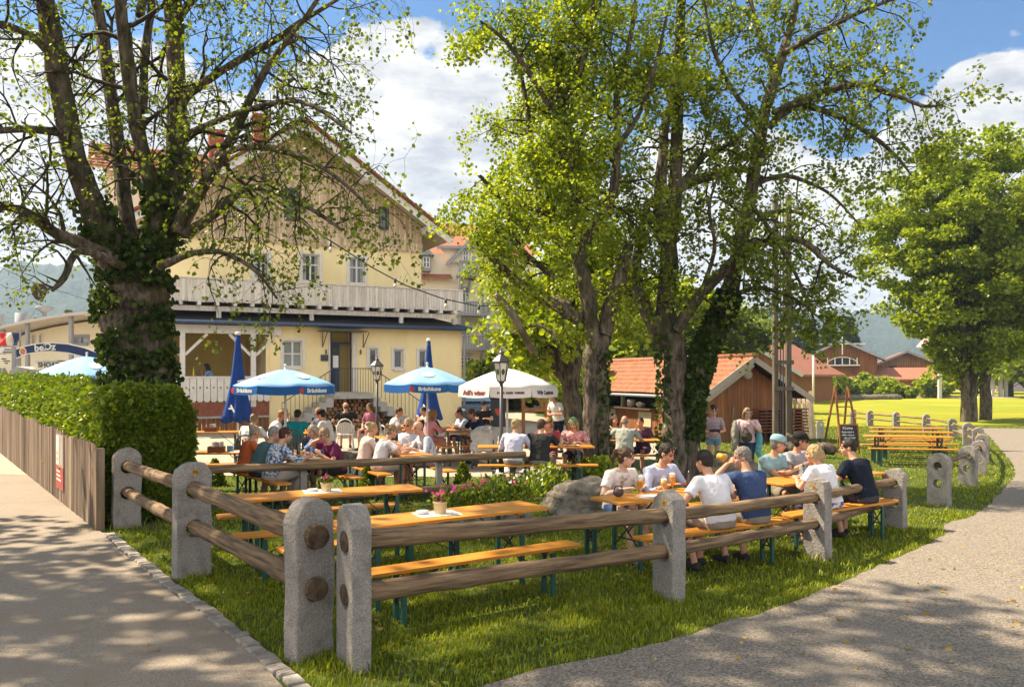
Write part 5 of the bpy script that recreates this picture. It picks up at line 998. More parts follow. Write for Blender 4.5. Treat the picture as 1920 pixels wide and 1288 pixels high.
clump_tree('maple_tree', 'maple at the edge of the picture, only its outer branches in view', 34.5, 52, 15, 10, 24000, (.2, .34), m_leafT, .25, 33, .4, 'maples on the meadow', 1, 0, 110, flat=.4)
# shade trees that stand behind the photographer and throw the dappled shade on path and lawn
for i, (x, y, h, wd, n, lab) in enumerate(((-9.4, 7.8, 19, 9.5, 5600, 'tall tree beyond the asphalt path, outside the picture'), (-12.5, 10.5, 13, 7, 2600, 'second tree beyond the asphalt path, outside the picture'), (-7.6, 3.4, 15, 7, 2600, 'slender tree beside the asphalt path, outside the picture'))):
    clump_tree('shade_tree', lab, x, y, h, wd, n, (.16, .28), m_leafC, .45, 41 + i, .26, 'shade trees beyond the asphalt path', 1, 0, 110, cs=.36)
# background greenery
BG = [(-24.8, 44, 5.6, 5.5, 5000, 'dark green tree beside the arched sign', m_far), (-23.0, 47, 4.8, 4.2, 4000, 'yellow green bush tree next to the restaurant roof', m_leafT), (7.0, 47, 8.2, 8, 10000, 'bright green tree behind the hut roof, between the two trunks', m_leafB), (3.6, 52, 8.5, 7, 8000, 'green tree right of the cream villa', m_leafT), (11.5, 55, 8, 8, 8000, 'tree behind the chimney of the hut', m_far), (27.5, 103, 12, 10, 8000, 'rounded tree behind the wooden mast', m_leafT), (30.5, 108, 11.5, 9, 6000, 'tree between the mast and the far barns', m_far), (2.6, 38.5, 3.6, 4, 5000, 'sunlit shrub by the parking place behind the white parasol', m_leafB), (-.4, 52, 3.2, 7, 6000, 'clipped green hedge bush in front of the cream villa', m_far)]
for i, (x, y, h, wd, n, lab, m) in enumerate(BG): clump_tree('garden_tree', lab, x, y, h, wd, n, (.25, .45) if y > 40 else (.15, .28), m, .05 if h < 5 else .12, 60 + i, .22, 'trees and shrubs behind the beer garden', nclump=45, flat=.75)
for i, (px, D, h, wd, lab) in enumerate(((1600, 92, 3.2, 4.6, 'round bright shrub in front of the far barn with the balcony'), (1642, 91, 2.6, 4.2, 'yellow green shrub beside the round shrub by the far barn'), (1660, 89, 1.6, 2.4, 'small low shrub at the end of the far flower bed'), (1570, 93, 2.2, 4.2, 'dark low shrub near the ladder, by the far barn'), (1694, 90, 1.5, 2.4, 'flowering small bush before the red roofed shed'), (1752, 91, 2.9, 3.6, 'bush with pale flowers before the yellow shed'))):
    clump_tree('shrub', lab, (px - CX) * D / FPX, D, h, wd, 2200, (.22, .4), m_leafT if i % 2 == 0 else m_leafB, 0.0, 80 + i, .1, 'shrubs in front of the far barns', nclump=22, flat=.9, cat='shrub')
for i, (px, D, h, wd, lab) in enumerate(((1895, 96, 9, 9, 'tall pale tree behind the maples by the stone pillars'), (1935, 90, 11, 9, 'green tree at the picture edge behind the maples'), (1830, 115, 12, 10, 'tree behind the red roofed shed'))): clump_tree('garden_tree', lab, (px - CX) * D / FPX, D, h, wd, 5000, (.4, .7), m_leafT, .05, 90 + i, .3, 'trees and shrubs behind the beer garden', nclump=40, flat=.8)
def conifer(px, D, h, wd, label, seed):
    x = (px - CX) * D / FPX; rg = np.random.default_rng(seed); g = -.3; root = thing('spruce', label, 'spruce', (x, D, g), 0, 'spruces behind the barns'); mb = MB(); mb.tube([(0, 0, 0), (.05, 0, h * .5), (0, 0, h)], [.28, .16, .02], 7); mb.build('trunk', m_bark, root)
    n = 9000; lev = np.floor(rg.random(n) ** .8 * 17) / 17; z = (.06 + .94 * lev) * h; r = (1 - lev) ** .85 * wd / 2 * (.75 + .5 * rg.random(n)) * rg.random(n) ** .5; a = rg.integers(0, 8, n) * .785 + lev * 9 + rg.normal(0, .22, n); P = np.column_stack([r * np.cos(a), r * np.sin(a), z - r * .28 + rg.normal(0, .12, n)])
    leafmesh(P, np.column_stack([np.cos(a), np.sin(a), rg.normal(-.5, .3, n)]), rg.uniform(.28, .55, n), m_con, 'crown', root, .28, .1)
for c in ((1478, 118, 14.5, 6.5, 'spruce just behind the wooden mast', 1), (1555, 122, 11.5, 6, 'spruce above the roof of the first far barn', 2), (1592, 126, 11.8, 6, 'spruce above the gable of the barn with the balcony', 3), (1420, 128, 12, 6, 'spruce above the chimney of the far barn', 4), (1520, 135, 12, 6, 'spruce between the mast and the far barns', 5)): conifer(*c)
# ------------------------------------------------------------------ beer garden tables and benches
def rrect(L, W, r=.03, n=4):
    out = []
    for cx, cy, a0 in ((L / 2 - r, W / 2 - r, 0), (-L / 2 + r, W / 2 - r, 90), (-L / 2 + r, -W / 2 + r, 180), (L / 2 - r, -W / 2 + r, 270)):
        for k in range(n + 1):
            a = rad(a0 + 90 * k / n); out.append((cx + r * math.cos(a), cy + r * math.sin(a)))
    return out
def slab(mb, outl, z0, z1, e=.004):
    mb.rings([[(x, y, z0) for x, y in outl], [(x, y, z1 - e) for x, y in outl], [(x * (1 - e / 1.1), y * (1 - e / .3), z1) for x, y in outl]], smooth=False)
def make_set(kind, L, W, Ht, name):
    root = thing(name, 'x', 'x')
    mb = MB(); slab(mb, rrect(L, W), Ht - .027, Ht); mb.build('tabletop' if kind == 't' else 'seat', m_table, root)
    for sx in (-1, 1): mb = MB(); mb.bb(sx * (L / 2 - .33) - .03, sx * (L / 2 - .33) + .03, -W / 2 + .05, W / 2 - .05, Ht - .06, Ht - .0275); mb.build('cross_batten', m_table, root)
    lx = L / 2 - .31; ly = W / 2 - .055
    for sx in (-1, 1):
        for sy in (-1, 1):
            mb = MB(); mb.box((sx * lx, sy * ly, (Ht - .06) / 2), (.045, .028, Ht - .06)); mb.build('leg', m_green, root)
        mb = MB(); z0, z1 = Ht * .28, Ht * .80
        mb.bar((sx * lx, -ly, z0), (sx * lx, ly, z1), .018, .008); mb.bar((sx * lx - .01, ly, z0), (sx * lx - .01, -ly, z1), .018, .008)
        mb.bar((sx * lx, 0, Ht * .5), (sx * (lx - .42), 0, Ht - .035), .02, .01); mb.bar((sx * lx, -ly, Ht * .42), (sx * lx, ly, Ht * .42), .022, .012)
        mb.build('brace', m_greydk, root)
    return root
tabA = make_set('t', 2.2, .54, .77, 'beer_table'); benA = make_set('b', 2.2, .25, .48, 'beer_bench')
used = {'t': 0, 'b': 0}
def put(kind, x, y, ang, label, z=None):
    src = tabA if kind == 't' else benA
    o = src if not used[kind] else copy_tree(src); used[kind] += 1
    o.location = (x, y, float(gz(x, y)) + .005 if z is None else z); o.rotation_euler = (0, 0, ang)
    tag(o, label, 'table' if kind == 't' else 'bench', 'folding beer garden tables' if kind == 't' else 'folding beer garden benches'); return o
def setup(c, u, off1, off2, lt, l1, l2, s1=0, s2=0):
    ang = math.atan2(u[1], u[0]); n = (-math.sin(ang), math.cos(ang)); U = (math.cos(ang), math.sin(ang))
    put('t', c[0], c[1], ang, lt)
    if l1: put('b', c[0] - n[0] * off1 + U[0] * s1, c[1] - n[1] * off1 + U[1] * s1, ang, l1)
    if l2: put('b', c[0] + n[0] * off2 + U[0] * s2, c[1] + n[1] * off2 + U[1] * s2, ang, l2)
T1 = (-.67, 8.03); T2 = (-2.14, 9.53); T3 = (1.92, 9.50); T4 = (4.1, 11.05)
setup(T1, (.82, .57), .65, .65, 'empty orange table with a pink potted flower, nearest to the corner posts', 'empty orange bench right behind the lower log rail', 'empty bench on the far side of the table with the pink potted flower', 0, -.28)
setup(T2, (.9, .44), .65, .65, 'empty orange table with a yellow flower pot on a paper mat', 'empty bench on the near side of the table with the yellow flower pot', 'empty bench on the far side of the table with the yellow flower pot')
setup(T3, (.84, .54), .66, .64, 'table with wheat beer glasses and four guests', 'bench carrying two men with their backs turned, one white and one navy shirt', 'bench carrying a brown haired woman and a man in a light blue shirt', -.1)
setup(T4, (.82, .57), .58, .62, 'table of the four guests near the gap in the fence', 'bench carrying the blonde woman and the man in black', 'bench carrying the two men with caps', -.42)
setup((-3.6, 13.75), (-.6, .8), .60, .60, 'table between the orange and blue patterned guests and two women', 'bench under the woman in the purple shirt', 'bench under the woman in the blue patterned blouse')
put('t', -5.35, 14.6, rad(4), 'table by the hedge strewn with menus and cutlery trays'); put('b', -5.2, 15.3, rad(4), 'bench behind the table with menus by the hedge')
put('t', -7.4, 19.9, rad(8), 'farther table half hidden by the hedge corner, with a bread basket')
setup((-2.05, 14.9), (-.45, .89), .58, .58, 'table of the man in sunglasses and the man in the checked shirt', 'bench under the man in the checked shirt', 'bench under the woman with tied up hair in the white top')
setup((-1.4, 20.2), (-.5, .85), .58, .58, 'table in front of the man in the navy polo shirt', 'bench under the man in the navy polo shirt', 'bench under the woman in the pink cardigan')
setup((-2.75, 21.7), (-.3, .95), .56, .56, 'table between the man in white and the person in beige under the blue parasol', None, 'bench under the man in white near the lamp post')
setup((-5.05, 20.3), (-.3, .95), .58, .58, 'table under the blue parasol beside the stairs', 'bench under the man in white with the dark cap', 'bench under the old man in white by the stairs')
setup((.45, 15.85), (1, .04), .66, .66, 'table next to the lamp post under the white parasol', 'bench carrying two men with their backs turned by the lamp post', 'bench under the woman in the green headscarf')
put('t', 2.55, 18.5, rad(3), 'table behind the twin trunk tree, set with plates'); put('b', 2.45, 17.75, rad(3), 'bench under the man in the grey green shirt behind the tree')
put('b', -.1, 19.4, rad(-3), 'bench beside the plastic wrapped chair')
for i, (x, y, lab) in enumerate(((10.75, 22.6, 'nearest empty table on the sunny lawn by the curved fence'), (11.7, 24.4, 'middle empty table on the sunny lawn by the curved fence'), (12.5, 26.3, 'farthest empty table on the sunny lawn by the curved fence'))):
    put('t', x, y, rad(-13), lab)
    put('b', x - .16, y - .62, rad(-13), 'bench in front of the ' + lab.split(' by')[0]); put('b', x + .16, y + .62, rad(-13), 'bench behind the ' + lab.split(' by')[0])

# ------------------------------------------------------------------ small things on the tables
m_beer = nmat('beer', (.75, .33, .02), (.65, .25, .015), scale=4, rough=.15, spec=.6); m_foam = plain('beer_foam', (.85, .80, .66), rough=.8); m_glass = clearglass('drinking_glass', (.96, .97, .97), .82)
m_cream = plain('cream_pot', (.62, .50, .28), rough=.7); m_pinkfl = leafmat('pink_petal', (.55, .04, .22), (.75, .12, .38), trans=.3, tcol=(1.2, .9, 1)); m_yelfl = leafmat('yellow_petal', (.7, .42, .03), (.8, .55, .1), trans=.3, tcol=(1.2, 1, .8))
m_whitefl = leafmat('white_petal', (.75, .7, .72), (.85, .8, .8), trans=.3, tcol=(1, 1, 1))
def on(c, u, s, t):                                                # a point on a table: s along, t across
    a = math.atan2(u[1], u[0]); return (c[0] + math.cos(a) * s - math.sin(a) * t, c[1] + math.sin(a) * s + math.cos(a) * t)
def pot(x, y, z, label, flm, n=60, h=.115):
    r = thing('flower_pot', label, 'flower pot', (x, y, z))
    mb = MB(); mb.lathe([(.052, 0), (.056, .004), (.068, h), (.071, h), (.071, h - .012), (.064, h - .012)], n=16); mb.build('pot', m_cream, r)
    P = NR.normal(0, .03, (n, 3)); P[:, 2] = h + .05 + NR.normal(0, .018, n); leafmesh(P, NR.normal(0, 1, (n, 3)) + (0, 0, .6), NR.uniform(.022, .036, n), flm, 'blossoms', r, .5)
    P = NR.normal(0, .04, (50, 3)); P[:, 2] = h + NR.uniform(-.02, .05, 50); leafmesh(P, NR.normal(0, .8, (50, 3)) + (0, 0, .4), NR.uniform(.04, .06, 50), m_hedge, 'leaves', r)
def matp(x, y, z, ang, label, s=.30):
    mb = MB(); slab(mb, rrect(s * 1.4, s, .004, 1), 0, .0022); o = mb.build('paper_mat', m_paper); o.location = (x, y, z); o.rotation_euler = (0, 0, ang); tag(o, label, 'paper mat')
m_glassy = nmat('pressed_glass', (.55, .56, .55), (.42, .44, .43), rough=.1, spec=.8)
def ashtray(x, y, z, label):
    mb = MB(); mb.lathe([(.05, 0), (.062, .012), (.062, .030), (.054, .030), (.046, .012), (.002, .010)], n=18); o = mb.build('ashtray', m_glassy); o.location = (x, y, z); tag(o, label, 'ashtray')
zt = .775 + .001
p = on(T1, (.82, .57), -.05, .02); matp(p[0], p[1], zt, .45, 'white paper mat under the pink potted flower'); pot(p[0] + .03, p[1], zt + .003, 'cream pot with a pink flower standing on the nearest empty table', m_pinkfl); ashtray(p[0] - .14, p[1] - .02, zt + .003, 'glass ashtray beside the pink potted flower')
p = on(T2, (.9, .44), -.02, .06); matp(p[0], p[1], zt, .35, 'white paper mat under the yellow flower pot'); pot(p[0] + .05, p[1], zt + .003, 'cream pot with small pink and green plant on the second empty table', m_pinkfl, 12, .10); ashtray(p[0] - .10, p[1] - .03, zt + .003, 'glass ashtray beside the pot on the second empty table')
def wheat(x, y, z, label, fill=.8, h=.23):
    r = thing('beer_glass', label, 'beer glass', (x, y, z), 0, 'glasses of wheat beer')
    g = MB(); g.lathe([(.034, 0), (.036, .006), (.008, .016), (.007, .06), (.02, .075), (.038, .12), (.041, .17), (.034, h), (.0335, h)], n=14, caps=False); g.build('glass', m_glass, r)
    zf = .075 + (h - .085) * fill
    b = MB(); b.lathe([(.004, .066), (.018, .076), (.0365, .12), (.0395, min(.17, zf)), (.036, zf)], n=14); b.build('beer', m_beer, r)
    f = MB(); f.lathe([(.036, zf + .0005), (.0345, zf + .022), (.01, zf + .028)], n=14); f.build('foam', m_foam, r)
for k, (s, t, fl, lab) in enumerate(((-.62, -.02, .78, 'wheat beer glass nearest to the brown haired woman'), (-.36, -.12, .62, 'half drunk wheat beer glass in front of the man in light blue'), (-.06, .06, .8, 'wheat beer glass between the two men facing each other'), (-.46, .14, .72, 'wheat beer glass close to the hands of the brown haired woman'))):
    p = on(T3, (.84, .54), s, t); wheat(p[0], p[1], zt, lab, fl)
p = on(T3, (.84, .54), .12, -.02)
def bottle(x, y, z, label, mat, h=.24):
    mb = MB(); mb.lathe([(.03, 0), (.032, .01), (.032, h * .55), (.013, h * .78), (.012, h), (.001, h)], n=12); o = mb.build('bottle', mat); o.location = (x, y, z); tag(o, label, 'bottle')
m_brownb = nmat('brown_glass', (.05, .02, .008), rough=.12, spec=.7); m_greenb = nmat('green_glass', (.02, .05, .015), rough=.12, spec=.7)
bottle(p[0], p[1], zt, 'brown bottle among the wheat beer glasses', m_brownb)
p = on(T3, (.84, .54), -.5, -.06); matp(p[0], p[1], zt, .5, 'paper mat under the wheat beer glasses', .22)
def handbag():
    p = on(T3, (.84, .54), -.83, .1); r = thing('phone', 'dark round purse lying by the elbow of the brown haired woman', 'purse', (p[0], p[1], zt)); mb = MB(); mb.ball((0, 0, .045), (.06, .045, .045), 12, 8); r.name = 'purse'; mb.build('purse_body', plain('purse', (.06, .045, .05), rough=.5), r); b = MB(); b.tube([(-.05, 0, .06), (-.03, 0, .12), (.03, 0, .12), (.05, 0, .06)], .008, 6); b.build('strap', plain('purse'  , (0, 0, 0)), r)
handbag()
def tumbler(x, y, z, label, fillm=None, h=.14, r0=.035, grp='drinking glasses on the tables'):
    r = thing('drinking_glass', label, 'glass', (x, y, z), 0, grp); g = MB(); g.lathe([(r0 * .85, 0), (r0, h), (r0 * .97, h), (r0 * .8, .008), (.001, .008)], n=12, caps=False); g.build('glass', m_glass, r)
    if fillm: b = MB(); b.lathe([(r0 * .78, .010), (r0 * .9, h * .75), (.001, h * .75)], n=12); b.build('drink', fillm, r)
m_apero = nmat('orange_drink', (.75, .22, .03), (.7, .2, .02), rough=.2, spec=.6); m_cola = nmat('cola', (.06, .02, .01), rough=.15, spec=.6)
p = on(T4, (.82, .57), -.35, .05); tumbler(p[0], p[1], zt, 'water glass on the table of the men with caps', None); p = on(T4, (.82, .57), -.18, .12); tumbler(p[0], p[1], zt, 'tall cola glass held by the man in the black cap', m_cola, .2)
p = on(T4, (.82, .57), -.3, -.02); matp(p[0], p[1], zt, .6, 'paper mat on the table of the men with caps', .24)
G = (-2.05, 14.9)
for s, t, lab, m, h in ((-.45, .1, 'tall orange spritz glass in front of the woman in the white top', m_apero, .2), (-.25, .16, 'second orange spritz glass near the blonde guest', m_apero, .2), (-.3, -.1, 'clear tall glass in front of the checked shirt', None, .2), (-.05, -.02, 'short orange drink in the middle of the table', m_apero, .11)):
    p = on(G, (-.45, .89), s, t); tumbler(p[0], p[1], zt, lab, m, h)
p = on(G, (-.45, .89), -.5, -.02); matp(p[0], p[1], zt, .4, 'napkin on the table of the man in sunglasses', .2)
G = (-3.6, 13.75)
for s, t, lab, m in ((-.3, .05, 'green wine bottle on the table of the women', m_greenb), (-.15, .1, 'brown beer bottle on the table of the women', m_brownb)):
    p = on(G, (-.6, .8), s, t); bottle(p[0], p[1], zt, lab, m, .26)
for s, t, lab, m, h in ((-.5, -.08, 'milky coffee glass in front of the purple shirt', m_cream, .13), (-.62, .08, 'water glass by the hands of the woman in the patterned blouse', None, .14), (0, -.1, 'tall clear glass in front of the blonde woman in blue', None, .2)):
    p = on(G, (-.6, .8), s, t); tumbler(p[0], p[1], zt, lab, m, h)
def plate(x, y, z, label, food=None):
    r = thing('plate', label, 'plate', (x, y, z), 0, 'plates on the tables'); mb = MB(); mb.lathe([(.07, 0), (.11, .012), (.135, .022), (.133, .024), (.09, .013), (.001, .012)], n=20); mb.build('dish', plain('china', (.75, .73, .69), rough=.25), r)
    if food: f = MB(); [f.ball((R.uniform(-.05, .05), R.uniform(-.05, .05), .025), R.uniform(.018, .035), 7, 5) for _ in range(6)]; f.build('food', food, r)
m_food = nmat('fried_food', (.55, .30, .07), (.35, .16, .04), scale=30, rough=.8)
p = on(G, (-.6, .8), -.72, -.02); plate(p[0], p[1], zt, 'white plate nearest to us on the table of the women', None)
p = on(G, (-.6, .8), .2, .1); plate(p[0], p[1], zt, 'plate with food before the man in the teal shirt', m_food)
def caddy(x, y, z, label):
    r = thing('cutlery_caddy', label, 'caddy', (x, y, z), .2); mb = MB()
    mb.bb(-.14, .14, -.09, .09, 0, .012); mb.bb(-.14, -.128, -.09, .09, .0125, .10); mb.bb(.128, .14, -.09, .09, .0125, .10); mb.bb(-.1275, .1275, -.09, -.078, .0125, .10); mb.bb(-.1275, .1275, .078, .09, .0125, .10); mb.build('box', plain('caddy_wood', (.20, .075, .03)), r)
    n = MB(); [n.box((R.uniform(-.1, .1), R.uniform(-.05, .05), .12), (.03, .05, .12), R.uniform(0, 3)) for _ in range(6)]; n.build('napkins', plain('napkin_mix', (.55, .48, .42)), r)
caddy(-5.15, 14.5, zt, 'brown cutlery box on the menu table by the hedge')
for i, (x, y, lab) in enumerate(((-5.75, 14.72, 'stack of white menus on the table by the hedge'), (-4.75, 14.65, 'opened menu lying at the end of the table by the hedge'))):
    matp(x, y, zt, .2 + i, lab, .26)
bx = MB(); bx.box((0, 0, .05), (.10, .05, .10)); o = bx.build('napkin_box', plain('box_blue', (.08, .25, .42), rough=.5)); o.location = (-4.95, 14.62, zt); tag(o, 'blue napkin box on the menu table by the hedge', 'napkin box')
caddy(-7.2, 19.9, zt, 'basket with bottles on the farther table behind the hedge corner')
for x, y, lab in ((-1.25, 19.9, 'plate of food in front of the man in the navy polo shirt'), (2.7, 18.45, 'plate with bread behind the twin trunk tree'), (2.2, 18.6, 'plate on the table of the man in the grey green shirt')): plate(x, y, zt + float(gz(x, y)), lab, m_food)
tumbler(-1.5, 20.5, zt, 'clear glass on the table before the woman in pink', None, .2); caddy(-5.1, 19.9, zt, 'cutlery box on the table beside the stairs')
tumbler(.75, 15.8, zt, 'beer glass beside the elbow of the man in the black shirt', m_beer, .2); tumbler(.95, 15.95, zt, 'second beer glass on the table under the white parasol', m_beer, .2); plate(1.15, 15.75, zt, 'plate in front of the woman in the green headscarf', m_food)
def chair(x, y, ang, label, mat, arms=True):
    r = thing('garden_chair', label, 'chair', (x, y, float(gz(x, y)) + .012), ang, 'plastic garden chairs')
    mb = MB(); mb.bb(-.23, .23, -.22, .22, .42, .45); bevel(mb.build('seat', mat, r), .01)
    mb = MB(); pts = []
    for k in range(9):
        a = math.pi * k / 8; pts.append((-.23 * math.cos(a), -.23 - .08 * math.sin(a) * .5, .45 + .43 * math.sin(a) ** .6))
    mb.tube(pts, .018, 6)
    for i in range(-3, 4): mb.box((i * .055, -.245, .62), (.036, .012, .36 - abs(i) * .03))
    mb.build('backrest', mat, r)
    for sx in (-1, 1):
        for sy in (-1, 1): mb = MB(); mb.bar((sx * .2, sy * .19, .425), (sx * .235, sy * .24, 0), .035, .03); mb.build('leg', mat, r)
        if arms: mb = MB(); mb.tube([(sx * .23, -.24, .68), (sx * .255, 0, .67), (sx * .25, .2, .64), (sx * .24, .22, .44)], .018, 6); mb.build('armrest', mat, r)
m_plwhite = plain('white_plastic', (.72, .70, .66), rough=.4); m_wick = plain('grey_wicker', (.10, .09, .085), rough=.8)
CH = [(-4.75, 23.7, rad(10), 'white plastic chair carrying the bald man in black', m_plwhite), (-3.9, 23.6, rad(200), 'white plastic chair with a magenta bag by the firewood', m_plwhite), (-5.5, 17.35, rad(5), 'grey wicker armchair under the man in white by the closed parasol', m_wick), (-4.95, 18.95, rad(4), 'grey chair under the man in the turquoise shirt', m_wick), (-2.35, 22.9, rad(120), 'dark wicker chair of the person in beige', m_wick)]
for c in CH: chair(*c)
# ------------------------------------------------------------------ people
m_skin = nmat('skin', (.50, .27, .17), (.42, .21, .13), scale=9, rough=.5, spec=.35)
m_skinp = nmat('pale_skin', (.58, .36, .26), (.50, .28, .19), scale=9, rough=.5, spec=.35)
m_eye = plain('eye_dark', (.03, .02, .015), rough=.2); m_lip = plain('lip', (.36, .13, .10), rough=.5); m_lens = plain('dark_lens', (.012, .012, .014), rough=.1, spec=.7)
HAIR = {k: nmat('hair_' + k, c, tuple(x * .55 for x in c), scale=18, stretch=(3, 3, .6), rough=.55, bump=.5, bscale=40) for k, c in dict(dark=(.028, .018, .012), brown=(.085, .042, .02), auburn=(.07, .022, .012), grey=(.20, .175, .15), silver=(.30, .275, .24), blonde=(.42, .29, .13), sand=(.30, .20, .10), ginger=(.42, .19, .06), greyblond=(.36, .29, .2)).items()}
CLOTH = {}
def cloth(c):
    k = 'cloth_%02d_%02d_%02d' % tuple(int(x * 99) for x in c)
    if k not in CLOTH: CLOTH[k] = nmat(k, c, tuple(x * .86 for x in c), scale=6, rough=.9, spec=.15, bump=.12, bscale=120)
    return CLOTH[k]
def checked(name, a, b, s=16):
    m, N, L = nodes(name); o = N.new('ShaderNodeOutputMaterial'); p = N.new('ShaderNodeBsdfPrincipled'); p.inputs['Roughness'].default_value = .9; L.new(p.outputs[0], o.inputs[0])
    tc = N.new('ShaderNodeTexCoord'); cs = []
    for ax in ('X', 'Z'):
        wv = N.new('ShaderNodeTexWave'); wv.bands_direction = ax; wv.inputs['Scale'].default_value = s; L.new(tc.outputs['Object'], wv.inputs['Vector']); g = N.new('ShaderNodeMath'); g.operation = 'GREATER_THAN'; L.new(wv.outputs['Fac'], g.inputs[0]); g.inputs[1].default_value = .62; cs.append(g.outputs[0])
    ad = N.new('ShaderNodeMath'); ad.operation = 'ADD'; L.new(cs[0], ad.inputs[0]); L.new(cs[1], ad.inputs[1]); ml = N.new('ShaderNodeMath'); ml.operation = 'MULTIPLY'; ml.inputs[1].default_value = .5; L.new(ad.outputs[0], ml.inputs[0])
    mx = N.new('ShaderNodeMix'); mx.data_type = 'RGBA'; mx.inputs['A'].default_value = rgba(a); mx.inputs['B'].default_value = rgba(b); L.new(ml.outputs[0], mx.inputs['Factor']); L.new(mx.outputs['Result'], p.inputs['Base Color']); return m
def striped(name, a, b, s=9):
    m, N, L = nodes(name); o = N.new('ShaderNodeOutputMaterial'); p = N.new('ShaderNodeBsdfPrincipled'); p.inputs['Roughness'].default_value = .9; L.new(p.outputs[0], o.inputs[0])
    tc = N.new('ShaderNodeTexCoord'); wv = N.new('ShaderNodeTexWave'); wv.bands_direction = 'Z'; wv.inputs['Scale'].default_value = s; L.new(tc.outputs['Object'], wv.inputs['Vector'])
    mx = N.new('ShaderNodeMix'); mx.data_type = 'RGBA'; mx.inputs['A'].default_value = rgba(a); mx.inputs['B'].default_value = rgba(b); L.new(wv.outputs['Fac'], mx.inputs['Factor']); L.new(mx.outputs['Result'], p.inputs['Base Color']); return m
c_check = checked('checked_cloth', (.62, .64, .68), (.05, .08, .17)); c_lcheck = checked('fine_checked_cloth', (.55, .60, .68), (.25, .32, .45), 26); c_paisley = nmat('paisley_cloth', (.55, .55, .52), (.03, .09, .26), scale=26, rough=.9, lo=.46, hi=.54, det=3)
c_print = nmat('printed_cloth', (.62, .56, .52), (.30, .22, .17), scale=9, rough=.9, lo=.58, hi=.66); c_stripe = striped('striped_cloth', (.62, .42, .42), (.16, .16, .24)); c_pinkp = nmat('pink_print', (.62, .35, .33), (.42, .15, .15), scale=30, rough=.9, lo=.48, hi=.52); c_skirt = nmat('printed_skirt', (.6, .5, .5), (.05, .08, .3), scale=12, rough=.9, lo=.48, hi=.52)
foldtex = bpy.data.textures.new('cloth_folds', 'CLOUDS'); foldtex.noise_scale = .09; foldtex.noise_depth = 2
hairtex = bpy.data.textures.new('hair_strands', 'CLOUDS'); hairtex.noise_scale = .025; hairtex.noise_depth = 3
def ell(p, d, rx, ry, n=14):                                       # ellipse ring: local x across, second axis square to d
    d = Vector(d).normalized(); X = Vector((1, 0, 0)); Y = d.cross(X).normalized(); X = Y.cross(d)
    return [Vector(p) + X * (rx * math.cos(2 * math.pi * j / n)) + Y * (ry * math.sin(2 * math.pi * j / n)) for j in range(n)]
def ik(a, b, l1, l2, hint):
    a = Vector(a); b = Vector(b); d = b - a; L = min(d.length, (l1 + l2) * .995); d.normalize(); b = a + d * L
    x = (l1 * l1 - l2 * l2 + L * L) / (2 * L); h = math.sqrt(max(l1 * l1 - x * x, 1e-6)); hv = Vector(hint); hv = (hv - d * hv.dot(d)).normalized(); return a + d * x + hv * h, b
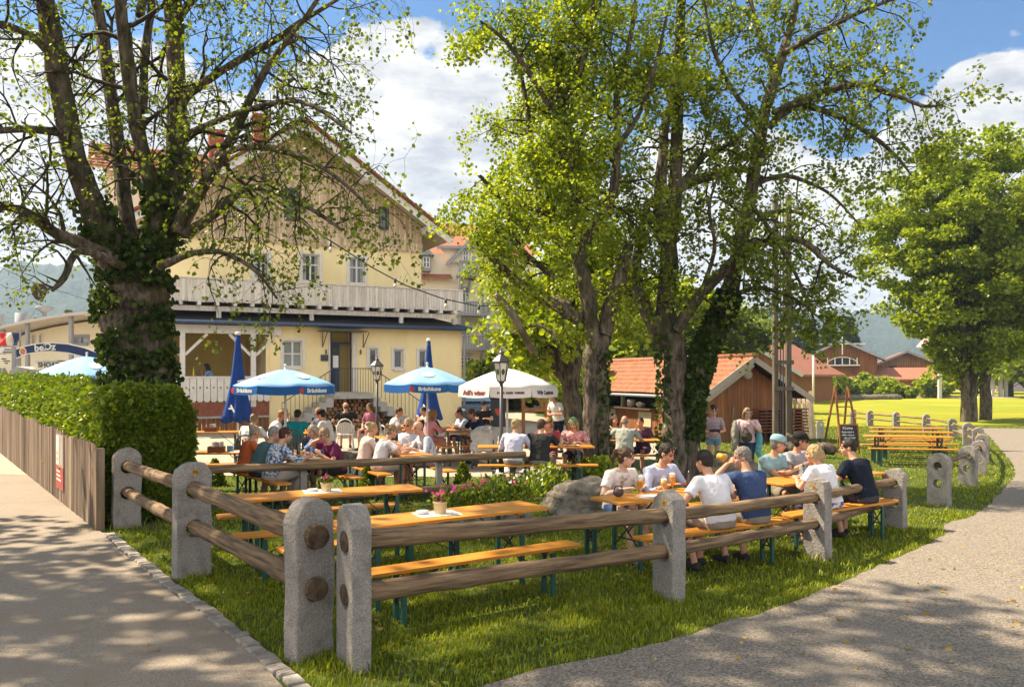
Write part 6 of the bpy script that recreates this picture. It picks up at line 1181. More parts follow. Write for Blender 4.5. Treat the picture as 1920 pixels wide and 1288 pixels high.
def person(label, x, y, face, shirt, pants, hair='short', hcol='brown', lean=12, seat=.485, hands='table', sleeve='short', leg='short', sc_=1.0, belly=0.0, headyaw=0, headpitch=12, wide=1.0, acc=(), det=1, skin=None, stand=False, vox=None, z0=None, shoe=(.04, .04, .045), skirt=False, longtop=False, group=None, yaw_body=0):
    skin = skin or m_skin; g = float(gz(x, y)) if z0 is None else z0
    root = thing('person', label, 'person', (x, y, g), math.atan2(face[1], face[0]) - math.pi / 2 + rad(yaw_body)); root.scale = (sc_, sc_, sc_)
    if group: root['group'] = group
    vx = vox or (.0085 if det else .013)
    la = rad(lean); hz = (.92 if stand else seat / sc_ + .085); Hc = Vector((0, 0, hz))
    S1 = Vector((0, math.sin(la * .75), math.cos(la * .75))); S2 = Vector((0, math.sin(la * 1.25), math.cos(la * 1.25)))
    def sp(t):
        return Hc + S1 * min(t, .27) + S2 * max(t - .27, 0)
    W = wide
    tor = [(-.10, .12 * W, .09, S1), (-.06, .165 * W, .118, S1), (.0, .172 * W, .122 + belly * .4, S1), (.12, .150 * W, .108 + belly, S1), (.24, .158 * W, .112 + belly * .7, S2), (.34, .176 * W, .120, S2), (.41, .180 * W, .108, S2), (.455, .150 * W, .086, S2), (.485, .088, .066, S2)]
    Nk = sp(.49); hd = Vector((0, math.sin(la * .6 + rad(12)), math.cos(la * .6 + rad(12)))); Hd = Nk + hd * .155 + Vector((0, .012, 0))
    HM = Matrix.Translation(Hd) @ Matrix.Rotation(rad(headyaw), 4, 'Z') @ Matrix.Rotation(-rad(headpitch), 4, 'X')
    body = MB(); body.rings([ell(sp(t), d, rx - .012, ry - .012) for t, rx, ry, d in tor])
    body.tube([sp(.45), Nk + hd * .03, Nk + hd * .10], [.062, .053, .052], 12)
    body.ball((0, -.010, .032), (.073, .092, .088), 16, 12, HM); body.ball((0, .024, -.036), (.058, .066, .074), 14, 10, HM)
    body.ball((0, .058, -.082), (.028, .026, .026), 10, 8, HM)
    body.ball((0, .094, -.020), (.0125, .018, .020), 8, 6, HM); body.ball((0, .088, .002), (.009, .014, .026), 8, 6, HM)
    for s in (-1, 1): body.ball((s * .074, -.008, -.010), (.010, .020, .030), 8, 6, HM); body.ball((s * .04, .058, -.028), (.022, .022, .022), 8, 6, HM)
    # arms
    sw = .186 * W; P_ = {}
    presets = dict(table=((-.16, .40, .80), (.15, .42, .80)), lap=((-.13, .26, .64), (.13, .28, .64)), chin=((-.10, .36, .80), (.06, .27, 1.08)), eat=((-.14, .38, .82), (.08, .33, 1.13)), drink=((-.16, .40, .80), (.20, .42, .92)), cross=((.12, .36, .82), (-.12, .38, .83)), wide=((-.30, .38, .80), (.30, .40, .80)), near=((-.15, .27, .79), (.17, .30, .79)), phone=((-.10, .30, .95), (.10, .30, .95)), down=((-.25, .06, .78), (.25, .06, .78)), face=((-.12, .27, 1.30), (.24, .10, .80)), book=((-.09, .27, 1.06), (.10, .27, 1.05)), reach=((-.20, .48, .80), (.25, .52, .82)))
    tg = presets[hands] if isinstance(hands, str) else hands
    slv = MB() if sleeve else None
    for s, tgt in ((-1, tg[0]), (1, tg[1])):
        Sh = sp(.425) + Vector((s * sw, -.005, 0)); tgt = Vector(tgt); tgt.z /= (sc_ if not stand else 1)
        if abs(tgt.z * sc_ - .80) < .03: tgt.z += .02
        E, Wr = ik(Sh, tgt, .285, .255, (s * .75, -.35, -.75))
        body.tube([Sh - Vector((s * .05, 0, -.005)), Sh, Sh.lerp(E, .35), E, E.lerp(Wr, .3), Wr], [.052, .056, .047, .038, .039, .026], 10)
        # hand: palm, four fingers, thumb
        fd = (Wr - E).normalized(); fd = (fd + Vector((-s * .25, .25, -.1 if hands not in ('chin', 'eat', 'face') else .3))).normalized(); sd = fd.cross(Vector((0, 0, 1))).normalized()
        if hands in ('chin', 'eat', 'face', 'drink', 'phone', 'book'): sd = (sd * .4 + Vector((0, 0, 1)) * .9).normalized()
        nn = sd.cross(fd).normalized()
        if nn.z > 0: nn = -nn
        pc = Wr + fd * .045
        body.rings([[Wr + fd * t + sd * (a * math.cos(q)) + nn * (b * math.sin(q)) for q in [2 * math.pi * j / 10 for j in range(10)]] for t, a, b in ((-.01, .024, .019), (.03, .036, .017), (.07, .040, .015), (.09, .036, .012))])
        curl = .9 if hands in ('drink', 'eat', 'book', 'phone') else .45
        for i, (off, ln) in enumerate(((-.030, .066), (-.010, .078), (.010, .074), (.030, .058))):
            b0 = Wr + fd * .082 + sd * off; k1 = b0 + (fd + nn * .15 * curl).normalized() * ln * .45; k2 = k1 + (fd + nn * .8 * curl).normalized() * ln * .32; k3 = k2 + (fd * .7 + nn * 1.5 * curl).normalized() * ln * .26
            body.tube([b0 - fd * .02, b0, k1, k2, k3], [.0105, .0105, .0098, .009, .0075], 7)
        ts = -1 if sd.dot(Vector((s, 0, 0))) > 0 else 1
        t0 = Wr + fd * .025 + sd * (ts * .026); t1 = t0 + (fd * .5 + sd * ts * .8 + nn * .2).normalized() * .036; t2 = t1 + (fd * .9 + sd * ts * .25 + nn * .3).normalized() * .030
        body.tube([t0 - fd * .01, t0, t1, t2], [.013, .013, .011, .009], 7)
        if slv is not None:
            q = [Sh - Vector((s * .07, 0, -.012)), Sh + Vector((0, 0, .006)), Sh.lerp(E, .3), Sh.lerp(E, .62)] if sleeve == 'short' else [Sh - Vector((s * .07, 0, -.012)), Sh, Sh.lerp(E, .35), E, E.lerp(Wr, .5), E.lerp(Wr, .88 if sleeve == 'long' else .12)]
            slv.tube(q, [.060, .070, .066, .066] if sleeve == 'short' else [.060, .069, .060, .051, .047, .042], 12)
        P_[s] = (Wr, fd, nn)
    # legs
    trs = MB(); shoes = MB(); hips = []
    for s in (-1, 1):
        Hp = Hc + Vector((s * .088, .0, -.03))
        if stand:
            An = Vector((s * (.075 if s < 0 else .085), -.03 + .02 * s, .075)); K = Hp.lerp(An, .48) + Vector((s * .005, .03, 0))
        else:
            K = Hc + Vector((s * .13, .42, -.015)); An = Vector((s * .13, .36 + R.uniform(-.12, .08), .08))
        body.tube([Hp, Hp.lerp(K, .5), K, K.lerp(An, .35), An], [.082, .070, .052, .052, .036], 10); body.tube([An, An + Vector((0, .05, -.035)), An + Vector((s * .02, .15, -.05))], [.036, .036, .026], 8)
        if skirt: pass
        elif leg == 'long': trs.tube([Hp + Vector((0, 0, .02)), Hp.lerp(K, .5), K, K.lerp(An, .4), An + Vector((0, 0, .02))], [.098, .086, .070, .064, .056], 12)
        elif leg == 'hot': trs.tube([Hp + Vector((0, 0, .02)), Hp.lerp(K, .25), Hp.lerp(K, .42)], [.098, .096, .094], 12)
        else: trs.tube([Hp + Vector((0, 0, .02)), Hp.lerp(K, .5), K.lerp(Hp, .08)], [.098, .092, .078], 12)
        shoes.tube([An + Vector((0, -.055, -.04)), An + Vector((0, .02, -.03)), An + Vector((s * .008, .09, -.045)), An + Vector((s * .02, .18, -.055))], [.036, .047, .043, .028], 10)
    if skirt:
        trs.rings([ell(Hc + Vector((0, t * .5, .06 - t * .12)), (0, .9 if not stand else 0, -.3), .17 + t * .06, .12 + t * .02) for t in (0, .3, .6, .9)])
    trs.rings([ell(sp(t), S1, rx * W + .014, ry + .014 + (belly * .4 if t > 0 else 0)) for t, rx, ry in ((-.10, .14, .10), (-.05, .168, .12), (.02, .170, .12), (.07, .158, .112))])
    o = body.build('body', skin, root); soft(o, vx if det else .0115, 0, None, 2 if det else 1, .4)
    o = trs.build('skirt' if skirt else 'trousers', pants if not isinstance(pants, tuple) else cloth(pants), root); soft(o, .013 if det else .018, .022, foldtex, 3)
    o = shoes.build('shoes', cloth(shoe), root); soft(o, .011 if det else .014, 0, None, 1)
    t0 = -.03 if not longtop else -.10
    slv = slv or MB()
    slv.rings([ell(sp(t), d, rx + .012, ry + .012) for t, rx, ry, d in [(t0, .178 * W, .126 + belly * .3, S1), (.03, .176 * W, .127 + belly * .6, S1), (.12, .158 * W, .116 + belly, S1), (.24, .163 * W, .117 + belly * .7, S2), (.34, .180 * W, .124, S2), (.41, .184 * W, .112, S2), (.452, .150 * W, .088, S2), (.476, .092, .070, S2)]])
    o = slv.build('shirt', shirt if not isinstance(shirt, tuple) else cloth(shirt), root); soft(o, .012 if det else .017, .026, foldtex, 3)
    # hair
    if hair != 'none':
        h = MB()
        if hair == 'bald': h.ball((0, -.040, -.015), (.072, .060, .058), 14, 10, HM)
        else:
            h.ball((0, -.020, .040), (.081, .098, .088), 16, 12, HM); h.ball((0, -.046, .0), (.074, .062, .085), 14, 10, HM)
            if hair in ('bob', 'long'):
                h.ball((0, -.035, .005), (.094, .088, .105), 14, 10, HM)
                for s in (-1, 1): h.tube([HM @ Vector((s * .07, .01, .05)), HM @ Vector((s * .088, -.005, -.02)), HM @ Vector((s * .080, -.02, -.09 if hair == 'bob' else -.16))], [.03, .032, .024], 8)
                h.tube([HM @ Vector((0, -.06, .02)), HM @ Vector((0, -.085, -.06)), HM @ Vector((0, -.085, -.12 if hair == 'bob' else -.22))], [.07, .068, .045], 10)
            if hair == 'bun': h.ball((0, -.098, .088), (.045, .042, .042), 10, 8, HM)
            if hair == 'pony': h.tube([HM @ Vector((0, -.09, .06)), HM @ Vector((0, -.135, .05)), HM @ Vector((0, -.15, -.04)), HM @ Vector((0, -.13, -.14))], [.025, .035, .03, .012], 8)
            if hair == 'top': h.ball((0, -.05, .13), (.045, .045, .05), 10, 8, HM); h.ball((.05, -.06, .11), (.035, .035, .05), 8, 6, HM)
        o = h.build('hair', HAIR[hcol], root); soft(o, .009 if det else .014, .024, hairtex, 1)
    # face
    if det:
        for s in (-1, 1):
            e = MB(); e.ball((s * .031, .076, .008), (.0135, .010, .0075), 8, 6, HM); e.build('eye', m_eye, root)
            b = MB(); b.tube([HM @ Vector((s * .014, .089, .026)), HM @ Vector((s * .032, .087, .031)), HM @ Vector((s * .048, .074, .026))], [.004, .0045, .003], 6); b.build('eyebrow', HAIR[hcol], root)
        e = MB(); e.tube([HM @ Vector((-.024, .078, -.058)), HM @ Vector((0, .089, -.056)), HM @ Vector((.024, .078, -.058))], [.004, .0065, .004], 6); e.build('mouth', m_lip, root)
    if 'sunglasses' in acc or 'glasses' in acc:
        gl = MB()
        for s in (-1, 1):
            if 'sunglasses' in acc: gl.ball((s * .034, .086, .006), (.027, .008, .019), 10, 6, HM)
            else: gl.tube([HM @ Vector((s * .034 + .022 * math.cos(a), .092, .006 + .016 * math.sin(a))) for a in [2 * math.pi * k / 10 for k in range(11)]], .0022, 5)
            gl.tube([HM @ Vector((s * .058, .078, .012)), HM @ Vector((s * .078, .0, .012))], .003, 5)
        gl.build('glasses', m_lens, root)
    if 'headglasses' in acc:
        gl = MB(); [gl.ball((s * .036, .062, .105), (.03, .012, .018), 10, 6, HM) for s in (-1, 1)]; gl.build('glasses', m_lens, root)
    for a in acc:
        if isinstance(a, tuple) and a[0] == 'cap':
            cm = cloth(a[1]); c = MB(); c.rings([[HM @ Vector((.087 * r_ * math.cos(q), -.014 + .104 * r_ * math.sin(q), z)) for q in [2 * math.pi * j / 18 for j in range(18)]] for r_, z in ((1.0, .042), (1.02, .06), (.97, .09), (.8, .118), (.45, .135), (.05, .14))]); c.build('cap', cm, root)
            b = MB(); b.rings([[HM @ Vector((.072 * math.cos(q) * k, .075 + .085 * math.sin(q) * k, .05 - .012 * k + dz)) for q in [math.pi * j / 10 for j in range(11)]] for k, dz in ((.2, .0), (1.0, -.006), (1.0, -.011), (.2, -.006))], smooth=False); b.build('cap_brim', cm, root)
        if isinstance(a, tuple) and a[0] == 'scarf':
            c = MB(); c.ball((0, -.026, .036), (.090, .104, .098), 16, 12, HM); c.ball((0, -.05, -.04), (.085, .06, .09), 12, 8, HM); soft(c.build('headscarf', cloth(a[1]), root), .013, .01, foldtex, 2)
        if isinstance(a, tuple) and a[0] == 'band':
            c = MB(); c.tube([HM @ Vector((.088 * math.cos(q), -.012 + .098 * math.sin(q), .052 + .02 * math.cos(q) ** 2)) for q in [2 * math.pi * j / 20 for j in range(21)]], .012, 6); c.build('headband', cloth(a[1]), root)
    return root, P_, HM
def bx(c, u, s, t): return on(c, u, s, t)
def seatpos(x, y, f): return (x, y)
nT3 = (-.54, .84); nT4 = (-.57, .82)
def neg(v): return (-v[0], -v[1])
def U(c, u, s, off):
    a = math.atan2(u[1], u[0]); n = (-math.sin(a), math.cos(a)); return (c[0] + math.cos(a) * s + n[0] * off, c[1] + math.sin(a) * s + n[1] * off)
u3, u4 = (.84, .54), (.82, .57); C_ = cloth
BLUEJ = (.06, .10, .20); KHAKI = (.26, .215, .16); GREYT = (.18, .165, .15); WHITE = (.68, .66, .68); NAVY = (.018, .028, .075)
p = U(T3, u3, -.44, .62); person('brown haired woman with ponytail in a printed top at the wheat beer table', *p, neg(nT3), c_print, BLUEJ, 'pony', 'brown', 16, hands=((-.12, .36, .80), (.16, .33, .80)), sc_=.96, wide=.92, headyaw=50, headpitch=14, skin=m_skinp, shoe=(.28, .3, .34), leg='hot')
p = U(T3, u3, .19, .66); person('dark haired man in a light blue shirt with sunglasses on his head', *p, neg(nT3), (.44, .48, .62), KHAKI, 'short', 'dark', 20, hands=((-.20, .38, .80), (.12, .40, .80)), sleeve='half', headyaw=18, headpitch=24, acc=('headglasses',), wide=1.06)
p = U(T3, u3, -.10, -.70); person('man with short black hair and white T-shirt seen from behind', *p, nT3, WHITE, (.27, .215, .17), 'short', 'dark', 20, hands='wide', headyaw=8, headpitch=14, acc=('glasses',), wide=1.05, belly=.01)
p = U(T3, u3, .48, -.68); r_, P_, HM_ = person('grey haired man in a navy T-shirt biting into food', *p, nT3, (.045, .07, .155), KHAKI, 'short', 'grey', 16, hands=((-.08, .33, 1.11), (.16, .38, .80)), headyaw=52, headpitch=8, wide=1.06)
def food_in_hand():
    q = r_.matrix_basis @ Vector((-.07, .40, 1.17)); o = thing('pretzel', 'yellow pastry held up by the man in the navy T-shirt', 'pastry', q); mb = MB(); [mb.ball((R.uniform(-.05, .05), R.uniform(-.03, .03), R.uniform(-.02, .03)), R.uniform(.025, .04), 8, 6) for _ in range(9)]; soft(mb.build('pastry', nmat('pastry', (.62, .40, .08), (.45, .24, .05), scale=40, rough=.8), o), .01); o.name = 'pastry'
food_in_hand()
p = U(T4, u4, -.36, .60); person('man in a light teal polo shirt and pale blue cap, arms folded', *p, neg(nT4), (.24, .37, .40), KHAKI, 'short', 'grey', 16, hands='cross', headyaw=48, headpitch=10, acc=(('cap', (.24, .38, .42)),), wide=1.05)
p = U(T4, u4, .22, .64); person('man in a grey T-shirt with black cap and sunglasses', *p, neg(nT4), (.30, .30, .32), GREYT, 'short', 'dark', 13, hands='drink', headyaw=40, headpitch=6, acc=('sunglasses', ('cap', (.02, .018, .018))))
p = U(T4, u4, -.66, -.60); person('blonde woman with a bob and white T-shirt', *p, nT4, WHITE, c_skirt, 'bob', 'blonde', 22, hands='table', headyaw=28, headpitch=8, sc_=.95, wide=.98, skirt=True)
p = U(T4, u4, .12, -.58); person('dark bearded man in a black T-shirt at the end of the bench', *p, nT4, (.012, .016, .028), (.05, .05, .06), 'short', 'dark', 22, hands='table', headyaw=38, headpitch=6, wide=1.06)
# middle tables
G, a = (-3.6, 13.75), (-.6, .8); ri, le = (.8, .6), (-.8, -.6)
p = U(G, a, -.55, .60); person('dark red haired woman in a blue patterned blouse', *p, ri, c_paisley, (.42, .36, .31), 'short', 'auburn', 20, hands='reach', sleeve='half', headyaw=-10, leg='long', wide=1.05)
p = U(G, a, .02, .60); person('grey haired man in a dark teal polo shirt', *p, ri, (.07, .13, .14), (.03, .03, .04), 'short', 'silver', 24, hands='table', headyaw=-25, belly=.03, wide=1.1)
p = U(G, a, .68, .60); person('woman in an orange top half hidden by the man in dark teal', *p, ri, (.55, .13, .04), (.5, .12, .04), 'bun', 'greyblond', 16, sc_=.95, det=0)
p = U(G, a, -.42, -.60); person('woman with short grey hair and glasses in a purple shirt', *p, le, (.14, .02, .07), (.02, .018, .02), 'short', 'sand', 24, hands='chin', acc=('glasses',), headyaw=15, sc_=.97)
p = U(G, a, .25, -.60); person('blonde woman in a light blue top next to the purple shirt', *p, le, (.12, .25, .55), (.03, .03, .05), 'bob', 'greyblond', 14, headyaw=20, sc_=.95, hands='table')
G, a = (-2.05, 14.9), (-.45, .89); ri, le = (.89, .45), (-.89, -.45)
p = U(G, a, -.50, .52); person('woman with tied up brown hair in a white T-shirt', *p, ri, (.66, .62, .63), (.42, .35, .28), 'bun', 'sand', 22, hands='reach', sc_=.97, headyaw=-12)
p = U(G, a, .16, .58); person('blonde woman behind the woman in the white T-shirt', *p, ri, (.60, .46, .40), KHAKI, 'bun', 'blonde', 14, det=0, sc_=.95)
p = U(G, a, -.18, -.56); person('balding man in a blue and white checked shirt', *p, le, c_check, KHAKI, 'bald', 'grey', 20, hands='table', headyaw=12, sleeve='half', wide=1.05, belly=.02)
p = U(G, a, .62, -.50); person('man with sunglasses in a pale blue shirt facing us', *p, (-.30, -.95), (.46, .50, .58), (.25, .2, .16), 'short', 'sand', 14, hands='cross', acc=('sunglasses',), sleeve='half')
G, a = (-1.4, 20.2), (-.5, .85); ri, le = (.85, .5), (-.85, -.5)
p = U(G, a, -.35, -.56); person('large man in a navy polo shirt and grey shorts', *p, le, NAVY, GREYT, 'short', 'brown', 24, hands='reach', wide=1.14, belly=.05, sc_=1.04)
p = U(G, a, .5, -.58); person('man in a blue checked shirt behind the navy polo shirt', *p, le, c_lcheck, (.05, .07, .15), 'short', 'dark', 18, hands='cross', det=0)
p = U(G, a, .28, .58); person('ginger blonde woman in a pink cardigan', *p, ri, (.62, .26, .28), (.5, .2, .2), 'long', 'ginger', 12, hands='table', sleeve='long', sc_=.97)
p = U(G, a, .95, .3); person('person in a dark hooded jacket leaning on the far end of the table', *p, (.3, -1), (.015, .014, .016), (.03, .03, .03), 'short', 'sand', 26, det=0, sleeve='long')
person('man in a white T-shirt near the lamp post, facing the parasol pole', -3.05, 21.1, (1, .15), WHITE, (.05, .05, .06), 'short', 'brown', 16, det=0, headyaw=-20)
person('dark haired person in a beige top sitting by the stair railing', -2.35, 22.9, (-.9, -.5), (.52, .38, .30), (.3, .22, .2), 'short', 'dark', 8, hands='phone', det=0, sc_=.9, z0=.012)
person('old ginger haired man in white sitting nearest to the stairs', -5.72, 19.75, (1, .25), WHITE, (.3, .25, .2), 'short', 'ginger', 22, det=0, belly=.02)
person('bearded man in black beside the old man in white', -5.75, 20.45, (1, -.1), (.02, .02, .03), (.05, .05, .06), 'short', 'dark', 12, hands='chin', det=0, wide=1.05)
person('man in a turquoise T-shirt seen from behind under the blue parasol', -4.95, 18.98, (.15, 1), (.01, .26, .29), (.05, .06, .09), 'short', 'dark', 12, hands='wide', det=0, wide=1.06, z0=.012)
person('slim man in a white T-shirt with dark cap', -4.33, 19.75, (-1, .2), (.62, .56, .54), (.3, .22, .18), 'short', 'dark', 18, hands='table', det=0, acc=(('cap', (.025, .02, .018)),))
person('red haired person hidden behind the turquoise T-shirt', -4.72, 20.9, (-.6, -.8), (.10, .12, .16), (.1, .1, .1), 'short', 'ginger', 14, det=0)
person('man in a white shirt seen from behind by the closed parasol', -5.5, 17.35, (.25, 1), WHITE, (.25, .2, .15), 'short', 'sand', 20, det=0, wide=1.05, z0=.012)
person('bald man in a black T-shirt on a white plastic chair by the firewood', -4.75, 23.75, (-.2, 1), (.015, .013, .016), (.02, .02, .02), 'bald', 'brown', 4, hands='wide', det=0, wide=1.1, z0=.012, headyaw=30)
person('person in a flowered dress on the chair by the firewood', -3.95, 23.6, (-.5, -.8), (.30, .10, .16), (.2, .05, .1), 'bob', 'brown', 10, det=0, hands='lap', z0=.012)
# right of the lamp
person('light haired man in a pale blue shirt seen from behind by the lamp post', .02, 15.2, (.35, 1), (.50, .50, .62), (.20, .17, .14), 'short', 'blonde', 14, sleeve='half', headyaw=-18, leg='long')
person('man with short brown hair in a charcoal T-shirt seen from behind', .50, 15.18, (.25, 1), (.022, .022, .028), (.2, .17, .14), 'short', 'brown', 16, hands='reach', headyaw=-22, wide=1.08, leg='long')
person('orange blonde woman with a headband across the table from the charcoal T-shirt', .72, 16.52, (-.1, -1), (.30, .05, .06), (.2, .1, .1), 'bob', 'ginger', 22, det=0, acc=(('band', (.03, .02, .02)),))
person('woman in a pink printed top and green headscarf beside the tree', 1.24, 16.45, (-.25, -1), c_pinkp, (.04, .035, .04), 'long', 'blonde', 14, hands='near', headpitch=26, acc=(('scarf', (.10, .19, .09)),), sc_=.97)
person('old man in a grey green shirt seen from behind between the trees', 2.40, 17.75, (.15, 1), (.36, .37, .32), (.04, .04, .05), 'bald', 'silver', 16, hands='wide', wide=1.1, belly=.03, leg='long')
person('woman in a dark purple top half hidden by the ivy tree', 3.02, 19.15, (-.5, -.9), (.10, .05, .10), (.1, .05, .1), 'short', 'dark', 16, det=0)
person('person in a pale top across from the grey green shirt', 2.35, 19.2, (0, -1), (.50, .40, .38), (.1, .08, .08), 'long', 'brown', 18, det=0)
person('man with sunglasses in a black shirt sitting in front of the parked car', -.85, 25.6, (-.2, -1), (.018, .018, .02), (.03, .03, .03), 'short', 'dark', 4, det=0, acc=('sunglasses', ('cap', (.03, .02, .02))), z0=0)
# standing
rS, pS, hS = person('young woman in a striped top and denim shorts reading a booklet', 4.94, 20.4, (-.15, -1), c_stripe, (.16, .30, .40), 'top', 'dark', 5, hands='book', sleeve='short', leg='hot', stand=True, sc_=.985, wide=.9, headpitch=22, skin=m_skinp, acc=(('band', (.45, .22, .22)),), shoe=(.5, .45, .4), det=1)
q = rS.matrix_basis @ Vector((0, .33, 1.09)); b_ = MB(); b_.box((0, 0, 0), (.26, .16, .02)); o = b_.build('booklet', plain('booklet_dark', (.05, .06, .07), rough=.4)); o.location = q; o.rotation_euler = (rad(30), 0, rS.rotation_euler.z); tag(o, 'dark booklet held open by the woman in the striped top', 'booklet')
rS, pS, hS = person('woman in a pink and white top with jeans and sunglasses on her hair', 5.36, 18.95, (-.25, -1), (.62, .45, .47), (.03, .055, .115), 'long', 'sand', 6, hands='face', sleeve='short', leg='long', stand=True, sc_=.99, headyaw=18, headpitch=22, acc=('headglasses',), skin=m_skinp, det=1)
def bag(q, label, c, s, nm='shoulder_bag', rot=0):
    r = thing(nm, label, 'bag', q, rot); mb = MB(); mb.ball((0, 0, 0), s, 12, 9); soft(mb.build('pouch', cloth(c), r), .015, .05, foldtex, 2); t = MB(); t.tube([(-s[0] * .7, 0, s[2] * .6), (-s[0] * .2, .02, s[2] * 1.7), (s[0] * .5, .0, s[2] * .6)], .014, 6); t.build('strap', cloth(tuple(x * .8 for x in c)), r)
bag(rS.matrix_basis @ Vector((.27, .02, 1.02)), 'long grey rucksack hanging from the shoulder of the woman in jeans', (.25, .235, .2), (.10, .14, .38), 'rucksack')
bag(rS.matrix_basis @ Vector((.02, .20, 1.02)), 'round olive bag held in front of the woman in jeans', (.07, .06, .045), (.13, .08, .13), 'handbag')
mb = MB(); mb.tube([(0, 0, .18), (.02, .01, 0), (-.01, .0, -.3), (.02, 0, -.42)], [.05, .07, .075, .04], 10); o = mb.build('towel', cloth((.12, .36, .42))); o.location = rS.matrix_basis @ Vector((-.25, .08, .98)); soft(o, .014, .05, foldtex, 1); tag(o, 'turquoise towel hanging beside the woman in jeans', 'towel')
person('waitress in a black waistcoat and white blouse standing behind the pale trunk', 1.28, 22.9, (-.75, -.6), (.66, .62, .60), (.02, .02, .025), 'bun', 'dark', 18, hands='book', stand=True, det=0, leg='long')
person('person in an orange top standing by the grey bin near the cars', -.78, 36.5, (.2, 1), (.65, .27, .04), (.3, .25, .2), 'short', 'brown', 4, hands='down', stand=True, det=0, sc_=.97)
# ------------------------------------------------------------------ parasols, lamps, string lights and the rest
m_canblue = nmat('parasol_light_blue', (.24, .43, .75), (.20, .38, .70), scale=2, rough=.85); m_valblue = plain('parasol_blue', (.012, .11, .36), rough=.8); m_navy = nmat('parasol_royal', (.010, .05, .24), (.008, .04, .19), scale=3, rough=.85); m_canw = nmat('parasol_white', (.74, .72, .69), (.68, .65, .62), scale=2, rough=.85); m_red = plain('emblem_red', (.5, .05, .04)); m_letw = plain('letter_white', (.78, .78, .76), rough=.8); m_letd = plain('letter_dark', (.10, .07, .07), rough=.8); m_letr = plain('letter_maroon', (.28, .05, .08), rough=.8)
def parasol(label, x, y, rad_, zA, zE, can, val, words, ns=8, rot=0, vh=.17, disc=True, wordm=None, sag=.12):
    r = thing('parasol', label, 'parasol', (x, y, float(gz(x, y)) + .012), rot); mb = MB(); V = []
    m = 6
    for i in range(m + 1):
        t = i / m; z = zA - (zA - zE) * (t ** 1.35)
        for j in range(ns * 4):
            a = 2 * math.pi * j / (ns * 4); k = (j % 4) / 4; rr = rad_ * t * (math.cos(math.pi / ns) / math.cos((k - .5) * 2 * math.pi / ns)); V.append((rr * math.cos(a), rr * math.sin(a), z - sag * t * (.25 - (k - .5) ** 2) * .9))
    n = ns * 4; F = [(i * n + j, i * n + (j + 1) % n, (i + 1) * n + (j + 1) % n, (i + 1) * n + j) for i in range(m) for j in range(n)]; mb.add(V, F, True); o = mb.build('canopy', can, r); sd = o.modifiers.new('cloth', 'SOLIDIFY'); sd.thickness = .006
    vb = MB(); E = V[m * n:]
    for k in range(ns):
        q = [Vector(E[(k * 4 + i) % n]) for i in range(5)]
        for s in (0, 4): q[s] = q[s] * 1.0
        q = [Vector((p.x * 1.004, p.y * 1.004, p.z - .002)) for p in q]; lo = [p + Vector((p.x * .01, p.y * .01, -vh)) for p in q]; lo[0] = lo[0].lerp(lo[1], .08); lo[4] = lo[4].lerp(lo[3], .08); vb.add(q + lo, [(i, i + 5, i + 6, i + 1) for i in range(4)])
    vo = vb.build('valance', val, r); sd = vo.modifiers.new('cloth', 'SOLIDIFY'); sd.thickness = .004
    pl = MB(); pl.tube([(0, 0, 0), (0, 0, zA + .05)], .024, 10); pl.ball((0, 0, zA + .08), .035, 8, 6); pl.lathe([(.26, 0), (.26, .05), (.06, .09), (.045, .3)], n=14); pl.build('pole', m_wht, r); rb = MB(); [rb.bar((0, 0, zA - .06), (V[m * n + 4 * k][0] * .98, V[m * n + 4 * k][1] * .98, zE - .03), .014) for k in range(ns)]; rb.build('rib', m_iron, r)
    for k, (w_, sz, hm) in words.items():
        a = Vector(E[(k * 4) % n]); b = Vector(E[(k * 4 + 4) % n]); c = (a + b) / 2; c2 = Vector(E[(k * 4 + 2) % n]); nd = Vector((c.x, c.y, 0)).normalized(); pos = c + nd * (.012 + .004); pos.z = (a.z + E[(k * 4 + 2) % n][2]) / 2 - vh * .52; M = frame(pos, Vector((0, 0, 1)).cross(nd), nd); text(w_, sz, hm, vo, M, bold=.004)
        if disc:
            xd = Vector((0, 0, 1)).cross(nd); em = MB(); c0 = pos - xd * (len(w_) * sz * .30 + .07); f = lambda q, s: c0 + xd * (s * math.sin(q)) + Vector((0, 0, s * 1.15 * math.cos(q))); em.add([f(2 * math.pi * i / 12, .055) for i in range(12)], [tuple(range(11, -1, -1))]); em.build('emblem', m_red, vo)
    if disc:                                                       # white oval on the panel that faces the camera
        for k in words:
            nd = Vector((E[(k * 4 + 2) % n][0], E[(k * 4 + 2) % n][1], 0)).normalized(); xd = Vector((0, 0, 1)).cross(nd); t0 = .55; pts = []
            for i in range(18):
                q = 2 * math.pi * i / 18; t = t0 + .13 * math.cos(q) * -1; off = .16 * math.sin(q); rr = rad_ * t * math.cos(math.pi / ns); pts.append(nd * rr + xd * off + Vector((0, 0, zA - (zA - zE) * (t ** 1.35) + .010)))
            em = MB(); em.add(pts, [tuple(range(17, -1, -1))]); e_ = em.build('panel_emblem', m_letw, o)
    return r
def face_rot(x, y, k, ns=8, extra=0): return math.atan2(-y, -x) - (k + .5) * 2 * math.pi / ns + extra
x, y = (535 - CX) * 18.4 / FPX, 18.4; parasol('open blue parasol in front of the stairs, with lettering on its rim', x, y, 1.13, 2.24, 1.88, m_canblue, m_valblue, {0: ('Bräuhäuns', .125, m_letw), 6: ('Bräuhäuns', .125, m_letw)}, 8, face_rot(x, y, 0, extra=rad(38)))
x, y = (801 - CX) * 19.6 / FPX, 19.6; parasol('open blue parasol between the lamp post and the white parasol', x, y, 1.08, 2.30, 1.90, m_canblue, m_valblue, {0: ('Bräuhäuns', .12, m_letw)}, 8, face_rot(x, y, 0, extra=rad(3)))
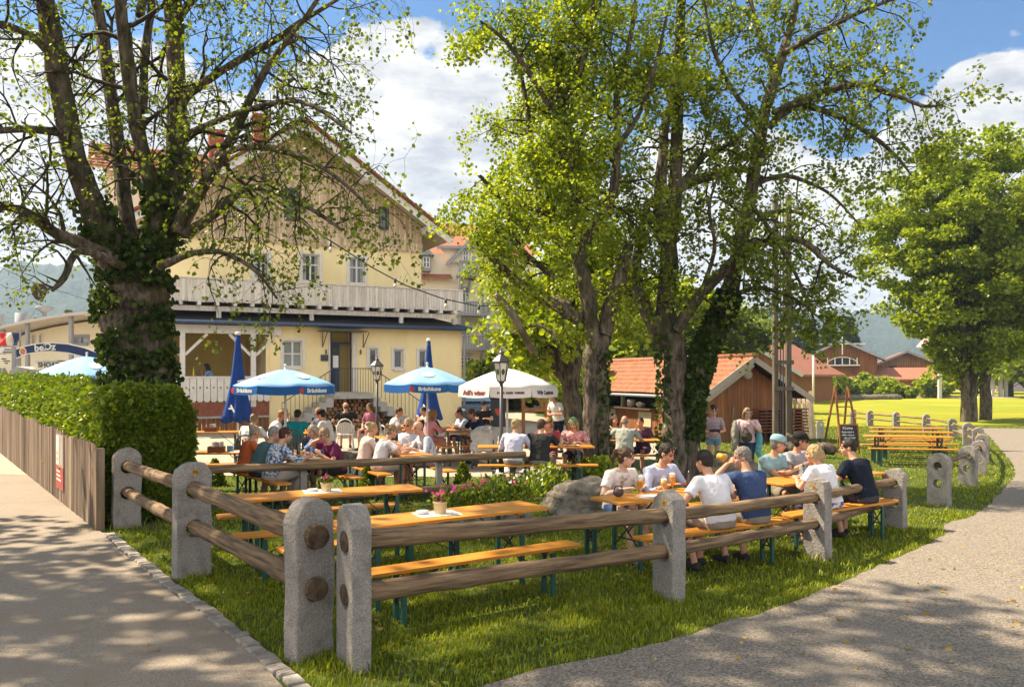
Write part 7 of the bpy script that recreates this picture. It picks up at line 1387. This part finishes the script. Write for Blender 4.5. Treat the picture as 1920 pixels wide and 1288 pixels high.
x, y = (951 - CX) * 18.0 / FPX, 18.0; parasol('open white parasol behind the lamp post', x, y, 1.12, 2.25, 1.86, m_canw, m_canw, {0: ('Wir Lenne', .12, m_letd), 6: ("Adi's wiser", .14, m_letr), 7: ('INTER  DARK  WEIGER', .055, m_letd)}, 8, face_rot(x, y, 7, extra=rad(4)), disc=False, vh=.20)
x, y = (163 - CX) * 22.5 / FPX, 22.5; parasol('pale blue parasol peeping over the hedge next to the ivy trunk', x, y, 1.5, 2.62, 2.03, m_canblue, m_valblue, {0: ('', .1, m_letw)}, 8, face_rot(x, y, 0, extra=rad(14)))
def closed(label, x, y, zt, zb, wd, seed):
    rg = random.Random(seed); r = thing('closed_parasol', label, 'parasol', (x, y, .012)); rings = []; n = 24
    for i in range(13):
        t = i / 12; z = zt - .05 - (zt - zb) * t; R0 = wd / 2 * (.12 + .55 * t + .33 * t ** 3); rings.append([(R0 * (1 + .30 * t * math.cos(6 * q + 1.5 * t)) * math.cos(q), R0 * (1 + .30 * t * math.cos(6 * q + 1.5 * t)) * math.sin(q), z - .06 * t * math.cos(6 * q)) for q in [2 * math.pi * j / n for j in range(n)]])
    mb = MB(); mb.rings(rings, caps=False); o = mb.build('folded_canopy', m_navy, r); o.modifiers.new('cloth', 'SOLIDIFY').thickness = .008
    p = MB(); p.tube([(0, 0, 0), (0, 0, zt)], .03, 8); p.lathe([(.075, zt - .06), (.085, zt - .02), (.05, zt + .03)], n=10); p.lathe([(.3, 0), (.3, .06), (.06, .1)], n=12); p.build('pole', m_wht, r)
    for i, (w_, dx, t, ro, sz) in enumerate((('Z0', .22, .58, 12, .2), ('y', -.22, .86, 60, .26))):
        z = zt - (zt - zb) * t; rr = wd / 2 * (.12 + .55 * t + .33 * t ** 3) * 1.20; a = math.atan2(-y, -x) + dx * 2.2; text(w_, sz, m_letw, r, frame((rr * math.cos(a), rr * math.sin(a), z), (-math.sin(a), math.cos(a), 0), (math.cos(a), math.sin(a), .25)) @ Matrix.Rotation(rad(ro), 4, 'Z'), bold=.012)
closed('tall closed royal blue parasol by the loggia', (446 - CX) * 22.6 / FPX, 22.6, EYE + 80 * 22.6 / FPX, EYE - 82 * 22.6 / FPX, .78, 1)
closed('closed royal blue parasol standing by the far corner of the inn', (804 - CX) * 26.0 / FPX, 26.0, EYE + 68 * 26 / FPX, EYE - 78 * 26 / FPX, .72, 2)
def lamp(label, px, D, s=1.0):
    P = at(px, 705, D); r = thing('street_lamp', label, 'lamp post', (P.x, P.y, 0), rad(20)); r.scale = (s, s, s); mb = MB(); mb.tube([(0, 0, 0), (0, 0, .9), (0, 0, .95), (0, 0, 1.98)], [.06, .055, .038, .034], 12); mb.lathe([(.034, 1.95), (.06, 1.97), (.07, 2.0)], n=12); mb.build('pole', m_iron, r)
    z0, z1 = 2.0, 2.36; n = 6; g = MB(); fr = MB(); c = lambda q, rr, z: (rr * math.cos(q), rr * math.sin(q), z)
    for i in range(n):
        a, b = 2 * math.pi * i / n, 2 * math.pi * (i + 1) / n; g.add([c(a, .085, z0), c(b, .085, z0), c(b, .15, z1), c(a, .15, z1)], [(0, 1, 2, 3)]); fr.bar(c(a, .087, z0), c(a, .153, z1), .014); fr.bar(c(a, .153, z1), c(b, .153, z1), .018); fr.bar(c(a, .088, z0), c(b, .088, z0), .014)
    g.build('lantern_glass', plain('milk_glass', (.72, .68, .58), rough=.3), r); fr.build('lantern_frame', m_iron, r); cp = MB(); cp.lathe([(.19, z1 + .01), (.19, z1 + .025), (.10, z1 + .12), (.05, z1 + .16), (.05, z1 + .20), (.015, z1 + .24), (.02, z1 + .27), (.002, z1 + .29)], n=6, smooth=False); cp.build('lantern_cap', m_iron, r)
    for i in (3, 4, 5):
        q = 2 * math.pi * (i + .5) / n; rr = .118 * math.cos(math.pi / n) + .006; M = frame((rr * math.cos(q), rr * math.sin(q), z0 + .18), (-math.sin(q), math.cos(q), 0), (math.cos(q), math.sin(q), -.16)); e = MB(); e.add([M @ Vector((.035 * math.sin(t), .06 * math.cos(t), 0)) for t in [2 * math.pi * k / 14 for k in range(14)]], [tuple(range(13, -1, -1))]); e.build('emblem', plain('lamp_emblem', (.06, .09, .05)), r)
lamp('black lamp post in front of the white parasol, lantern with oval emblems', 940, 16.2)
lamp('black lamp post in front of the stairs and railing', 707, 22.6)
def strings():
    r = thing('string_lights', 'black cable with bare bulbs sagging from the maple to the twin trunked tree', 'string lights', (0, 0, 0)); P = [at(px, py, D) for px, py, D in ((398, 290, 13.8), (455, 345, 14.2), (530, 395, 14.6), (620, 452, 15.1), (700, 503, 15.5), (760, 535, 15.8), (830, 560, 16.1), (890, 573, 16.4), (940, 574, 16.6), (985, 560, 16.8), (1030, 538, 17))]
    mb = MB(); mb.tube(P, .012, 6); mb.build('cable', m_iron, r)
    for px, py, D in ((620, 454, 15.1), (741, 522, 15.7), (836, 560, 16.1), (898, 572, 16.4), (933, 572, 16.5), (971, 563, 16.75)):
        q = at(px, py, D); s = MB(); s.tube([q, q - Vector((0, 0, .09))], .022, 8); so = s.build('socket', m_iron, r); b = MB(); b.lathe([(.016, 0), (.032, -.04), (.034, -.065), (.018, -.095), (.002, -.10)], q - Vector((0, 0, .09)), 10); b.build('bulb', plain('bulb_glass', (.75, .72, .62), rough=.15), so)
strings()
def boulder(label, px, py, D, size, seed, mat):
    rg = np.random.default_rng(seed); P = at(px, 705, D); g = float(gz(P.x, D)); me = bpy.data.meshes.new('boulder'); import bmesh; bm = bmesh.new(); bmesh.ops.create_icosphere(bm, subdivisions=5, radius=1)
    for v in bm.verts:
        d = v.co.normalized(); k = 1
        for i in range(1, 8):
            f = 1.3 * 1.9 ** i * .6; ph = seed * 3.1 + i; k += .17 / 1.5 ** i * (math.sin(d.x * f + ph) * math.sin(d.y * f * 1.1 + ph * 2) + math.sin(d.z * f * 1.3 + ph * .7 + d.x * 2))
        v.co = Vector((d.x * size[0] * k, d.y * size[1] * k, max(d.z, -.35) * size[2] * k))
    bm.to_mesh(me); bm.free(); me.polygons.foreach_set('use_smooth', [True] * len(me.polygons)); me.materials.append(mat); o = bpy.data.objects.new('boulder', me); COL.objects.link(o); o.location = (P.x, D, g + size[2] * .25); tag(o, label, 'boulder'); return o
m_rock = nmat('rock', (.22, .19, .15), (.08, .07, .055), scale=5, rough=.95, bump=.9, bscale=9, bdist=.08, c3=(.10, .095, .03), s3=2.2, lo3=.58, hi3=.72)
m_rockm = nmat('mossy_rock', (.26, .21, .15), (.09, .075, .05), scale=4, rough=.95, bump=1, bscale=9, bdist=.08, c3=(.045, .045, .02), s3=1.5, lo3=.5, hi3=.6)
boulder('large grey boulder at the foot of the twin trunked tree', 1092, 940, 12.9, (.54, .5, .44), 4, m_rock)
boulder('dark mossy boulder behind the navy T-shirt, under the standing women', 1385, 860, 15.2, (.72, .5, .62), 9, m_rockm)
def flowerbed():
    rg = np.random.default_rng(4)
    spots = [(875, 950, m_hedge, 'pink', .30), (905, 948, m_hedge, 'pink', .34), (935, 945, m_hedge, 'white', .45), (960, 942, m_hedge, 'pink', .36), (985, 938, m_leafT, 'white', .34), (1008, 930, m_leafT, 'white', .42), (1030, 925, m_leafT, None, .5), (850, 955, m_hedge, 'pink', .25)]
    labs = ['low plant with pink flowers behind the pink potted flower', 'bushy plant with pink and mauve flowers in the bed', 'tall pale pink flowers at the foot of the lamp post', 'plant with yellow and pink blossoms below the lower wooden rail', 'white flowering plant next to the lamp post foot', 'tall leafy plant with white flowers beside the boulder', 'tall bright green leafy plant left of the boulder', 'short pink flower next to the grey fence post']
    for i, (px, py, m, fl, h) in enumerate(spots):
        x, y = gp(px, py); r = thing('flower_plant', labs[i], 'flowering plant', (x, y, 0), 0, 'flower bed in front of the rail fence'); n = 260; P = np.column_stack([rg.normal(0, .13, n), rg.normal(0, .12, n), rg.random(n) ** .8 * h]); leafmesh(P, np.column_stack([rg.normal(0, .5, n), rg.normal(0, .5, n), rg.uniform(.3, 1.2, n)]), rg.uniform(.05, .12, n), m, 'leaves', r, .2, .08)
        if fl: n = 20; P = np.column_stack([rg.normal(0, .13, n), rg.normal(0, .10, n), h * rg.uniform(.75, 1.25, n)]); P += rg.normal(0, .01, P.shape); leafmesh(P, rg.normal(0, 1, (n, 3)), rg.uniform(.035, .06, n), m_pinkfl if fl == 'pink' else m_whitefl, 'blossoms', r, .55)
    for px, py, h, lab in ((691, 935, .62, 'small clipped conifer bush under the bench of the woman in white'), (868, 930, .58, 'small cone shaped conifer behind the grey fence post'), (403, 910, .5, 'leafy bush at the end of the wooden rail beside the granite post')):
        x, y = gp(px, py); r = thing('shrub', lab, 'shrub', (x, y, 0)); n = 1500; z = rg.random(n) ** 1.4; rr = .2 * (1 - z) ** .7 * rg.random(n) ** .4; a = rg.uniform(0, 6.28, n); leafmesh(np.column_stack([rr * np.cos(a), rr * np.sin(a), z * h]), np.column_stack([np.cos(a), np.sin(a), rg.uniform(0, 1, n)]), rg.uniform(.03, .06, n), m_hedge, 'foliage', r, .4, .1)
    mb = MB()
    x, y = gp(1118, 905); r = thing('leafy_plant', 'bright leafy plant growing against the twin trunk behind the boulder', 'plant', (x, y - .25, 0)); n = 300; P = np.column_stack([rg.normal(0, .25, n), rg.normal(0, .1, n), rg.random(n) * .35 + .15]); leafmesh(P, np.column_stack([rg.normal(0, .6, n), rg.normal(-.3, .4, n), rg.uniform(.1, 1, n)]), rg.uniform(.06, .12, n), m_leafB, 'leaves', r, .35)
    for k, (x, y) in enumerate(((-.35, 11.9), (-.95, 11.5), (.25, 11.6))):
        o = MB(); o.ball((0, 0, .05), (.42, .13, .09), 12, 7); o = soft(o.build('edging_stone', m_rock), .025, .06, foldtex, 1); o.location = (x, y, 0); o.rotation_euler = (0, 0, .2 * k); tag(o, ['long flat stone edging the flower bed, behind the pink potted flower', 'flat stone edging the bed, nearest to the second empty table', 'flat stone edging the bed, nearest to the boulder'][k], 'stone')
    o = MB(); o.bb(-.55, .55, -.2, .2, 0, .32); o = bevel(o.build('stone_block', m_rock), .03); x, y = gp(915, 1005); o.location = (x, y, 0); o.rotation_euler = (0, 0, .35); tag(o, 'low grey stone block standing under the empty table', 'stone block')
    o = MB(); o.bb(-.65, .65, -.22, .22, 0, .30); o = bevel(o.build('stone_block', m_rock), .03); x, y = gp(625, 862); o.location = (x + .9, y - 1.0, 0); tag(o, 'pale stone block seat beyond the purple shirt', 'stone block')
flowerbed()
def rightside():
    P = at(1515, 705, 24.5); g = float(gz(P.x, 24.5)); L_ = thing('felled_log', 'thick gnarled dark log lying on the lawn behind the black cap', 'log', (P.x, P.y, g + .22), rad(-14)); mb = MB(); mb.tube([(-.75 + .15 * i, R.gauss(0, .03), R.gauss(0, .025) + .05 * math.sin(i)) for i in range(11)], [.13, .17, .2, .19, .2, .22, .21, .2, .2, .17, .12], 12); mb.tube([(-.3, 0, .1), (-.4, -.1, .36), (-.62, -.1, .46)], [.1, .08, .06], 8); mb.build('bark', m_bark, L_)
    def W(px, D): P = at(px, 705, D); return P.x, P.y, float(gz(P.x, D))
    D = 28.6; x, y, g = W(1466, D); M_ = thing('wooden_mast', 'tall wooden double post mast with cross pieces rising through the leaves', 'mast', (x, y, g), rad(8)); mp = nmat('mast_wood', (.135, .112, .085), (.07, .058, .044), scale=4, stretch=(3, 3, .3), rough=.9); zt = EYE + 340 * D / FPX - g
    for s in (-1, 1): mb = MB(); mb.bb(s * .24 - .075, s * .24 + .075, -.08, .08, 0, zt); mb.build('post', mp, M_)
    [(lambda c: (c.bb(-.36, .36, -.16, -.105, z, z + .14), c.build('cross_piece', mp, M_)))(MB()) for z in (1.9, 2.8, 3.75, 5.6, 7.5)]; mb = MB(); [mb.bar((s * .05, 0, .3), (s * .05, 0, zt), .03) for s in (-1, 1)]; mb.build('rod', m_iron, M_); mb = MB(); boards(mb, .0, .44, .1, 1.85, .14, .15); mb.build('board_casing', m_dkwood, M_)
    D = 30.5; x, y, g = W(1578, D); A = thing('step_ladder', 'brown wooden A-frame ladder on the lawn behind the chalkboard', 'ladder', (x, y, g), rad(14)); h = 2.0
    for s in (-1, 1):
        mb = MB(); mb.bar((s * .38 - s * .0, -.45, 0), (s * .26, 0, h), .07, .05); mb.build('front_rail', m_brown, A); mb = MB(); mb.bar((s * .38, .45, 0), (s * .26, .02, h), .07, .05); mb.build('rear_rail', m_brown, A)
    mb = MB(); [mb.bar((-.36 + .11 * t, -.45 * (1 - t), h * t), (.36 - .11 * t, -.45 * (1 - t), h * t), .05, .04) for t in (.16, .32, .48, .64, .8)]; mb.build('rungs', m_brown, A)
    D = 25.6; x, y, g = W(1594, D); Bd = thing('chalkboard', 'framed chalkboard with white handwriting standing on the lawn', 'chalkboard', (x, y, g), rad(4)); T_ = Matrix.Rotation(rad(-8), 4, 'X'); Hh = .92; Wd = .58
    mb = MB(); [mb.bb(s * Wd / 2 - .02, s * Wd / 2 + .02, -.02, .02, 0, Hh) for s in (-1, 1)]; mb.bb(-Wd / 2 + .02, Wd / 2 - .02, -.02, .02, Hh - .04, Hh); mb.bb(-Wd / 2 + .02, Wd / 2 - .02, -.02, .02, .18, .22); o = mb.build('board_frame', m_brown, Bd); o.matrix_local = T_; mb = MB(); mb.bb(-Wd / 2 + .02, Wd / 2 - .02, -.008, .008, .22, Hh - .04); o = mb.build('slate', plain('slate', (.035, .038, .042), rough=.8), Bd); o.matrix_local = T_; mb = MB(); [mb.bar((s * Wd / 2 * .95, .30, 0), (s * Wd / 2 * .95, -.02 + .12, Hh * .95), .03) for s in (-1, 1)]; mb.build('rear_leg', m_brown, Bd)
    for i, (s, z, sz) in enumerate((('KLinne', .80, .115), ('Bade miud o', .68, .075), ('selbsr comp o', .59, .070), ('- dim pinirdasl', .50, .068), ('Mohr pl adinntagl', .385, .058), ('Gaalinnmm', .30, .060))): text(s, sz, m_letw, Bd, T_ @ Matrix.Translation((-.03 * (i < 3), -.011, z)) @ Matrix.Rotation(rad(90), 4, 'X'), extrude=.001, bold=.002)
    D = 26.5; x, y, g = W(1536, D); S = thing('board_post', 'grey steel post with a small holed grey board on the lawn', 'sign post', (x, y, g)); mb = MB(); mb.tube([(0, 0, 0), (0, 0, .9)], .045, 8); mb.lathe([(.2, 0), (.2, .04), (.06, .08), (.06, .3)], n=12); mb.build('post', m_greydk, S); mb = MB(); mb.plate([(-.10, .42), (.13, .42), (.13, .92), (.07, .98), (-.06, .98), (-.10, .92)], [circ(.05, .86, .03, 8), circ(.05, .72, .03, 8), circ(.05, .55, .03, 8)], -.06, -.03); mb.build('board', m_concrete, S)
    D = 33; x, y, g = W(1509, D); o = MB(); o.tube([(0, 0, 0), (0, 0, 1.35)], .09, 8); o = o.build('wooden_post', m_log); o.location = (x, y, g); tag(o, 'grey wooden post on the lawn behind the holed board', 'post')
    D = 70; x, y, g = W(1525, D); S = thing('path_lamp', 'slim white lamp post with a small leafy sapling beside the far path', 'lamp post', (x, y, g)); mb = MB(); mb.tube([(0, 0, 0), (0, 0, 4.2)], .09, 8); mb.build('pole', m_wht, S); mb = MB(); mb.ball((0, 0, 4.35), .2, 8, 6); mb.build('lamp_globe', m_wht, S)
    for i, (px, D, w_) in enumerate(((1590, 84, 1.6), (1614, 84, 1.9), (1648, 85, 1.4), (1672, 85, 1.2))): x, y, g = W(px, D); o = MB(); o.ball((0, 0, .2), (w_, .5, .35), 10, 6); o = soft(o.build('bed_stone', m_rock), .1, .2, foldtex, 1); o.location = (x, y, g); tag(o, ['low reddish stone at the start of the far flower bed', 'long low stone in the middle of the far flower bed', 'rounded stone under the round bright shrub', 'small stone at the end of the far flower bed'][i], 'stone')
    x, y, g = W(1303, 19.6); s = thing('pushchair', 'dark folded pushchair leaning at the foot of the ivy tree', 'pushchair', (x, y, g)); [(lambda w_: (w_.lathe([(.10, -.02), (.10, .02)], n=14), setattr(w_.build('wheel', m_iron, s), 'matrix_local', Matrix.Translation((dx, 0, .12)) @ Matrix.Rotation(rad(90), 4, 'Y'))))(MB()) for dx in (-.18, .18)]; mb = MB(); mb.ball((0, 0, .42), (.2, .2, .22), 10, 7); mb.build('seat', m_iron, s); mb = MB(); mb.bar((-.18, 0, .12), (-.15, .25, .85), .025); mb.bar((.18, 0, .12), (.15, .25, .85), .025); mb.bar((-.15, .25, .85), (.15, .25, .85), .025); mb.build('handle', m_greydk, s)
    # parking place: car, wooden frame, wrapped chair
    D = 36.6; P = at(886, 705, D); C = thing('parked_car', 'dark grey car parked nose towards us beyond the inn corner', 'car', (P.x, P.y, 0), rad(8))
    cp = nmat('car_paint', (.05, .055, .065), (.045, .05, .06), scale=2, rough=.2, spec=.7); body = MB(); sec = [(-2.1, .30, .62, .72), (-2.0, .28, .80, .82), (-1.0, .25, .95, .88), (-.9, .25, .97, .89), (1.6, .25, 1.0, .90), (2.1, .28, .95, .86), (2.2, .35, .85, .78)]
    body.rings([[(-w_, yy, z0), (w_, yy, z0), (w_ * 1.02, yy, (z0 + z1) / 2), (w_ * .96, yy, z1), (-w_ * .96, yy, z1), (-w_ * 1.02, yy, (z0 + z1) / 2)] for yy, z0, z1, w_ in sec], smooth=False); o = bevel(body.build('body', cp, C), .05, 3)
    cab = MB(); cab.rings([[(-w_, yy, z0), (w_, yy, z0), (w_ * .82, yy + dy, z1), (-w_ * .82, yy + dy, z1)] for yy, dy, z0, z1, w_ in ((-.95, .75, .95, 1.50, .80), (1.9, -.35, .98, 1.46, .80))], smooth=False); bevel(cab.build('cabin', cp, C), .05, 3); g_ = MB(); g_.add([(-.70, -.90, 1.0), (.70, -.90, 1.0), (.58, -.26, 1.45), (-.58, -.26, 1.45)], [(0, 1, 2, 3)]); w2 = g_.build('windscreen', glassmat('windscreen', (.20, .30, .40)), C); w2.location = (0, -.05, .02)
    for s in (-1, 1):
        for yy in (-1.3, 1.35): w_ = MB(); w_.lathe([(.20, -.1), (.32, -.1), (.33, 0), (.32, .1), (.2, .1)], n=18); o = w_.build('wheel', m_iron, C); o.matrix_local = Matrix.Translation((s * .80, yy, .33)) @ Matrix.Rotation(rad(90), 4, 'Y')
        h = MB(); h.ball((s * .62, -2.04, .68), (.15, .05, .07), 10, 6); h.build('headlight', m_wht, C); h = MB(); h.ball((s * 1.02, -.75, 1.0), (.12, .06, .08), 8, 6); h.build('mirror', cp, C)
    h = MB(); h.bb(-.4, .4, -2.13, -2.10, .40, .58); h.build('grille', m_iron, C); h = MB(); h.bb(-.25, .25, -2.16, -2.135, .38, .48); h.build('number_plate', m_wht, C)
    D = 30; P = at(1003, 705, D); F = thing('timber_frame', 'brown timber frame stand behind the white parasol', 'timber frame', (P.x, P.y, 0), rad(-6))
    for xx in (-.42, .42): mb = MB(); mb.bb(xx - .06, xx + .06, -.06, .06, 0, 1.9); mb.build('post', m_brown, F)
    mb = MB(); mb.bb(-.36, .36, -.05, .05, .82, .95); mb.bar((-.3, 0, 1.9), (.34, 0, .95), .10); mb.bb(-.5, .5, -.05, .05, 1.9, 2.0); mb.build('beam', m_brown, F)
    D = 34.5; P = at(934, 705, D); Bn = thing('waste_bin', 'tall grey bin with a red heart sticker beside the person in orange', 'bin', (P.x, P.y, 0)); mb = MB(); mb.bb(-.3, .3, -.3, .3, 0, 1.15); bevel(mb.build('bin_body', m_greydk, Bn), .03); mb = MB(); mb.bb(-.33, .33, -.33, .33, 1.152, 1.22); mb.build('lid', m_greydk, Bn); mb = MB(); mb.add([(.0, -.304, .45), (.13, -.304, .65), (.12, -.304, .75), (.05, -.304, .78), (0, -.304, .73), (-.05, -.304, .78), (-.12, -.304, .75), (-.13, -.304, .65)], [(0, 1, 2, 3, 4, 5, 6, 7)]); mb.build('sticker', m_red, Bn)
    chair(.05 - .68, 18.9, rad(170), 'chair wrapped in clear plastic sheeting left of the lamp post', m_wick); w_ = MB(); w_.rings([[(.30 * k * math.cos(q), .30 * k * math.sin(q) - .05, z) for q in [2 * math.pi * j / 16 for j in range(16)]] for k, z in ((1.1, .38), (1.0, .6), (.98, .82), (.7, .92), (.1, .93))]); o = soft(w_.build('plastic_cover', nmat('plastic_sheet', (.55, .52, .49), (.42, .40, .38), scale=8, rough=.25, spec=.7)), .03, .12, foldtex_b, 1); o.location = (-.63, 18.9, .03); tag(o, 'crumpled clear plastic sheet draped over the chair by the lamp post', 'plastic cover')
    sg = thing('street_sign', 'small white street name sign between the villa and the pale trunk', 'sign', at(1005, 674, 30)); mb = MB(); mb.bb(-.48, .48, -.01, .01, -.1, .1); mb.build('sign_panel', m_wht, sg); mb = MB(); mb.tube([(-.42, .03, -2.72), (-.42, .03, .1)], .025, 8); mb.build('pole', m_greydk, sg); text('LAV REGEN', .10, m_letd, sg, Matrix.Translation((0, -.012, 0)) @ Matrix.Rotation(rad(90), 4, 'X'), extrude=.001)
    person('dark haired woman in a light blue top sitting behind the loggia balustrade', LOG[0], LOG[1], (-1, -.2), (.20, .36, .58), (.1, .1, .1), 'long', 'dark', 14, det=0, z0=LOG[2], hands='phone')
    for i, (px, lab) in enumerate(((363, 'yellow bottle on the loggia balustrade'), (372, 'dark wine bottle on the loggia balustrade'))):
        u = fac(px, 700, -.07)[0]; p = Matrix.Rotation(HANG, 4, 'Z') @ Vector((u, -.075, 0)); bottle(HO.x + p.x, HO.y + p.y, fac(420, 707, 0)[1] + .032, lab, m_brownb if i else plain('yellow_bottle', (.5, .38, .05), rough=.3), .34)
rightside()
def fallen():
    n = 260; x = NR.uniform(-3, 6, n); y = NR.uniform(5.3, 11, n); k = np.abs(x) < y * .62; x, y = x[k], y[k]; P = np.column_stack([x, y, gz(x, y) + .025])
    o = leafmesh(P, np.column_stack([NR.normal(0, 1, len(x)), NR.normal(0, 1, len(x)), NR.normal(0, .12, len(x))]), NR.uniform(.03, .065, len(x)), leafmat('dry_leaf', (.30, .17, .05), (.5, .33, .10), trans=.2), 'fallen_leaves', None, .3, .12); tag(o, kind='stuff')
fallen()
def grit():
    E = np.array([q for q in GRAV if 5.0 < q[1] < 14 and abs(q[0]) < q[1] * .66]); k = NR.integers(len(E), size=900); P = E[k] + NR.normal(0, .16, (900, 2)) + (.06, -.08); P = P[pip(P[:, 0], P[:, 1], grav)]; n = len(P); s = NR.uniform(.004, .012, n)
    z = gz(P[:, 0], P[:, 1]) + .015; o8 = np.array([[1, 0, 0], [0, 1, 0], [-1, 0, 0], [0, -1, 0], [0, 0, .8]]); V = np.column_stack([P, z])[:, None, :] + o8[None] * s[:, None, None] * NR.uniform(.6, 1.3, (n, 5, 3)); i = np.arange(n)[:, None] * 5
    tag(npmesh('loose_gravel', V.reshape(-1, 3), np.concatenate([i + np.array([[0, 1, 4]]), i + np.array([[1, 2, 4]]), i + np.array([[2, 3, 4]]), i + np.array([[3, 0, 4]])]), m_stone), kind='stuff')
    n = 9000; x = NR.uniform(-5, 7.5, n); y = NR.uniform(5.2, 13, n); c = np.sin(x * 2.3 + 1.1 * np.sin(y * 3.1)) * np.sin(y * 2.1 + 1.7 * np.sin(x * 1.3)); k = (c > .25) & (np.abs(x) < y * .65) & ~pip(x, y, GRAV) & ~pip(x, y, [(q[0] + .15, q[1] + .05) for q in asph]) & ((x > -4.6 + (y - 11) * -.35) | (y < 11.2)); x, y = x[k], y[k]; m = len(x)
    tag(leafmesh(np.column_stack([x, y, gz(x, y) + NR.uniform(.01, .045, m)]), np.column_stack([NR.normal(0, 1, m), NR.normal(0, 1, m), NR.uniform(-.1, .6, m)]), NR.uniform(.02, .055, m), leafmat('weed_leaf', (.05, .10, .012), (.16, .22, .03), trans=.3), 'weeds', None, .38, .1, 1.5), kind='stuff')
grit()
grass()
